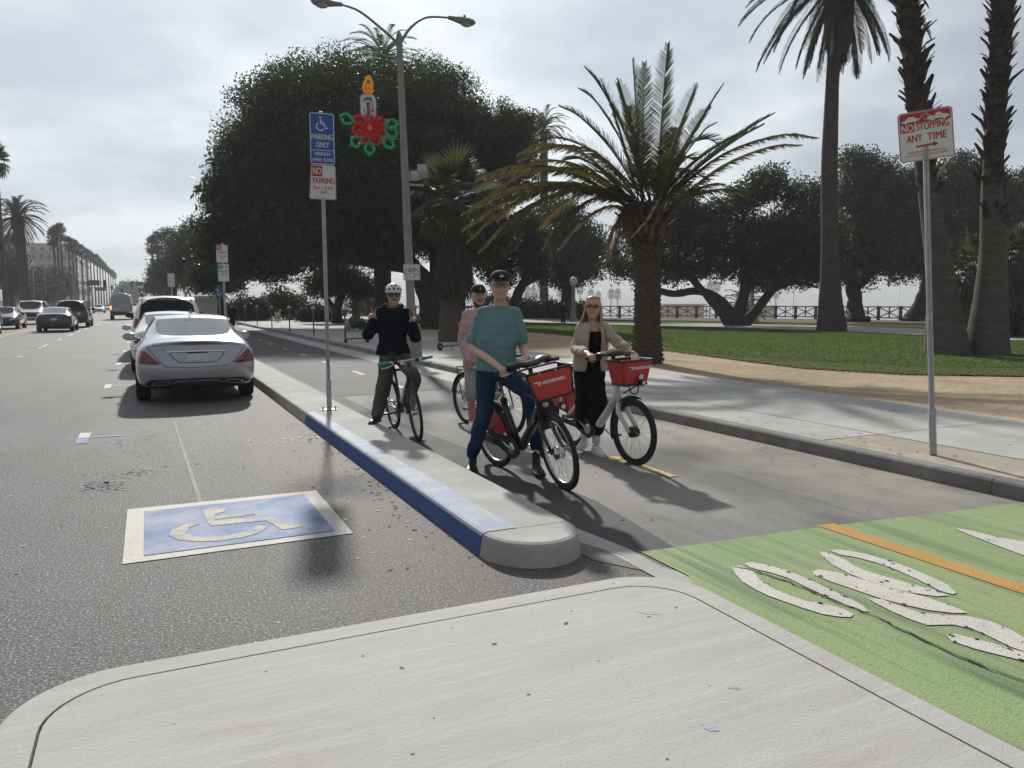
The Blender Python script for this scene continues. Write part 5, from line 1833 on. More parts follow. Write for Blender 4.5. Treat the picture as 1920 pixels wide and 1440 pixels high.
stroke_mb(em, arc((0, 0), .042, 0, 360, 28), .007)
for a in (90, 210, 330):
    d = Vector((math.cos(R(a)), math.sin(R(a))))
    n_ = Vector((-d.y, d.x)) * .008
    em.add([(n_.x, n_.y, .001), (-n_.x, -n_.y, .001), (d.x * .042, d.y * .042, .001)], [(0, 1, 2)])
em.build('star_badge', M_CHROME, mc)
h, _ = C.hit(-.52, .885, 'rear')
lettering('badge_lettering', 'C 300', .032, plane_M(h + Vector((0, -.012, 0)), (1, -.09, 0), (0, -.12, 1)), M_CHROME, mc)
fin = MB().loft([[(-.03, 1.55, 1.43), (.03, 1.55, 1.43), (.02, 1.80, 1.44), (-.02, 1.80, 1.44)], [(-.006, 1.53, 1.505), (.006, 1.53, 1.505), (.004, 1.60, 1.50), (-.004, 1.60, 1.50)]], smooth=False)
fin.build('roof_antenna', M_SILVER, mc, bevel=.006)
hb = C.line('brake_light', [(-.14, 1.325), (.14, 1.325)], .016, 'rear', M_REDD, mc, off=.01)
# parcel sun screens etc. stay out; door handles on the visible side
for y in (1.75, 2.75):
    for s in (-1, 1):
        MB().tube([(s * .915, y - .09, .80), (s * .935, y - .05, .805), (s * .935, y + .05, .805), (s * .915, y + .09, .80)], .014, 6).build('door_handle', M_SILVER, mc)

# ---- cars ahead of it
c2, C = car('sedan', 'white sedan parked between the silver sedan and the white SUV', M_WHITEP, (.52, 19.2), 1, 'cars parked along the kerb island', glass=M_GLASS)
std_rear(c2, C, 'sedan')
c3, C = car('suv', 'large white SUV with roof rails parked ahead of the sedans', M_WHITEP, (.55, 25.6), 1, 'cars parked along the kerb island', name='suv_car')
std_rear(c3, C, 'suv')
for s in (-1, 1):
    MB().tube([(s * .68, .7, 1.84), (s * .70, .9, 1.93), (s * .70, 3.0, 1.93), (s * .66, 3.3, 1.82)], .025, 6).build('roof_rail', M_TRIM, c3)
C.line('brake_light', [(-.3, 1.735), (.3, 1.735)], .03, 'rear', M_REDD, c3, off=.012)
v, C = car('van', 'grey delivery van with dark bumper driving away in the avenue', mat('van_grey_paint', (.34, .35, .39), .4, coat=.5), (-2.35, 85), 1)
C.patch('rear_window', [(-.78, 1.50), (-.04, 1.50), (-.04, 2.2), (-.70, 2.2)], 'rear', mat('van_panel', (.30, .31, .35), .35, coat=.5), v)
C.patch('rear_window', [(.78, 1.50), (.04, 1.50), (.04, 2.2), (.70, 2.2)], 'rear', MATS['van_panel'], v)
C.patch('bumper', [(-.93, .50), (.93, .50), (.94, .82), (-.94, .82)], 'rear', M_TRIM, v, off=.03)
for s in (-1, 1):
    C.patch('tail_light', [(s * .82, 1.0), (s * .97, 1.0), (s * .96, 1.4), (s * .84, 1.4)], 'rear', M_AMBER if s < 0 else M_RED, v, step=.04)
C.patch('licence_plate', [(-.6, .95), (-.25, .95), (-.25, 1.1), (-.6, 1.1)], 'rear', M_PLATE, v)
c5, C = car('sedan', 'dark grey sedan driving away beside the lane dashes', M_DARKP, (-4.75, 49.6), 1, 'cars in the traffic lanes', glass=M_GLASS)
std_rear(c5, C, 'sedan')
c6, C = car('suv', 'dark SUV driving away ahead of the dark grey sedan', M_BLACKP, (-4.55, 58.0), 1, 'cars in the traffic lanes')
std_rear(c6, C, 'suv')


def oncoming(kind, lab, paint, x, yfront, group='cars in the traffic lanes'):
    L = {'sedan': 4.66, 'suv': 5.18, 'van': 5.9}[kind]
    t, C = car(kind, lab, paint, (x, yfront + L), -1, group)
    std_front(t, C, kind)
    return t


oncoming('suv', 'dark SUV coming towards the camera at the left edge of the picture', M_DARKP, -8.05, 44.2)
s_on = oncoming('sedan', 'black convertible-like sedan coming towards the camera beyond the left-edge SUV', M_BLACKP, -8.2, 56.0)
s_on['label'] = 'black sedan coming towards the camera right of the left-edge SUV'
oncoming('suv', 'white-fronted SUV coming towards the camera behind the black sedan', M_WHITEP, -8.15, 68.0)
wcar = oncoming('sedan', 'white sedan coming towards the camera right of the dark driving SUV', M_WHITEP, -7.0, 80.0)
for i, (x, y, lab) in enumerate([(-7.4, 150, 'white car far down the avenue, first beyond the white oncoming sedan'), (-7.6, 185, 'pale car far down the avenue, second beyond the white oncoming sedan'), (-7.0, 230, 'pale car far down the avenue, farthest but one in the oncoming lane'), (-7.6, 275, 'pale car far down the avenue, farthest in the oncoming lane'),
                                  (-11.5, 66, 'white car parked across the street behind the left-edge SUV'), (-11.5, 73, 'pale car parked across the street, second from the left edge')]):
    o = copy_tree(wcar)
    o.location = (x, y, 0)
    o['label'] = lab
    o['group'] = 'pale cars far down the avenue' if i < 4 else 'cars parked across the street'

# ================================================================ bicycles
M_BLK = mat('bike_black', (0.016, 0.017, 0.019), 0.35, coat=.5)
M_BLKM = mat('bike_matt_black', (0.022, 0.022, 0.024), 0.6)
M_STEEL = mat('bike_steel', (0.55, 0.56, 0.57), 0.28, metal=1.0)
M_BWHITE = mat('bike_white', (0.70, 0.71, 0.72), 0.35, coat=.5)
M_BRED = mat('bike_red_panel', (0.50, 0.022, 0.028), 0.38, coat=.3)
M_LETW = mat('white_lettering', (0.82, 0.82, 0.82), 0.5)
M_LETK = mat('dark_lettering', (0.03, 0.03, 0.035), 0.5)
M_TEALG = mat('teal_grip', (0.02, 0.34, 0.38), 0.5)
M_BOTTLE = mat('clear_bottle', (0.62, 0.65, 0.68), 0.2, trans=.2)
M_SADDLE = mat('saddle_vinyl', (0.02, 0.02, 0.021), 0.5)


def bike_wheel(parent, c, r, tw, M, rim_m=M_STEEL, nsp=32, hub=.03, hubm=M_STEEL, rw=.022):
    def mk(name, mb, m, par):
        mb.M = M
        return mb.build(name, m, par)
    w = mk('wheel', MB().lathe([(r - tw - .028, -rw * .3), (r - tw - .026, -rw * .5), (r - tw + .004, -rw * .5), (r - tw + .004, rw * .5), (r - tw - .026, rw * .5), (r - tw - .028, rw * .3)], 40, c=c, axis='X', close=True), rim_m, parent)
    prof = [(r - tw / 2 + tw * .52 * math.cos(R(a)), tw * .5 * math.sin(R(a))) for a in range(0, 360, 40)]
    mk('tyre', MB().lathe(prof, 40, c=c, axis='X', close=True), M_TYRE, w)
    mk('hub', MB().lathe([(.008, -.055), (.008, -.045), (hub, -.035), (hub, .035), (.008, .045), (.008, .055)], 14, c=c, axis='X'), hubm, w)
    sp = MB()
    for q in range(nsp):
        a = 2 * PI * q / nsp
        b = a + (.45 if (q // 2) % 2 else -.45)
        x = .03 if q % 2 else -.03
        sp.tube([(c[0] + x, c[1] + hub * math.cos(b), c[2] + hub * math.sin(b)), (c[0], c[1] + (r - tw - .025) * math.cos(a), c[2] + (r - tw - .025) * math.sin(a))], .0016, 3, cap=False)
    mk('spokes', sp, M_STEEL, w)
    return w


def fender(mb, c, r, a0, a1, w=.03):
    n = 18
    vs = []
    for i in range(n + 1):
        a = R(a0 + (a1 - a0) * i / n)
        for x, dr in ((-w, -.022), (-w * .6, 0), (0, .008), (w * .6, 0), (w, -.022)):
            vs.append((x, c[1] + (r + dr) * math.cos(a), c[2] + (r + dr) * math.sin(a)))
    mb.add(vs, [(i * 5 + j, i * 5 + j + 1, (i + 1) * 5 + j + 1, (i + 1) * 5 + j) for i in range(n) for j in range(4)], True)


def swoosh(mb, s, M, z=0.0):
    """the delivery firm's winged D mark"""
    out = [(-1.0, .42), (.25, .42), (.52, .36), (.72, .18), (.76, -.02), (.70, -.22), (.50, -.38), (.25, -.42), (-.10, -.42), (-.22, -.30), (.22, -.16), (.36, -.10), (.42, 0), (.36, .12), (.20, .16), (-.62, .16), (-.80, .22)]
    mb.poly([(x * s, y * s) for x, y in out], z, 0, M)


def saddle(parent, c, M, tilt=0, m=M_SADDLE):
    mb = MB(M)
    secs = []
    for y, w, z, t in ((-.14, .075, 0, .03), (-.11, .088, .006, .045), (-.05, .078, .004, .045), (.02, .05, 0, .04), (.08, .026, -.002, .034), (.125, .018, -.006, .026)):
        secs.append([(c[0] + w * math.cos(R(a)), c[1] + y, c[2] + z + t * .5 * math.sin(R(a)) * (1.0 if a < 180 else .6)) for a in range(0, 360, 36)])
    return mb.loft(secs).build('saddle', m, parent)


GRIPS = {}


def metro_bike(lab, rear, front, lean, steer, white):
    rear, front = Vector((*rear, 0)), Vector((*front, 0))
    d = front - rear
    wb = d.length
    hd = math.atan2(-d.x, d.y)
    t = thing('share_bicycle', lab, 'bicycle', rear, hd)
    L = Matrix.Rotation(R(lean), 4, 'Y')
    r = .335
    fm = M_BWHITE if white else M_BLK
    head0, head1 = Vector((0, wb - .205, .585)), Vector((0, wb - .30, .90))
    ax = (head1 - head0).normalized()
    S = L @ Matrix.Translation(head0) @ Matrix.Rotation(R(steer), 4, ax) @ Matrix.Translation(-head0)
    bb = Vector((0, .45, .285))
    mb = MB(L)
    hm = head0.lerp(head1, .35)
    mb.tube(catmull([hm, hm.lerp(bb, .3) + Vector((0, .0, -.03)), hm.lerp(bb, .62) + Vector((0, -.02, -.06)), bb + Vector((0, .05, .0)), bb], 5), [.050] * 8 + [.052] * 8 + [.05] * 5, 12, flat=.72)
    mb.tube([head0 - ax * .01, head1], .032, 12)
    st = Vector((0, .27, .70))
    mb.tube([bb, st], .03, 10)
    for s in (-1, 1):
        mb.tube([bb + Vector((s * .03, 0, 0)), Vector((s * .06, 0, r))], .016, 7)
        mb.tube([bb.lerp(st, .78) + Vector((s * .02, 0, 0)), Vector((s * .06, 0, r))], .017 if not white else .03, 7)
    mb.build('frame', fm, t)
    bike_wheel(t, (0, 0, r), r, .045, L, M_STEEL if not white else M_BLKM, hub=.04)
    fk = MB(S)
    for s in (-1, 1):
        fk.tube([head0 + Vector((s * .035, .01, .0)), head0 + Vector((s * .058, .04, -.06)), Vector((s * .060, wb, r))], [.020, .020, .015] if not white else [.026, .028, .018], 8)
    fk.tube([head0 + Vector((-.05, .01, 0)), head0 + Vector((.05, .01, 0))], .026, 8)
    fk.build('fork', fm, t)
    bike_wheel(t, (0, wb, r), r, .045, S, M_STEEL if not white else M_BLKM, hub=.055, hubm=M_STEEL if not white else M_BLKM)
    mb = MB(S)
    fender(mb, (0, wb, r), r + .022, 62 if not white else 75, 200)
    mb.build('front_fender', M_BLKM, t)
    mb = MB(L)
    fender(mb, (0, 0, r), r + .022, -10, 175)
    mb.build('rear_fender', M_BLKM, t)
    # red skirt panels over the rear wheel with the firm's mark
    for s in (-1, 1):
        pts = [(-(r * .98) * math.cos(R(a)), (r * .98) * math.sin(R(a))) for a in range(20, 166, 12)] + [(.30, .06), (.02, .05)]
        o = MB(L @ plane_M((s * .052, 0, r), (0, s, 0), (0, 0, 1)))
        o.poly([(x * s, y) for x, y in pts] if s > 0 else [(x * s, y) for x, y in pts], 0, .004)
        pn = o.build('skirt_panel', M_BRED, t)
        sw_ = MB()
        swoosh(sw_, .055, L @ plane_M((s * .060, 0, r), (0, s, 0), (0, 0, 1)) @ Matrix.Translation((-.13 * s, .20, 0)))
        sw_.build('panel_logo', M_LETW, pn)
    # chain case, crank, pedals
    mb = MB(L)
    side = 1
    out = [(-.06, r + .03), (.20, r + .05), (.45, .285 + .10), (.55, .30), (.55, .24), (.45, .175), (.2, r - .07), (-.06, r - .05)]
    mb.poly([(y, z) for y, z in out], .062, .022, plane_M((0, 0, 0), (0, 1, 0), (0, 0, 1)))
    cc = mb.build('chain_case', M_BLKM, t, bevel=.006)
    lm = L @ plane_M((.087, .16, r - .005), (0, 1, -.05), (0, 0, 1))
    lettering('case_lettering', 'metro', .035, lm, M_LETW, cc)
    MB(L).poly([(0, .0), (.06, 0), (.06, .018), (0, .022)], 0, .001, plane_M((.087, .02, r + .006), (0, 1, 0), (0, 0, 1))).build('orange_mark', M_PO, cc)
    ck = MB(L)
    ck.lathe([(.0, .088), (.055, .088), (.055, .094), (.02, .10), (0, .10)], 18, c=(0, bb.y, bb.z), axis='X')
    a = R(150)
    for s, aa in ((1, a), (-1, a + PI)):
        e = Vector((s * .12, bb.y + .165 * math.cos(aa), bb.z + .165 * math.sin(aa)))
        ck.tube([Vector((s * .10, bb.y, bb.z)), e], [.016, .012], 6, flat=.6)
    crank = ck.build('crank', M_STEEL, t)
    for s, aa in ((1, a), (-1, a + PI)):
        MB(L).box((s * .175, bb.y + .165 * math.cos(aa), bb.z + .165 * math.sin(aa)), (.095, .08, .024)).build('pedal', M_BLKM, crank, bevel=.004)
    # seat post and saddle
    top = Vector((0, .19, .91))
    MB(L).tube([st, st.lerp(top, .5)], .0165, 10).tube([st.lerp(top, .45), top], .0145, 10).build('seat_post', M_STEEL, t)
    MB(L).tube([st.lerp(bb, .04), st.lerp(top, .1)], .036, 10).build('seat_clamp', M_BLKM, t)
    saddle(t, (0, top.y + .01, top.z + .03), L)
    # handlebar with moulded cover
    hc = head1 + Vector((0, -.01, .175))
    hb = MB(S)
    hb.tube([head1, hc], .022, 8)
    bar = [hc + Vector((x, -abs(x) ** 1.5 * .28, .012 * math.cos(x * 8))) for x in np.linspace(-.30, .30, 13)]
    hb.tube(bar, .013, 8)
    h = hb.build('handlebar', M_BLK, t)
    WM = Matrix.Translation(rear) @ Matrix.Rotation(hd, 4, 'Z') @ S
    GRIPS[white] = [WM @ bar[i] for i in (11, 1, 7)]
    cv = MB(S)
    secs = []
    for x in np.linspace(-.20, .20, 15):
        k = abs(x) / .20
        w = .085 * (1 - .45 * k ** 2)
        hgt = .030 + .010 * math.cos(x * 16)
        zc = .02 + .030 * (math.cos(k * PI * 1.4) * -.5 + .3) * (0 if white else 1) + (.012 * (1 - k) if white else 0)
        yc = -abs(x) ** 1.5 * .2 + .02
        secs.append([hc + Vector((x, yc + w * math.cos(R(q)), zc + hgt * math.sin(R(q)))) for q in range(0, 360, 30)])
    cv.loft(secs)
    cover = cv.build('handlebar_cover', mat('console_plastic', (.020, .022, .027), .32, coat=.3), h)
    for s in (-1, 1):
        g0, g1 = bar[2 if s < 0 else 10], bar[0 if s < 0 else 12]
        MB(S).tube([g0 + (g0 - g1) * .25, g1 + (g1 - g0) * .12], .0175, 10).build('grip', M_BLKM, h)
        bl = bar[3 if s < 0 else 9]
        MB(S).tube(catmull([bl + Vector((0, .01, -.012)), bl + Vector((s * .03, .05, -.02)), bl + Vector((s * .08, .055, -.03)), bl + Vector((s * .14, .035, -.035))], 4), [.009] * 9 + [.007] * 4, 6, flat=.6).build('brake_lever', M_STEEL if not white else M_BLKM, h)
    if white:
        lp_ = S @ plane_M(hc + Vector((0, .085, .055)), (-1, 0, 0), (0, .75, .62))
        stp = MB()
        stroke_mb(stp, arc((-.03, 0), .026, 0, 360, 24), .007, .008, lp_)
        stp.build('console_logo', M_LETW, cover)
        lettering('console_logo', 'M', .024, lp_ @ Matrix.Translation((-.03, 0, .008)), M_LETW, cover)
        lettering('console_lettering', 'METRO BIKE SHARE', .014, S @ plane_M(hc + Vector((.11, .078, .04)), (-1, .1, 0), (0, .75, .62)) @ Matrix.Translation((0, 0, .008)), M_LETW, cover, width=.13)
    # basket
    bc = Vector((0, wb - .06, .965 if not white else .93))
    bk = thing('basket', None, None)
    bk.parent = t
    if not white:
        B = S @ plane_M(bc + Vector((0, .10, -.02)), (-1, 0, 0), (0, .10, .99))
        o = MB(B)
        front_o = [(-.205, .105), (-.195, .120), (.195, .120), (.215, .098), (.205, -.098), (.18, -.116), (-.12, -.116), (-.14, -.10)]
        fr = [(x * 1.02 + .0, y * 1.06) for x, y in front_o]
        n_ = len(fr)
        bx = MB(B)
        bx.poly(fr, -.012, .012)
        bx.tube([(x, y, .004) for x, y in fr] + [(fr[0][0], fr[0][1], .004)], .009, 6)
        back = [(x * .9, y * .92, -.20) for x, y in fr]
        bx.tube(back + [back[0]], .009, 6)
        for i in range(n_):
            bx.tube([(fr[i][0], fr[i][1], 0), back[i]], .008, 5)
        bx.tube([(-.15, -.11, -.1), (.17, -.11, -.1)], .007, 5)
        # solid tray floor and side walls
        for i in (0, 2, 3, 4, 5, 6):
            j = (i + 1) % n_
            bx.add([(fr[i][0], fr[i][1], 0), (fr[j][0], fr[j][1], 0), back[j], back[i]], [(0, 1, 2, 3)])
        body = bx.build('basket_tray', M_BLKM, bk)
        pn = MB(B).poly([(x * .955, y * .955) for x, y in front_o], .004, .006).build('red_panel', M_BRED, bk, bevel=.004)
        T = B @ Matrix.Translation((.035, .035, .012)) @ Matrix.Rotation(R(0), 4, 'Z')
        lettering('panel_lettering', 'DOORDASH', .030, T, M_LETW, pn, width=.205)
        s2 = MB()
        swoosh(s2, .038, B @ Matrix.Translation((-.115, .035, .012)))
        s2.build('panel_logo', M_LETW, pn)
        for x in (-.09, .06):
            MB(B).box((x, .120, .006), (.012, .02, .016)).build('panel_clip', M_STEEL, pn)
    else:
        B = S @ plane_M(bc, (1, 0, 0), (0, 1, 0))
        top = rrect(.37, .30, .035, 3)
        bot = rrect(.29, .22, .03, 3)
        n_ = len(top)
        ws = MB(B)
        ws.loft([[(x, y, -.115) for x, y in bot], [(x, y, .115) for x, y in top]], smooth=False, cap=False)
        ws.loft([[(x * .98, y * .98, .115) for x, y in top], [(x * .98, y * .98, -.11) for x, y in bot]], smooth=False, cap=False)
        pn = ws.build('red_panel', M_BRED, bk)
        rm = MB(B)
        rm.tube([(x, y, .118) for x, y in top] + [(*top[0], .118)], .013, 6)
        rm.tube([(x, y, -.118) for x, y in bot] + [(*bot[0], -.118)], .011, 6)
        rm.poly(bot, -.115, .004)
        rm.build('basket_rim', M_BLKM, bk)
        nz_ = Vector((0, .985, -.17)).normalized()
        P0 = Vector((0, .1345, .02))
        T = B @ plane_M(P0, (-1, 0, 0), (0, .174, .985))
        # seen from the front, local x runs the other way
        T = B @ Matrix.Translation((0, .1335, .025)) @ Matrix(((1, 0, 0, 0), (0, .174, .985, 0), (0, .985, -.174, 0), (0, 0, 0, 1)))
        T = S @ plane_M(bc + Vector((0, .1345, .02)), (-1, 0, 0), (0, .174, .985))
        lettering('panel_lettering', 'DOORDASH', .030, T @ Matrix.Translation((.055, .03, .006)), M_LETW, pn, width=.20)
        s2 = MB()
        swoosh(s2, .036, T @ Matrix.Translation((-.085, .03, .006)))
        s2.build('panel_logo', M_LETW, pn)
        MB(S).add([bc + Vector((.02, .06, .12)), bc + Vector((-.05, .10, .125)), bc + Vector((-.03, .09, .19)), bc + Vector((.03, .05, .17))], [(0, 1, 2, 3)]).build('paper_scrap', M_LETW, bk)
    # lamp, cable
    lo = bc + Vector((-.03, .20 if not white else .15, -.20 if not white else -.10))
    lt = MB(S)
    lt.lathe([(.0, -.03), (.026, -.03), (.03, .02), (.026, .03), (0, .03)], 14, c=lo, axis='Y')
    lt.tube([lo, head0 + Vector((0, .05, .12))], .008, 5)
    hl = lt.build('headlight', M_BLKM, t)
    MB(S).lathe([(0, .031), (.021, .031), (.019, .036), (0, .038)], 14, c=lo, axis='Y').build('lamp_lens', M_LENS, hl)
    if not white:
        pl_ = MB(S)
        pl_.poly([(-.07, -.20), (.07, -.20), (.085, .0), (.06, .16), (-.06, .16), (-.085, 0)], 0, .012, plane_M(head0 + Vector((0, .075, .14)), (-1, 0, 0), (0, .05, 1)))
        hp = pl_.build('head_plate', M_BLKM, t, bevel=.004)
        MB(S).lathe([(.0, 0), (.027, 0), (.027, .006), (0, .006)], 16, c=head0 + Vector((.0, .093, .165)), axis='Y').build('reflector', M_LENS, hp)
    else:
        rl_ = MB(S).lathe([(.0, 0), (.028, 0), (.028, .012), (0, .012)], 16, c=bc + Vector((-.03, .135, -.045)), axis='Y')
        rl_.build('reflector', M_LENS, bk)
        cb = MB(S)
        cb.tube(catmull([bc + Vector((.09, .1, -.12)), bc + Vector((.08, .13, -.19)), bc + Vector((.02, .14, -.20)), bc + Vector((-.02, .12, -.12))], 4), .007, 5)
        cb.build('cable', M_BLKM, t)
        bt = MB(L)
        bt.loft([[(a * .05, .42 + dy + b * .0, z) for a, b in ((-1, 0), (1, 0))] + [(.05, .10 + dy, z), (-.05, .10 + dy, z)] for z, dy in ((.36, 0), (.50, -.02))], smooth=False)
        bt.build('battery', M_BLKM, t, bevel=.015)
    # wheel-guard rack at the rear
    rk = MB(L)
    for s in (-1, 1):
        rk.tube([(s * .06, .02, r), (s * .06, -.05, 2 * r + .06), (s * .06, .22, 2 * r + .07)], .006, 5)
    rk.tube([(-.06, -.05, 2 * r + .06), (.06, -.05, 2 * r + .06)], .006, 5)
    rk.build('rear_rack', M_BLKM, t)
    # down-tube lettering on both flanks
    dm = hm.lerp(bb, .38) + Vector((0, -.005, -.038))
    dv = (bb.lerp(hm, .75) - bb.lerp(hm, .25)).normalized()
    for s in (-1, 1):
        upv = Vector((0, -dv.z, dv.y)) * 1
        Md = L @ plane_M(dm + Vector((s * .043, 0, 0)) , dv * (1 if s > 0 else 1), upv if s > 0 else -upv)
        if s < 0:
            Md = L @ plane_M(dm + Vector((-.043, 0, 0)), dv, Vector((0, dv.z, -dv.y)))
        lettering('frame_lettering', 'Metro Bike', .036, Md, M_LETW if not white else M_LETK, t, width=.30)
    return t


def road_bike(lab, rear, front, lean, steer, bar_m, grip_m, col, bottle=True, rack=False, name='bicycle', r=.342):
    rear, front = Vector((*rear, 0)), Vector((*front, 0))
    d = front - rear
    wb = d.length
    t = thing(name, lab, 'bicycle', rear, math.atan2(-d.x, d.y))
    L = Matrix.Rotation(R(lean), 4, 'Y')
    head0, head1 = Vector((0, wb - .15, .70)), Vector((0, wb - .20, .86))
    ax = (head1 - head0).normalized()
    S = L @ Matrix.Translation(head0) @ Matrix.Rotation(R(steer), 4, ax) @ Matrix.Translation(-head0)
    bb = Vector((0, .43, .275))
    st = Vector((0, .28, .78))
    mb = MB(L)
    mb.tube([head0.lerp(head1, .15), bb], .019, 9).tube([head0.lerp(head1, .85), st], .016, 9).tube([bb, st], .017, 9).tube([head0, head1], .021, 9)
    for s in (-1, 1):
        mb.tube([bb + Vector((s * .025, 0, 0)), Vector((s * .06, 0, r))], .010, 6).tube([st + Vector((s * .015, 0, -.03)), Vector((s * .06, 0, r))], .008, 6)
    mb.build('frame', col, t)
    bike_wheel(t, (0, 0, r), r, .034, L, M_BLKM)
    bike_wheel(t, (0, wb, r), r, .034, S, M_BLKM)
    fk = MB(S)
    for s in (-1, 1):
        fk.tube([head0 + Vector((s * .02, .01, -.005)), head0 + Vector((s * .048, .03, -.06)), Vector((s * .052, wb, r))], [.014, .015, .009], 7)
    fk.build('fork', col, t)
    top = Vector((0, .22, .96))
    MB(L).tube([st, top], .013, 8).build('seat_post', M_BLKM, t)
    saddle(t, (0, top.y, top.z + .025), L)
    hc = head1 + Vector((0, .05, .08))
    hb = MB(S)
    hb.tube([head1, head1 + Vector((0, 0, .06)), hc], .015, 8)
    hb.tube([hc + Vector((-.32, -.04, .0)), hc + Vector((-.1, 0, 0)), hc + Vector((.1, 0, 0)), hc + Vector((.32, -.04, 0))], .013, 8)
    h = hb.build('handlebar', bar_m, t)
    for s in (-1, 1):
        MB(S).tube([hc + Vector((s * .19, -.018, 0)), hc + Vector((s * .325, -.04, 0))], .018, 10).build('grip', grip_m, h)
        MB(S).tube(catmull([hc + Vector((s * .15, .01, -.005)), hc + Vector((s * .17, .05, -.025)), hc + Vector((s * .23, .05, -.045)), hc + Vector((s * .30, .02, -.05))], 4), .007, 6).build('brake_lever', M_STEEL, h)
        MB(S).box(hc + Vector((s * .13, .0, -.004)), (.05, .045, .04)).build('lever_clamp', M_BLKM, h, bevel=.006)
    MB(S).lathe([(0, -.02), (.022, -.02), (.022, .02), (0, .02)], 12, c=hc + Vector((.06, .05, -.02)), axis='Y').build('headlight', M_LENS, h)
    ck = MB(L)
    ck.lathe([(.035, .045), (.085, .045), (.085, .052), (.035, .052)], 24, c=(0, bb.y, bb.z), axis='X', close=True)
    a = R(188)
    for s, aa in ((1, a), (-1, a + PI)):
        ck.tube([Vector((s * .07, bb.y, bb.z)), Vector((s * .085, bb.y + .17 * math.cos(aa), bb.z + .17 * math.sin(aa)))], [.014, .011], 6)
    crank = ck.build('crank', M_BLKM, t)
    for s, aa in ((1, a), (-1, a + PI)):
        MB(L).box((s * .14, bb.y + .17 * math.cos(aa), bb.z + .17 * math.sin(aa)), (.10, .085, .022)).build('pedal', M_BLKM, crank, bevel=.004)
    ch = MB(L)
    ch.tube([(.05, bb.y, bb.z + .083), (.05, 0, r + .035)], .004, 4).tube([(.05, bb.y, bb.z - .083), (.05, 0, r - .035)], .004, 4)
    ch.build('chain', M_BLKM, t)
    if bottle:
        p = head0.lerp(bb, .28) + Vector((0, -.045, .03))
        q = head0.lerp(bb, .72) + Vector((0, -.045, .03))
        b = MB(L)
        b.tube([p, p.lerp(q, .1), p.lerp(q, .16), p.lerp(q, .5), q], [.015, .018, .034, .035, .034], 12)
        b.build('water_bottle', M_BOTTLE, t)
    if rack:
        mb = MB(L)
        fender(mb, (0, 0, r), r + .02, -10, 170, .026)
        mb.build('rear_fender', M_BLKM, t)
        rk = MB(L)
        for s in (-1, 1):
            rk.tube([(s * .06, .0, r), (s * .07, -.10, 2 * r + .08), (s * .07, .25, 2 * r + .09)], .007, 5)
        for y in (-.1, .0, .1, .2):
            rk.tube([(-.07, y, 2 * r + .085), (.07, y, 2 * r + .085)], .006, 5)
        rk.build('rear_rack', M_BLKM, t)
    return t


metro_bike('black share bicycle with a red front panel ridden by the man in teal', (3.06, 6.80), (3.20, 5.70), 8.5, -9, False)
metro_bike('white electric share bicycle with a red basket ridden by the woman', (4.24, 7.40), (4.31, 6.28), 2.5, 2, True)
road_bike('black bicycle with bright teal grips and a bottle under the helmeted cyclist', (2.81, 9.48), (2.785, 8.46), 5.0, -5, M_STEEL, M_TEALG, M_BLK)
road_bike('dark city bicycle with a rear rack behind the man in teal', (3.80, 9.45), (3.96, 8.42), 2.0, 0, M_BLKM, M_BLKM, M_BLK, bottle=False, rack=True)

# ================================================================ people
def skin_mat(name, c):
    m = mat(name, c, .5, var=.08, scale=14, spec=.35)
    b = m.node_tree.nodes['Principled BSDF']
    b.inputs['Subsurface Weight'].default_value = .12
    b.inputs['Subsurface Radius'].default_value = (.012, .005, .003)
    return m


M_SK1 = skin_mat('skin_light', (0.56, 0.33, 0.25))
M_SK2 = skin_mat('skin_tan', (0.47, 0.27, 0.19))
M_HAIRB = mat('hair_brown', (0.060, 0.038, 0.025), .6, var=.3, scale=40, stretch=(1, 1, .2))
M_HAIRL = mat('hair_blond', (0.36, 0.235, 0.125), .5, var=.4, scale=30, stretch=(1, 1, .15))
M_TEETH = mat('teeth', (.50, .47, .44), .4)
M_LIP = mat('lips', (.36, .13, .11), .45)
M_EYE = mat('eye_dark', (.025, .02, .018), .2)
M_SHADE = mat('sunglass_lens', (.008, .008, .009), .06, coat=1.0)
M_SHIRT = mat('teal_jersey', (.150, .268, .275), .9, var=.04, scale=9, bump=1.0, bscale=7, spec=.15, stretch=(1, 1, 2.6))
M_PINK = mat('pink_check_shirt', (.56, .36, .36), .9, var=.07, scale=30, bump=1.0, bscale=7, spec=.15, stretch=(1, 1, 2))
M_NAVY = mat('navy_hoodie', (.0105, .0125, .020), .95, var=.2, scale=8, bump=.5, bscale=16, spec=.1)
M_JEAN = mat('blue_jeans', (.020, .040, .085), .9, var=.45, scale=5, bump=.9, bscale=8, spec=.15)
M_TROU = mat('grey_brown_trousers', (.085, .080, .070), .92, var=.22, scale=6, bump=1.0, bscale=7, spec=.12)
M_BLKC = mat('black_cloth', (.010, .010, .012), .95, var=.3, scale=6, bump=.4, bscale=16, spec=.1)
M_SHORT = mat('pale_shorts', (.34, .34, .36), .92, var=.1, scale=6, bump=.3, bscale=16)
M_BEIGE = mat('beige_linen_shirt', (.43, .36, .30), .92, var=.15, scale=14, bump=1.0, bscale=9, spec=.12)
M_SHOEK = mat('black_leather', (.014, .013, .013), .5)
M_SHOEW = mat('white_sneaker', (.68, .68, .68), .55, var=.06, scale=20)
M_SOCK = mat('white_sock', (.66, .66, .65), .9)
M_CAP = mat('black_cap', (.014, .015, .019), .85, bump=.3, scale=30)
M_HELM = mat('white_helmet', (.72, .73, .75), .3, coat=.5)


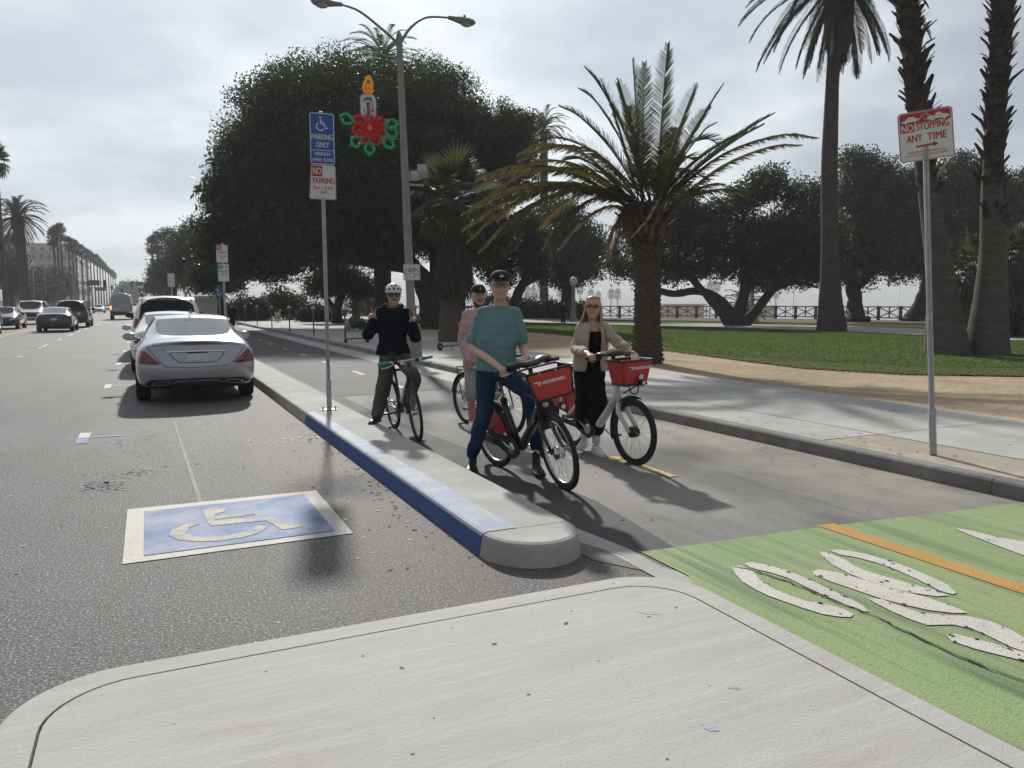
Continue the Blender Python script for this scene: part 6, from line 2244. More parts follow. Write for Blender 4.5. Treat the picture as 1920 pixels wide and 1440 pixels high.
def remesh(mb, voxel, smooth=4, wr=None, seed=0):
    me = mb.mesh('shape')
    o = link('shape', me)
    md = o.modifiers.new('r', 'REMESH')
    md.mode = 'VOXEL'
    md.voxel_size = voxel
    md.use_smooth_shade = True
    if smooth:
        ms = o.modifiers.new('s', 'SMOOTH')
        ms.iterations = smooth
        ms.factor = .5
    dg = bpy.context.evaluated_depsgraph_get()
    ev = bpy.data.meshes.new_from_object(o.evaluated_get(dg))
    bpy.data.objects.remove(o)
    bpy.data.meshes.remove(me)
    if wr:
        amp, fx, fz = wr
        ev.update()
        ns = [v.normal.copy() for v in ev.vertices]
        for v, n in zip(ev.vertices, ns):
            c = v.co
            q = Vector((c.x * fx + seed, c.y * fx, c.z * fz + c.x * fx * .6))
            w = mnoise.noise(q) + .5 * mnoise.noise(q * 2.3)
            v.co = c + n * (amp * (w - .25 * abs(w)))
        ev.update()
    ev.polygons.foreach_set('use_smooth', [True] * len(ev.polygons))
    return ev


def put(name, me, m, parent):
    me.materials.clear()
    me.materials.append(m)
    me.name = name
    return link(name, me, parent)


def ring2(c, s, f, a, bf, bb=None, n=16):
    bb = bf if bb is None else bb
    out = []
    for i in range(n):
        t = 2 * PI * i / n
        k = math.sin(t)
        out.append(Vector(c) + s * (a * math.cos(t)) + f * ((bf if k > 0 else bb) * k))
    return out


def smooth_path(P, n=5):
    return catmull([Vector(p) for p in P], n)


def limb_tube(mb, P, rad, n=12, grow=0.0, t0=0.0, t1=1.0):
    C = smooth_path(P, 6)
    k = len(C)
    rr = []
    for i in range(k):
        t = i / (k - 1) * (len(rad) - 1)
        j = min(int(t), len(rad) - 2)
        rr.append(rad[j] + (rad[j + 1] - rad[j]) * (t - j) + grow)
    i0, i1 = int(round(t0 * (k - 1))), int(round(t1 * (k - 1)))
    mb.tube(C[i0:i1 + 1], rr[i0:i1 + 1], n)
    mb.ell(C[i0], [rr[i0]] * 3, 10, 6)
    mb.ell(C[i1], [rr[i1]] * 3, 10, 6)


def hand(mb, wrist, d, n, t, pose, sc=1.0):
    """palm and five fingers; d: towards the fingers, n: the way the palm faces, t: thumb side"""
    d = Vector(d).normalized()
    t = Vector(t)
    t = (t - d * t.dot(d)).normalized()
    n = Vector(n)
    n = (n - d * n.dot(d) - t * n.dot(t)).normalized()
    w = Vector(wrist)
    secs = []
    for y, a, b in ((-.01, .024, .018), (.02, .032, .016), (.055, .040, .015), (.085, .041, .013), (.095, .036, .009)):
        secs.append(ring2(w + d * (y * sc), t, n, a * sc, b * sc, n=12))
    mb.loft(secs)
    ln = (.042, .047, .044, .034)
    for i in range(4):
        b = w + d * ((.086 - .004 * abs(i - 1.2)) * sc) + t * ((.030 - .020 * i) * sc)
        spread = (1.2 - i) * .05
        if pose == 'peace':
            bend = (0.05, .05, .05) if i < 2 else (1.35, 1.5, .8)
            spread = (.30, -.16, -.05, -.1)[i]
        elif pose == 'grip':
            bend = (.95, 1.25, .7)
        else:
            bend = (.35, .45, .3)
        dd = (d + t * spread).normalized()
        p = b
        P = [p - dd * .012 * sc]
        ang = 0
        for j, k in enumerate((1.0, .62, .5)):
            ang += bend[j]
            v = dd * math.cos(ang) + n * math.sin(ang)
            P.append(p)
            p = p + v * (ln[i] * k * sc)
        P.append(p)
        mb.tube(P, [.0095 * sc, .0098 * sc, .0090 * sc, .0082 * sc, .0066 * sc], 8)
        mb.ell(p, [.0066 * sc] * 3, 8, 5)
    b = w + d * (.018 * sc) + t * (.026 * sc)
    if pose == 'peace':
        P = [b, b + (t * .35 + d * .8 + n * .5).normalized() * .04 * sc]
        P.append(P[-1] + (-t * .7 + d * .45 + n * .35).normalized() * .034 * sc)
        P.append(P[-1] + (-t * .95 + d * .2 + n * .1).normalized() * .026 * sc)
    elif pose == 'grip':
        P = [b, b + (t * .6 + d * .6 + n * .4).normalized() * .04 * sc]
        P.append(P[-1] + (d * .45 + n * .85 + t * .1).normalized() * .032 * sc)
        P.append(P[-1] + (n * .9 + d * .1 - t * .3).normalized() * .026 * sc)
    else:
        P = [b, b + (t * .7 + d * .6 + n * .2).normalized() * .04 * sc]
        P.append(P[-1] + (d * .8 + t * .35 + n * .3).normalized() * .032 * sc)
        P.append(P[-1] + (d * .9 + n * .4).normalized() * .024 * sc)
    mb.tube(P, [.013 * sc, .0118 * sc, .0105 * sc, .008 * sc], 8)


HEAD = [(z, a * 1.08, b, c) for z, a, b, c in [(-.122, .020, .070, -.040), (-.112, .036, .082, -.010), (-.090, .050, .090, .030), (-.060, .061, .091, .062), (-.025, .069, .088, .084), (.010, .0735, .087, .094), (.045, .0745, .086, .098), (.080, .068, .076, .092), (.105, .052, .056, .074), (.120, .026, .028, .042)]]


def head_geo(mb, c, u, f, s, k=1.0):
    secs = [ring2(c + u * (z * k), s, f, a * k, bf * k, bb * k, 20) for z, a, bf, bb in HEAD]
    mb.loft(secs)
    mb.tube([c + f * (.082 * k) + u * (.030 * k), c + f * (.098 * k) + u * (.0 * k), c + f * (.112 * k) - u * (.018 * k)], [.008 * k, .010 * k, .0125 * k], 8)
    mb.ell(c + f * (.104 * k) - u * (.020 * k), [.013 * k] * 3, 8, 6)
    mb.ell(c + f * (.088 * k) + u * (.040 * k), (.03 * k, .012 * k, .008 * k), 10, 6)
    for sg in (-1, 1):
        mb.ell(c + s * (sg * .075 * k) - f * (.004 * k), (.010 * k, .017 * k, .030 * k), 8, 6, rot=Matrix((s, f, u)).transposed())
        mb.ell(c + s * (sg * .036 * k) + f * (.070 * k) - u * (.030 * k), [.022 * k] * 3, 8, 6)
    mb.ell(c + f * (.080 * k) - u * (.104 * k), [.019 * k] * 3, 8, 6)


def face_pt(c, u, f, s, x, z, k=1.0, off=0.0):
    """point on the face at lateral x, height z (metres from the head centre)"""
    for i in range(len(HEAD) - 1):
        if HEAD[i][0] <= z <= HEAD[i + 1][0]:
            q = (z - HEAD[i][0]) / (HEAD[i + 1][0] - HEAD[i][0])
            a = HEAD[i][1] + (HEAD[i + 1][1] - HEAD[i][1]) * q
            bf = HEAD[i][2] + (HEAD[i + 1][2] - HEAD[i][2]) * q
            break
    else:
        a, bf = .06, .08
    y = bf * math.sqrt(max(.02, 1 - (x / a) ** 2))
    return c + (s * x + u * z + f * (y + off)) * k


def face_strip(name, c, u, f, s, pts, w, m, parent, k=1.0, off=.003):
    """ribbon on the face: pts (x, z), half-thickness w (list or number)"""
    L, Rr = stroke(pts, w)
    n = len(L)
    vs = [face_pt(c, u, f, s, p.x, p.y, k, off) for p in L] + [face_pt(c, u, f, s, p.x, p.y, k, off) for p in Rr]
    return MB().add(vs, [(i, n + i, n + i + 1, i + 1) for i in range(n - 1)], True).build(name, m, parent, clean=True)


def shoe(parent, ankle, toe, m, sole=None, high=.0, k=1.0):
    a, t = Vector(ankle), Vector(toe)
    d = t - a
    d.z = 0
    d.normalize()
    s = Vector((-d.y, d.x, 0))
    z0 = t.z
    u = Vector((0, 0, 1))
    mb = MB()
    base = Vector((a.x, a.y, z0)) - d * .06 * k
    secs = []
    for y, w, h in ((-.01, .026, .055), (.015, .034, .075), (.06, .037, .085 + high * .3), (.12, .040, .078), (.18, .046, .056), (.23, .043, .042), (.265, .028, .03)):
        c = base + d * (y * k)
        secs.append([c + s * (w * k * math.cos(R(q))) + u * (max(0, (h * k) * (.5 + .5 * math.sin(R(q)))) if q % 360 < 181 else h * k * .5 * (1 + math.sin(R(q)))) for q in range(0, 360, 30)])
    mb.loft(secs)
    mb.tube([base + d * .055 * k + u * .05 * k, base + d * .05 * k + u * (.10 * k + high)], [.040 * k, .040 * k], 12)
    me = remesh(mb, .008, 3)
    o = put('shoe', me, m, parent)
    so = MB()
    out = [base + d * (y * k) + s * (w * k) for y, w in ((-.012, .02), (.0, .036), (.06, .040), (.12, .043), (.18, .050), (.235, .046), (.272, .026))]
    out += [base + d * (y * k) - s * (w * k) for y, w in ((.272, .026), (.235, .046), (.18, .050), (.12, .043), (.06, .040), (.0, .036), (-.012, .02))]
    so.loft([[Vector((p.x, p.y, z0 - .004)) for p in out], [Vector((p.x, p.y, z0 + .020)) for p in out]], smooth=False)
    so.build('sole', sole or m, o)
    return o


def torso(mb, pel, chest, neck, s, f, W, grow=0.0, z0=0.0, belly=0.0):
    """W: half widths (hip, waist, chest, shoulder, neck); loft from pelvis to neck"""
    pel, chest, neck = Vector(pel), Vector(chest), Vector(neck)
    hip, wst, cst, shd, nk = W
    secs = []
    rows = [(pel + (pel - chest).normalized() * .07, hip * .80, .105, .105), (pel, hip, .125, .12), (pel.lerp(chest, .35), wst, .115 + belly, .10), (pel.lerp(chest, .7), (wst + cst) / 2 * 1.02, .122 + belly * .7, .112), (chest, cst, .125, .12),
            (chest.lerp(neck, .50), shd, .105, .105), (chest.lerp(neck, .78), shd * .72, .075, .085), (neck, nk * 1.15, .062, .066)]
    for c, a, bf, bb in rows:
        secs.append(ring2(c, s, f, a + grow, bf + grow, bb + grow, 20))
    mb.loft(secs)


def person(lab, J, s, f, hd, W, skin, parts, voxel=.0075, belly=0.0, k=1.0, group=None, base=None, arm=(.052, .045, .043, .036, .026), leg=(.088, .078, .062, .058, .046, .036), hands=None):
    """J: joints in world metres; s: towards the image right, f: the way the chest faces"""
    s, f = Vector(s).normalized(), Vector(f).normalized()
    hu, hf = Vector(hd[0]).normalized(), Vector(hd[1]).normalized()
    hf = (hf - hu * hf.dot(hu)).normalized()
    hs = hf.cross(hu) * -1 if hf.cross(hu).dot(s) < 0 else hf.cross(hu)
    b0 = Vector(base) if base is not None else Vector((J['pel'].x, J['pel'].y, 0))
    t = thing('person', lab, 'person', b0, group=group)
    J = {k_: Vector(v) - b0 for k_, v in J.items()}
    mb = MB()
    torso(mb, J['pel'], J['chest'], J['neck'], s, f, W, 0, belly=belly)
    mb.tube([J['chest'].lerp(J['neck'], .8), J['neck'], J['head'] - hu * .06 * k - hf * .01], [.062, .054 * k, .054 * k], 12)
    head_geo(mb, J['head'], hu, hf, hs, k)
    for q in 'LR':
        limb_tube(mb, [J['sh' + q], J['sh' + q].lerp(J['el' + q], .5), J['el' + q], J['el' + q].lerp(J['wr' + q], .5), J['wr' + q]], arm)
        mb.tube([J['chest'].lerp(J['neck'], .66), J['sh' + q]], [.062, arm[0]], 10)
        limb_tube(mb, [J['hip' + q], J['hip' + q].lerp(J['kn' + q], .5), J['kn' + q], J['kn' + q].lerp(J['an' + q], .4), J['an' + q]], leg)
    if hands:
        for q, (d, n, th, pose) in hands.items():
            hand(mb, J['wr' + q], d, n, th, pose)
    put('body', remesh(mb, voxel, 3), skin, t)
    C = dict(t=t, J=J, s=s, f=f, hu=hu, hf=hf, hs=hs, k=k, W=W, belly=belly, arm=arm, leg=leg, c=J['head'])
    for fn in parts:
        fn(C)
    return t


def p_top(m, sleeve=1.0, grow=.016, hem=.06, name='shirt', wr=(.011, 7, 15), neckcut=.0, flare=.0, seed=3):
    def fn(C):
        J, mb = C['J'], MB()
        pel, chest, neck = J['pel'], J['chest'], J['neck']
        up = (chest - pel).normalized()
        lo = pel - up * hem
        hip, wst, cst, shd, nk = C['W']
        rows = [(lo, hip * 1.0 + .012 + flare, .138 + C['belly'] * .6 + flare, .132 + flare), (pel, hip + .010 + flare, .138 + C['belly'] * .8, .132), (pel.lerp(chest, .35), wst, .118 + C['belly'], .102), (pel.lerp(chest, .7), (wst + cst) / 2 * 1.02, .124 + C['belly'] * .7, .114), (chest, cst, .127, .122),
                (chest.lerp(neck, .5), shd, .107, .107), (chest.lerp(neck, .80 - neckcut), shd * .68, .078, .088), (chest.lerp(neck, .93 - neckcut), nk * 1.25, .06, .068)]
        mb.loft([ring2(c, C['s'], C['f'], a + grow, bf + grow, bb + grow, 24) for c, a, bf, bb in rows])
        for q in 'LR':
            P = [J['sh' + q], J['sh' + q].lerp(J['el' + q], .5), J['el' + q], J['el' + q].lerp(J['wr' + q], .5), J['wr' + q]]
            rd = [r + grow * (1 + .35 * (i > 0)) + (.006 if sleeve < .6 and i > 0 else 0) for i, r in enumerate(C['arm'])]
            limb_tube(mb, P, rd, 14, 0, 0, sleeve)
            mb.tube([chest.lerp(neck, .66), J['sh' + q]], [.062 + grow, C['arm'][0] + grow], 12)
        put(name, remesh(mb, .011, 4, wr, seed), m, C['t'])
    return fn


def p_trousers(m, grow=.016, upto=1.0, name='trousers', wr=(.010, 6, 9), cuff=0.0):
    def fn(C):
        J, mb = C['J'], MB()
        hip = C['W'][0]
        pel, chest = J['pel'], J['chest']
        up = (chest - pel).normalized()
        mb.loft([ring2(pel + up * z, C['s'], C['f'], hip * a + grow, bf + grow, bb + grow, 20) for z, a, bf, bb in ((-.10, .78, .10, .11), (-.03, .98, .12, .125), (.03, .99, .125, .122), (.10, .93, .118 + C['belly'] * .3, .112))])
        for q in 'LR':
            P = [J['hip' + q], J['hip' + q].lerp(J['kn' + q], .5), J['kn' + q], J['kn' + q].lerp(J['an' + q], .4), J['an' + q]]
            rd = [r + grow * (1 + .16 * i) + cuff * (i > 2) for i, r in enumerate(C['leg'])]
            limb_tube(mb, P, rd, 14, 0, 0, upto)
            mb.tube([pel - up * .02, J['hip' + q]], [.10 + grow, C['leg'][0] + grow], 12)
        put(name, remesh(mb, .012, 4, wr, 9), m, C['t'])
    return fn


def p_shoes(m, sole=None, high=0.0, sock=None):
    def fn(C):
        for q in 'LR':
            if 'toe' + q in C['J']:
                o = shoe(C['t'], C['J']['an' + q], C['J']['toe' + q], m, sole, high)
                if sock:
                    a = C['J']['an' + q]
                    MB().tube([a + Vector((0, 0, .06)), a - Vector((0, 0, .02)), a - Vector((0, 0, .05))], [.045, .044, .044], 12).build('sock', sock, o)
    return fn


def p_cap(m, logo=None, tilt=0.0, brim=.075):
    def fn(C):
        c, u, f, s, k = C['c'], C['hu'], C['hf'], C['hs'], C['k']
        mb = MB()
        secs = []
        for z, a in ((.050, 1.0), (.075, .985), (.100, .91), (.122, .74), (.138, .46), (.144, .16)):
            secs.append(ring2(c + u * z * k, s, f, .090 * a * k, .096 * a * k, .106 * a * k, 22))
        mb.loft(secs)
        o = mb.build('cap', m, C['t'])
        b = MB()
        vs, n = [], 13
        for dz in (0, .006):
            for i in range(n):
                t = PI * i / (n - 1)
                x, y = .078 * math.cos(t), math.sin(t)
                vs.append(c + (s * x + f * (.062 + .02 * math.sin(t)) + u * (.056 + dz)) * k)
                vs.append(c + (s * x * 1.02 + f * (.060 + (.048 + brim) * y ** .7) + u * (.056 + dz + .012 - .030 * y - .010 * abs(math.cos(t)))) * k)
        fs = []
        for i in range(n - 1):
            fs.append((2 * i, 2 * i + 1, 2 * i + 3, 2 * i + 2))
            q = 2 * n
            fs.append((q + 2 * i + 2, q + 2 * i + 3, q + 2 * i + 1, q + 2 * i))
            fs.append((2 * i + 1, q + 2 * i + 1, q + 2 * i + 3, 2 * i + 3))
        b.add(vs, fs, True)
        b.build('cap_brim', m, o)
        if logo:
            M = plane_M(c + (f * .103 + u * .088) * k, s, u - f * .25)
            lg = MB()
            logo(lg, M)
            lg.build('cap_emblem', mat('emblem_' + C['t'].name, logo.col, .6), o)
    return fn


def p_face(smile=True, brow=M_HAIRB, stache=None, beard=None, glasses=None, eyes=True, open_=False):
    def fn(C):
        c, u, f, s, k, t = C['c'], C['hu'], C['hf'], C['hs'], C['k'], C['t']
        A = (c, u, f, s)
        if smile:
            face_strip('lips', *A, [(x, -.064 + 9.0 * x * x) for x in np.linspace(-.031, .031, 11)], [.006 + .016 * (1 - (x / .031) ** 2) for x in np.linspace(-.031, .031, 11)], M_LIP, t, k, .004)
            face_strip('teeth', *A, [(x, -.0625 + 9.5 * x * x) for x in np.linspace(-.025, .025, 9)], [.002 + .008 * (1 - (x / .025) ** 2) for x in np.linspace(-.025, .025, 9)], M_TEETH, t, k, .0065)
        else:
            face_strip('lips', *A, [(x, -.064 + 2 * x * x) for x in np.linspace(-.022, .022, 9)], [.003 + .013 * (1 - (x / .022) ** 2) for x in np.linspace(-.022, .022, 9)], M_LIP, t, k, .004)
            if open_:
                face_strip('mouth_gap', *A, [(x, -.063) for x in np.linspace(-.013, .013, 7)], [.001 + .006 * (1 - (x / .013) ** 2) for x in np.linspace(-.013, .013, 7)], M_EYE, t, k, .0065)
        for sg in (-1, 1):
            if eyes:
                face_strip('eye', *A, [(sg * (.030 + x), .012 + .0 * x) for x in np.linspace(-.013, .013, 7)], [.002 + .007 * (1 - (x / .013) ** 2) for x in np.linspace(-.013, .013, 7)], M_EYE, t, k, .004)
            if brow:
                face_strip('eyebrow', *A, [(sg * (.014 + x), .034 + .12 * x - 2.4 * x * x) for x in np.linspace(0, .036, 7)], .007, brow, t, k, .008)
        if stache:
            face_strip('moustache', *A, [(x, -.043 - 5 * x * x) for x in np.linspace(-.033, .033, 11)], [.006 + .012 * (1 - (x / .033) ** 2) for x in np.linspace(-.033, .033, 11)], stache, t, k, .009)
        if beard:
            secs = []
            for z, a, bf in ((-.128, .030, .083), (-.116, .046, .094), (-.095, .058, .098), (-.070, .0665, .088), (-.045, .071, .050), (-.02, .0745, .022)):
                secs.append([c + (s * (a * math.cos(R(q))) + u * z + f * (bf * (math.sin(R(q)) if a < .066 else math.sin(R(q)) * .9))) * k for q in range(0, 181, 12)])
            n = len(secs[0])
            vs = [p for q in secs for p in q]
            MB().add(vs, [(i * n + j, i * n + j + 1, (i + 1) * n + j + 1, (i + 1) * n + j) for i in range(len(secs) - 1) for j in range(n - 1) if not (i >= 2 and 3 < j < n - 5)], True).build('beard', beard, t)
            face_strip('moustache', *A, [(x, -.044 - 4 * x * x) for x in np.linspace(-.034, .034, 11)], .012, beard, t, k, .007)
        if glasses:
            kind = glasses
            fr = MB()
            ln = MB()
            for sg in (-1, 1):
                if kind == 'clear':
                    out = [(sg * .033 + .026 * math.cos(R(a)), .008 + .020 * math.sin(R(a))) for a in range(0, 361, 20)]
                elif kind == 'slim':
                    out = [(sg * .034 + x * sg, .010 + z) for x, z in ((-.029, .008), (-.02, .014), (.024, .016), (.032, .010), (.028, -.010), (.014, -.016), (-.018, -.014), (-.027, -.006), (-.029, .008))]
                else:
                    out = [(sg * .035 + x * sg, .010 + z) for x, z in ((-.030, .010), (-.01, .020), (.024, .019), (.036, .010), (.030, -.012), (.012, -.021), (-.016, -.018), (-.028, -.006), (-.030, .010))]
                P = [face_pt(*A, max(-.07, min(.07, x)), z, k, .020 - .10 * abs(x) ) for x, z in out]
                fr.tube(P, .0028 if kind == 'clear' else .003, 5)
                if kind != 'clear':
                    ln.add(P[:-1], [tuple(range(len(P) - 1))])
                fr.tube([face_pt(*A, sg * .062, .016, k, .012), c + (s * (sg * .078) + u * .014 + f * .02) * k, c + (s * (sg * .080) + u * .010 - f * .01) * k], .0026, 5)
            fr.tube([face_pt(*A, -.010, .014, k, .020), face_pt(*A, 0, .018, k, .022), face_pt(*A, .010, .014, k, .020)], .0028, 5)
            g = fr.build('glasses', M_SHADE, t)
            if kind != 'clear':
                ln.build('lens', M_SHADE, g)
    return fn


def p_hair(m, side=.6):
    def fn(C):
        c, u, f, s, k = C['c'], C['hu'], C['hf'], C['hs'], C['k']
        mb = MB()
        secs = [ring2(c + u * z * k - f * .008 * k, s, f, a * 1.075 * k, bf * (.86 if z < .05 else 1.02) * k, bb * 1.10 * k, 20) for z, a, bf, bb in HEAD if z > -.1]
        # cap of hair: keep the rear and the sides
        n = 20
        vs = [p for q in secs for p in q]
        fs = [(i * n + j, i * n + (j + 1) % n, (i + 1) * n + (j + 1) % n, (i + 1) * n + j) for i in range(len(secs) - 1) for j in range(n) if j >= 9 or j == 0 or i > 5]
        mb.add(vs, fs, True)
        o = mb.build('hair', m, C['t'])
        return o
    return fn


def cam_frame(px):
    """unit vectors at image column px: to the image right, and towards the camera (both level)"""
    a = math.atan((px - 960) / 1440.0) + R(CAM_YAW)
    v = Vector((math.sin(a), math.cos(a), 0))
    return Vector((v.y, -v.x, 0)), -v


def turn(s, f, deg):
    """rotate a body frame about the vertical"""
    q = Matrix.Rotation(R(deg), 3, 'Z')
    return q @ s, q @ f


UP = Vector((0, 0, 1))


def emblem(fn, col):
    fn.col = col
    return fn


def e_bear(lg, M):
    lg.poly([(-.020, -.012), (-.010, .010), (.002, .016), (.010, .006), (.020, .010), (.024, -.006), (.008, -.014)], 0, 0, M)
    lg.poly([(.004, -.004), (.018, -.012), (.022, -.002)], .001, 0, M)


def e_letter(lg, M):
    stroke_mb(lg, [(-.012, -.016), (0, .016), (.012, -.016)], .007, 0, M)
    stroke_mb(lg, [(-.008, -.004), (.008, -.004)], .006, .0005, M)


def p_collar(m, drop=.09, w=.035):
    """folded shirt collar and open placket"""
    def fn(C):
        J = C['J']
        nb, f, s = J['neck'], C['f'], C['s']
        for sg in (-1, 1):
            P = [nb + s * (sg * .070) - f * .050 + UP * .030, nb + s * (sg * .074) + f * .015 + UP * .012, nb + s * (sg * .050) + f * .070 - UP * .025, nb + s * (sg * .014) + f * .090 - UP * (drop * .85)]
            Q = [nb + s * (sg * .086) - f * .062 - UP * .015, nb + s * (sg * .100) + f * .015 - UP * .025, nb + s * (sg * .088) + f * .090 - UP * .068, nb + s * (sg * .030) + f * .112 - UP * (drop * 1.0)]
            mb = MB()
            k = 8
            A_, B_ = catmull(P, 3), catmull(Q, 3)
            n = len(A_)
            mb.add(A_ + B_, [(i, i + 1, n + i + 1, n + i) for i in range(n - 1)], True)
            o = mb.build('collar', m, C['t'])
            md = o.modifiers.new('t', 'SOLIDIFY')
            md.thickness = .006
    return fn


# ---- the man in the teal polo shirt
s_, f_ = cam_frame(935)
D = 7.28
J = dict(head=at(938, 537, D - .06), neck=at(936, 571, D), chest=at(934, 612, D), pel=at(929, 683, D + .02), shL=at(904, 588, D), shR=at(966, 588, D),
         elL=at(885, 650, D + .02), wrL=at(924, 684, D - .30), elR=at(981, 652, D + .02), wrR=at(974, 672, D - .24),
         hipL=at(912, 702, D), hipR=at(949, 702, D), knL=at(908, 772, D - .02), anL=at(886, 850, D + .10), toeL=at(880, 883, D - .06), knR=at(996, 742, D - .25), anR=at(1006, 835, D - .10), toeR=at(1012, 868, D - .2))
J['toeL'].z = .02
J['toeR'].z = .03
J['wrL'] = GRIPS[False][0] - f_ * .07 + UP * .035 - s_ * .02
J['wrR'] = GRIPS[False][2] - f_ * .09 + UP * .06 + s_ * .03
person('man in a teal polo shirt, black cap and glasses astride the black share bicycle', J, s_, f_, (UP, f_ + s_ * .10 + UP * -.02), (.180, .178, .172, .150, .056), M_SK1,
       [p_top(M_SHIRT, .37, .013, .055, 'polo_shirt', (.010, 3.0, 22)), p_collar(M_SHIRT), p_trousers(M_JEAN, .016, 1.0, 'jeans'), p_shoes(M_SHOEK, high=.09), p_cap(M_CAP, emblem(e_bear, (.45, .47, .55)), brim=.06), p_face(True, glasses='clear', brow=None)],
       belly=.035, hands={'L': (f_ * .85 + s_ * .35 - UP * .2, -UP * .9 - f_ * .2, s_, 'grip'), 'R': (f_ * .75 - s_ * .55 - UP * .3, -UP, -s_ + f_ * -.2, 'relax')}, k=1.06)

# ---- the cyclist in the white helmet, both hands making a V
s_, f_ = cam_frame(737)
D = 9.62
J = dict(head=at(738, 555, D - .05), neck=at(737, 578, D), chest=at(736, 606, D), pel=at(737, 657, D + .05), shL=at(713, 587, D), shR=at(762, 589, D),
         elL=at(689, 629, D - .06), wrL=at(700, 602, D - .24), elR=at(779, 633, D - .06), wrR=at(774, 609, D - .24),
         hipL=at(727, 668, D), hipR=at(756, 675, D), knL=at(719, 722, D - .12), anL=at(707, 778, D - .18), toeL=at(697, 796, D - .33), knR=at(776, 706, D - .30), anR=at(768, 760, D - .1), toeR=at(770, 776, D - .30))
J['toeL'].z = .155


def p_helmet(C):
    c, u, f, s, k = C['c'] + C['hu'] * .012, C['hu'], C['hf'], C['hs'], C['k']
    mb = MB()
    secs = []
    for z, a in ((.030, .99), (.050, 1.0), (.080, .97), (.108, .86), (.130, .66), (.145, .36), (.150, .10)):
        secs.append(ring2(c + u * z, s, f, .103 * a, .128 * a, .130 * a, 26))
    mb.loft(secs)
    o = mb.build('helmet', M_HELM, C['t'])
    for az, z, w, h in ((90, .078, .017, .019), (57, .075, .022, .015), (123, .075, .022, .015), (28, .068, .015, .016), (152, .068, .015, .016), (75, .118, .012, .018), (105, .118, .012, .018)):
        a = .985 if z < .1 else .80
        p = c + s * (.103 * a * math.cos(R(az))) + f * (.128 * a * math.sin(R(az))) + u * z
        nn = (s * math.cos(R(az)) + f * math.sin(R(az)) + u * (.25 if z < .1 else .9)).normalized()
        tx = nn.cross(u).normalized()
        v = MB()
        v.ell(p, (w, .010, h), 10, 6, rot=Matrix((tx, nn, tx.cross(nn))).transposed())
        v.build('vent', M_SHADE, o)
    st = MB()
    for sg in (-1, 1):
        st.tube([c + s * (sg * .09) + u * .04, c + s * (sg * .072) - u * .06 + f * .03, c + s * (sg * .02) - u * .135 + f * .06], .006, 5)
    st.build('chin_strap', M_BLKC, o)


def p_hood(C):
    J = C['J']
    nb, f, s = J['neck'], C['f'], C['s']
    P = [nb + f * .075 - UP * .07, nb + s * .075 + f * .05 - UP * .02, nb + s * .105 - f * .02 + UP * .03, nb + s * .07 - f * .10 + UP * .03, nb - f * .13 + UP * .02, nb - s * .07 - f * .10 + UP * .03, nb - s * .105 - f * .02 + UP * .03, nb - s * .075 + f * .05 - UP * .02, nb + f * .075 - UP * .07]
    MB().tube(catmull(P, 4), .030, 9).build('hood', M_NAVY, C['t'])
    MB().box(nb + f * .105 - UP * .085, (.008, .008, .03)).build('zip_pull', M_STEEL, C['t'])


person('cyclist in a white helmet and navy hoodie making V signs with both hands', J, s_, f_, (UP, f_ + s_ * .05), (.160, .150, .165, .145, .052), M_SK2,
       [p_top(M_NAVY, .96, .024, .055, 'hoodie', (.010, 4, 15), flare=.02), p_hood, p_trousers(M_TROU, .018, 1.0, 'trousers', cuff=.006), p_shoes(M_SHOEK), p_helmet, p_face(True, brow=None, stache=M_HAIRB, glasses='wide', eyes=False)],
       hands={'L': (UP * .95 - s_ * .10 + f_ * .15, f_, s_, 'peace'), 'R': (UP * .95 + s_ * .08 + f_ * .15, f_, -s_, 'peace')}, k=1.06, arm=(.054, .047, .045, .037, .027))

# ---- the man in pink half hidden behind the teal shirt
s_, f_ = cam_frame(895)
D = 9.75
J = dict(head=at(897, 556, D - .03), neck=at(896, 579, D), chest=at(896, 610, D), pel=at(896, 676, D), shL=at(877, 590, D), shR=at(919, 590, D),
         elL=at(868, 637, D), wrL=at(880, 680, D - .2), elR=at(928, 640, D), wrR=at(925, 672, D - .3), hipL=at(887, 690, D), hipR=at(912, 690, D),
         knL=at(884, 740, D - .15), anL=at(884, 782, D - .02), toeL=at(884, 798, D - .18), knR=at(925, 740, D - .2), anR=at(935, 790, D - .1), toeR=at(938, 802, D - .25))
J['toeL'].z = .02
J['toeR'].z = .02
person('bearded man in a pink shirt and dark cap half hidden behind the man in teal', J, s_, f_, (UP, f_ + s_ * .25 - UP * .03), (.160, .155, .165, .145, .055), M_SK1,
       [p_top(M_PINK, .95, .02, .10, 'pink_shirt', (.009, 4, 16)), p_trousers(M_SHORT, .022, .50, 'shorts'), p_shoes(M_SHOEW), p_cap(M_CAP, emblem(e_letter, (.55, .45, .10)), brim=.055), p_face(False, beard=M_HAIRB)],
       hands={'L': (f_ * .6 - UP * .7 + s_ * .3, s_, f_, 'grip'), 'R': (f_ * .6 - UP * .7 - s_ * .1, -s_, f_, 'grip')}, k=1.08)

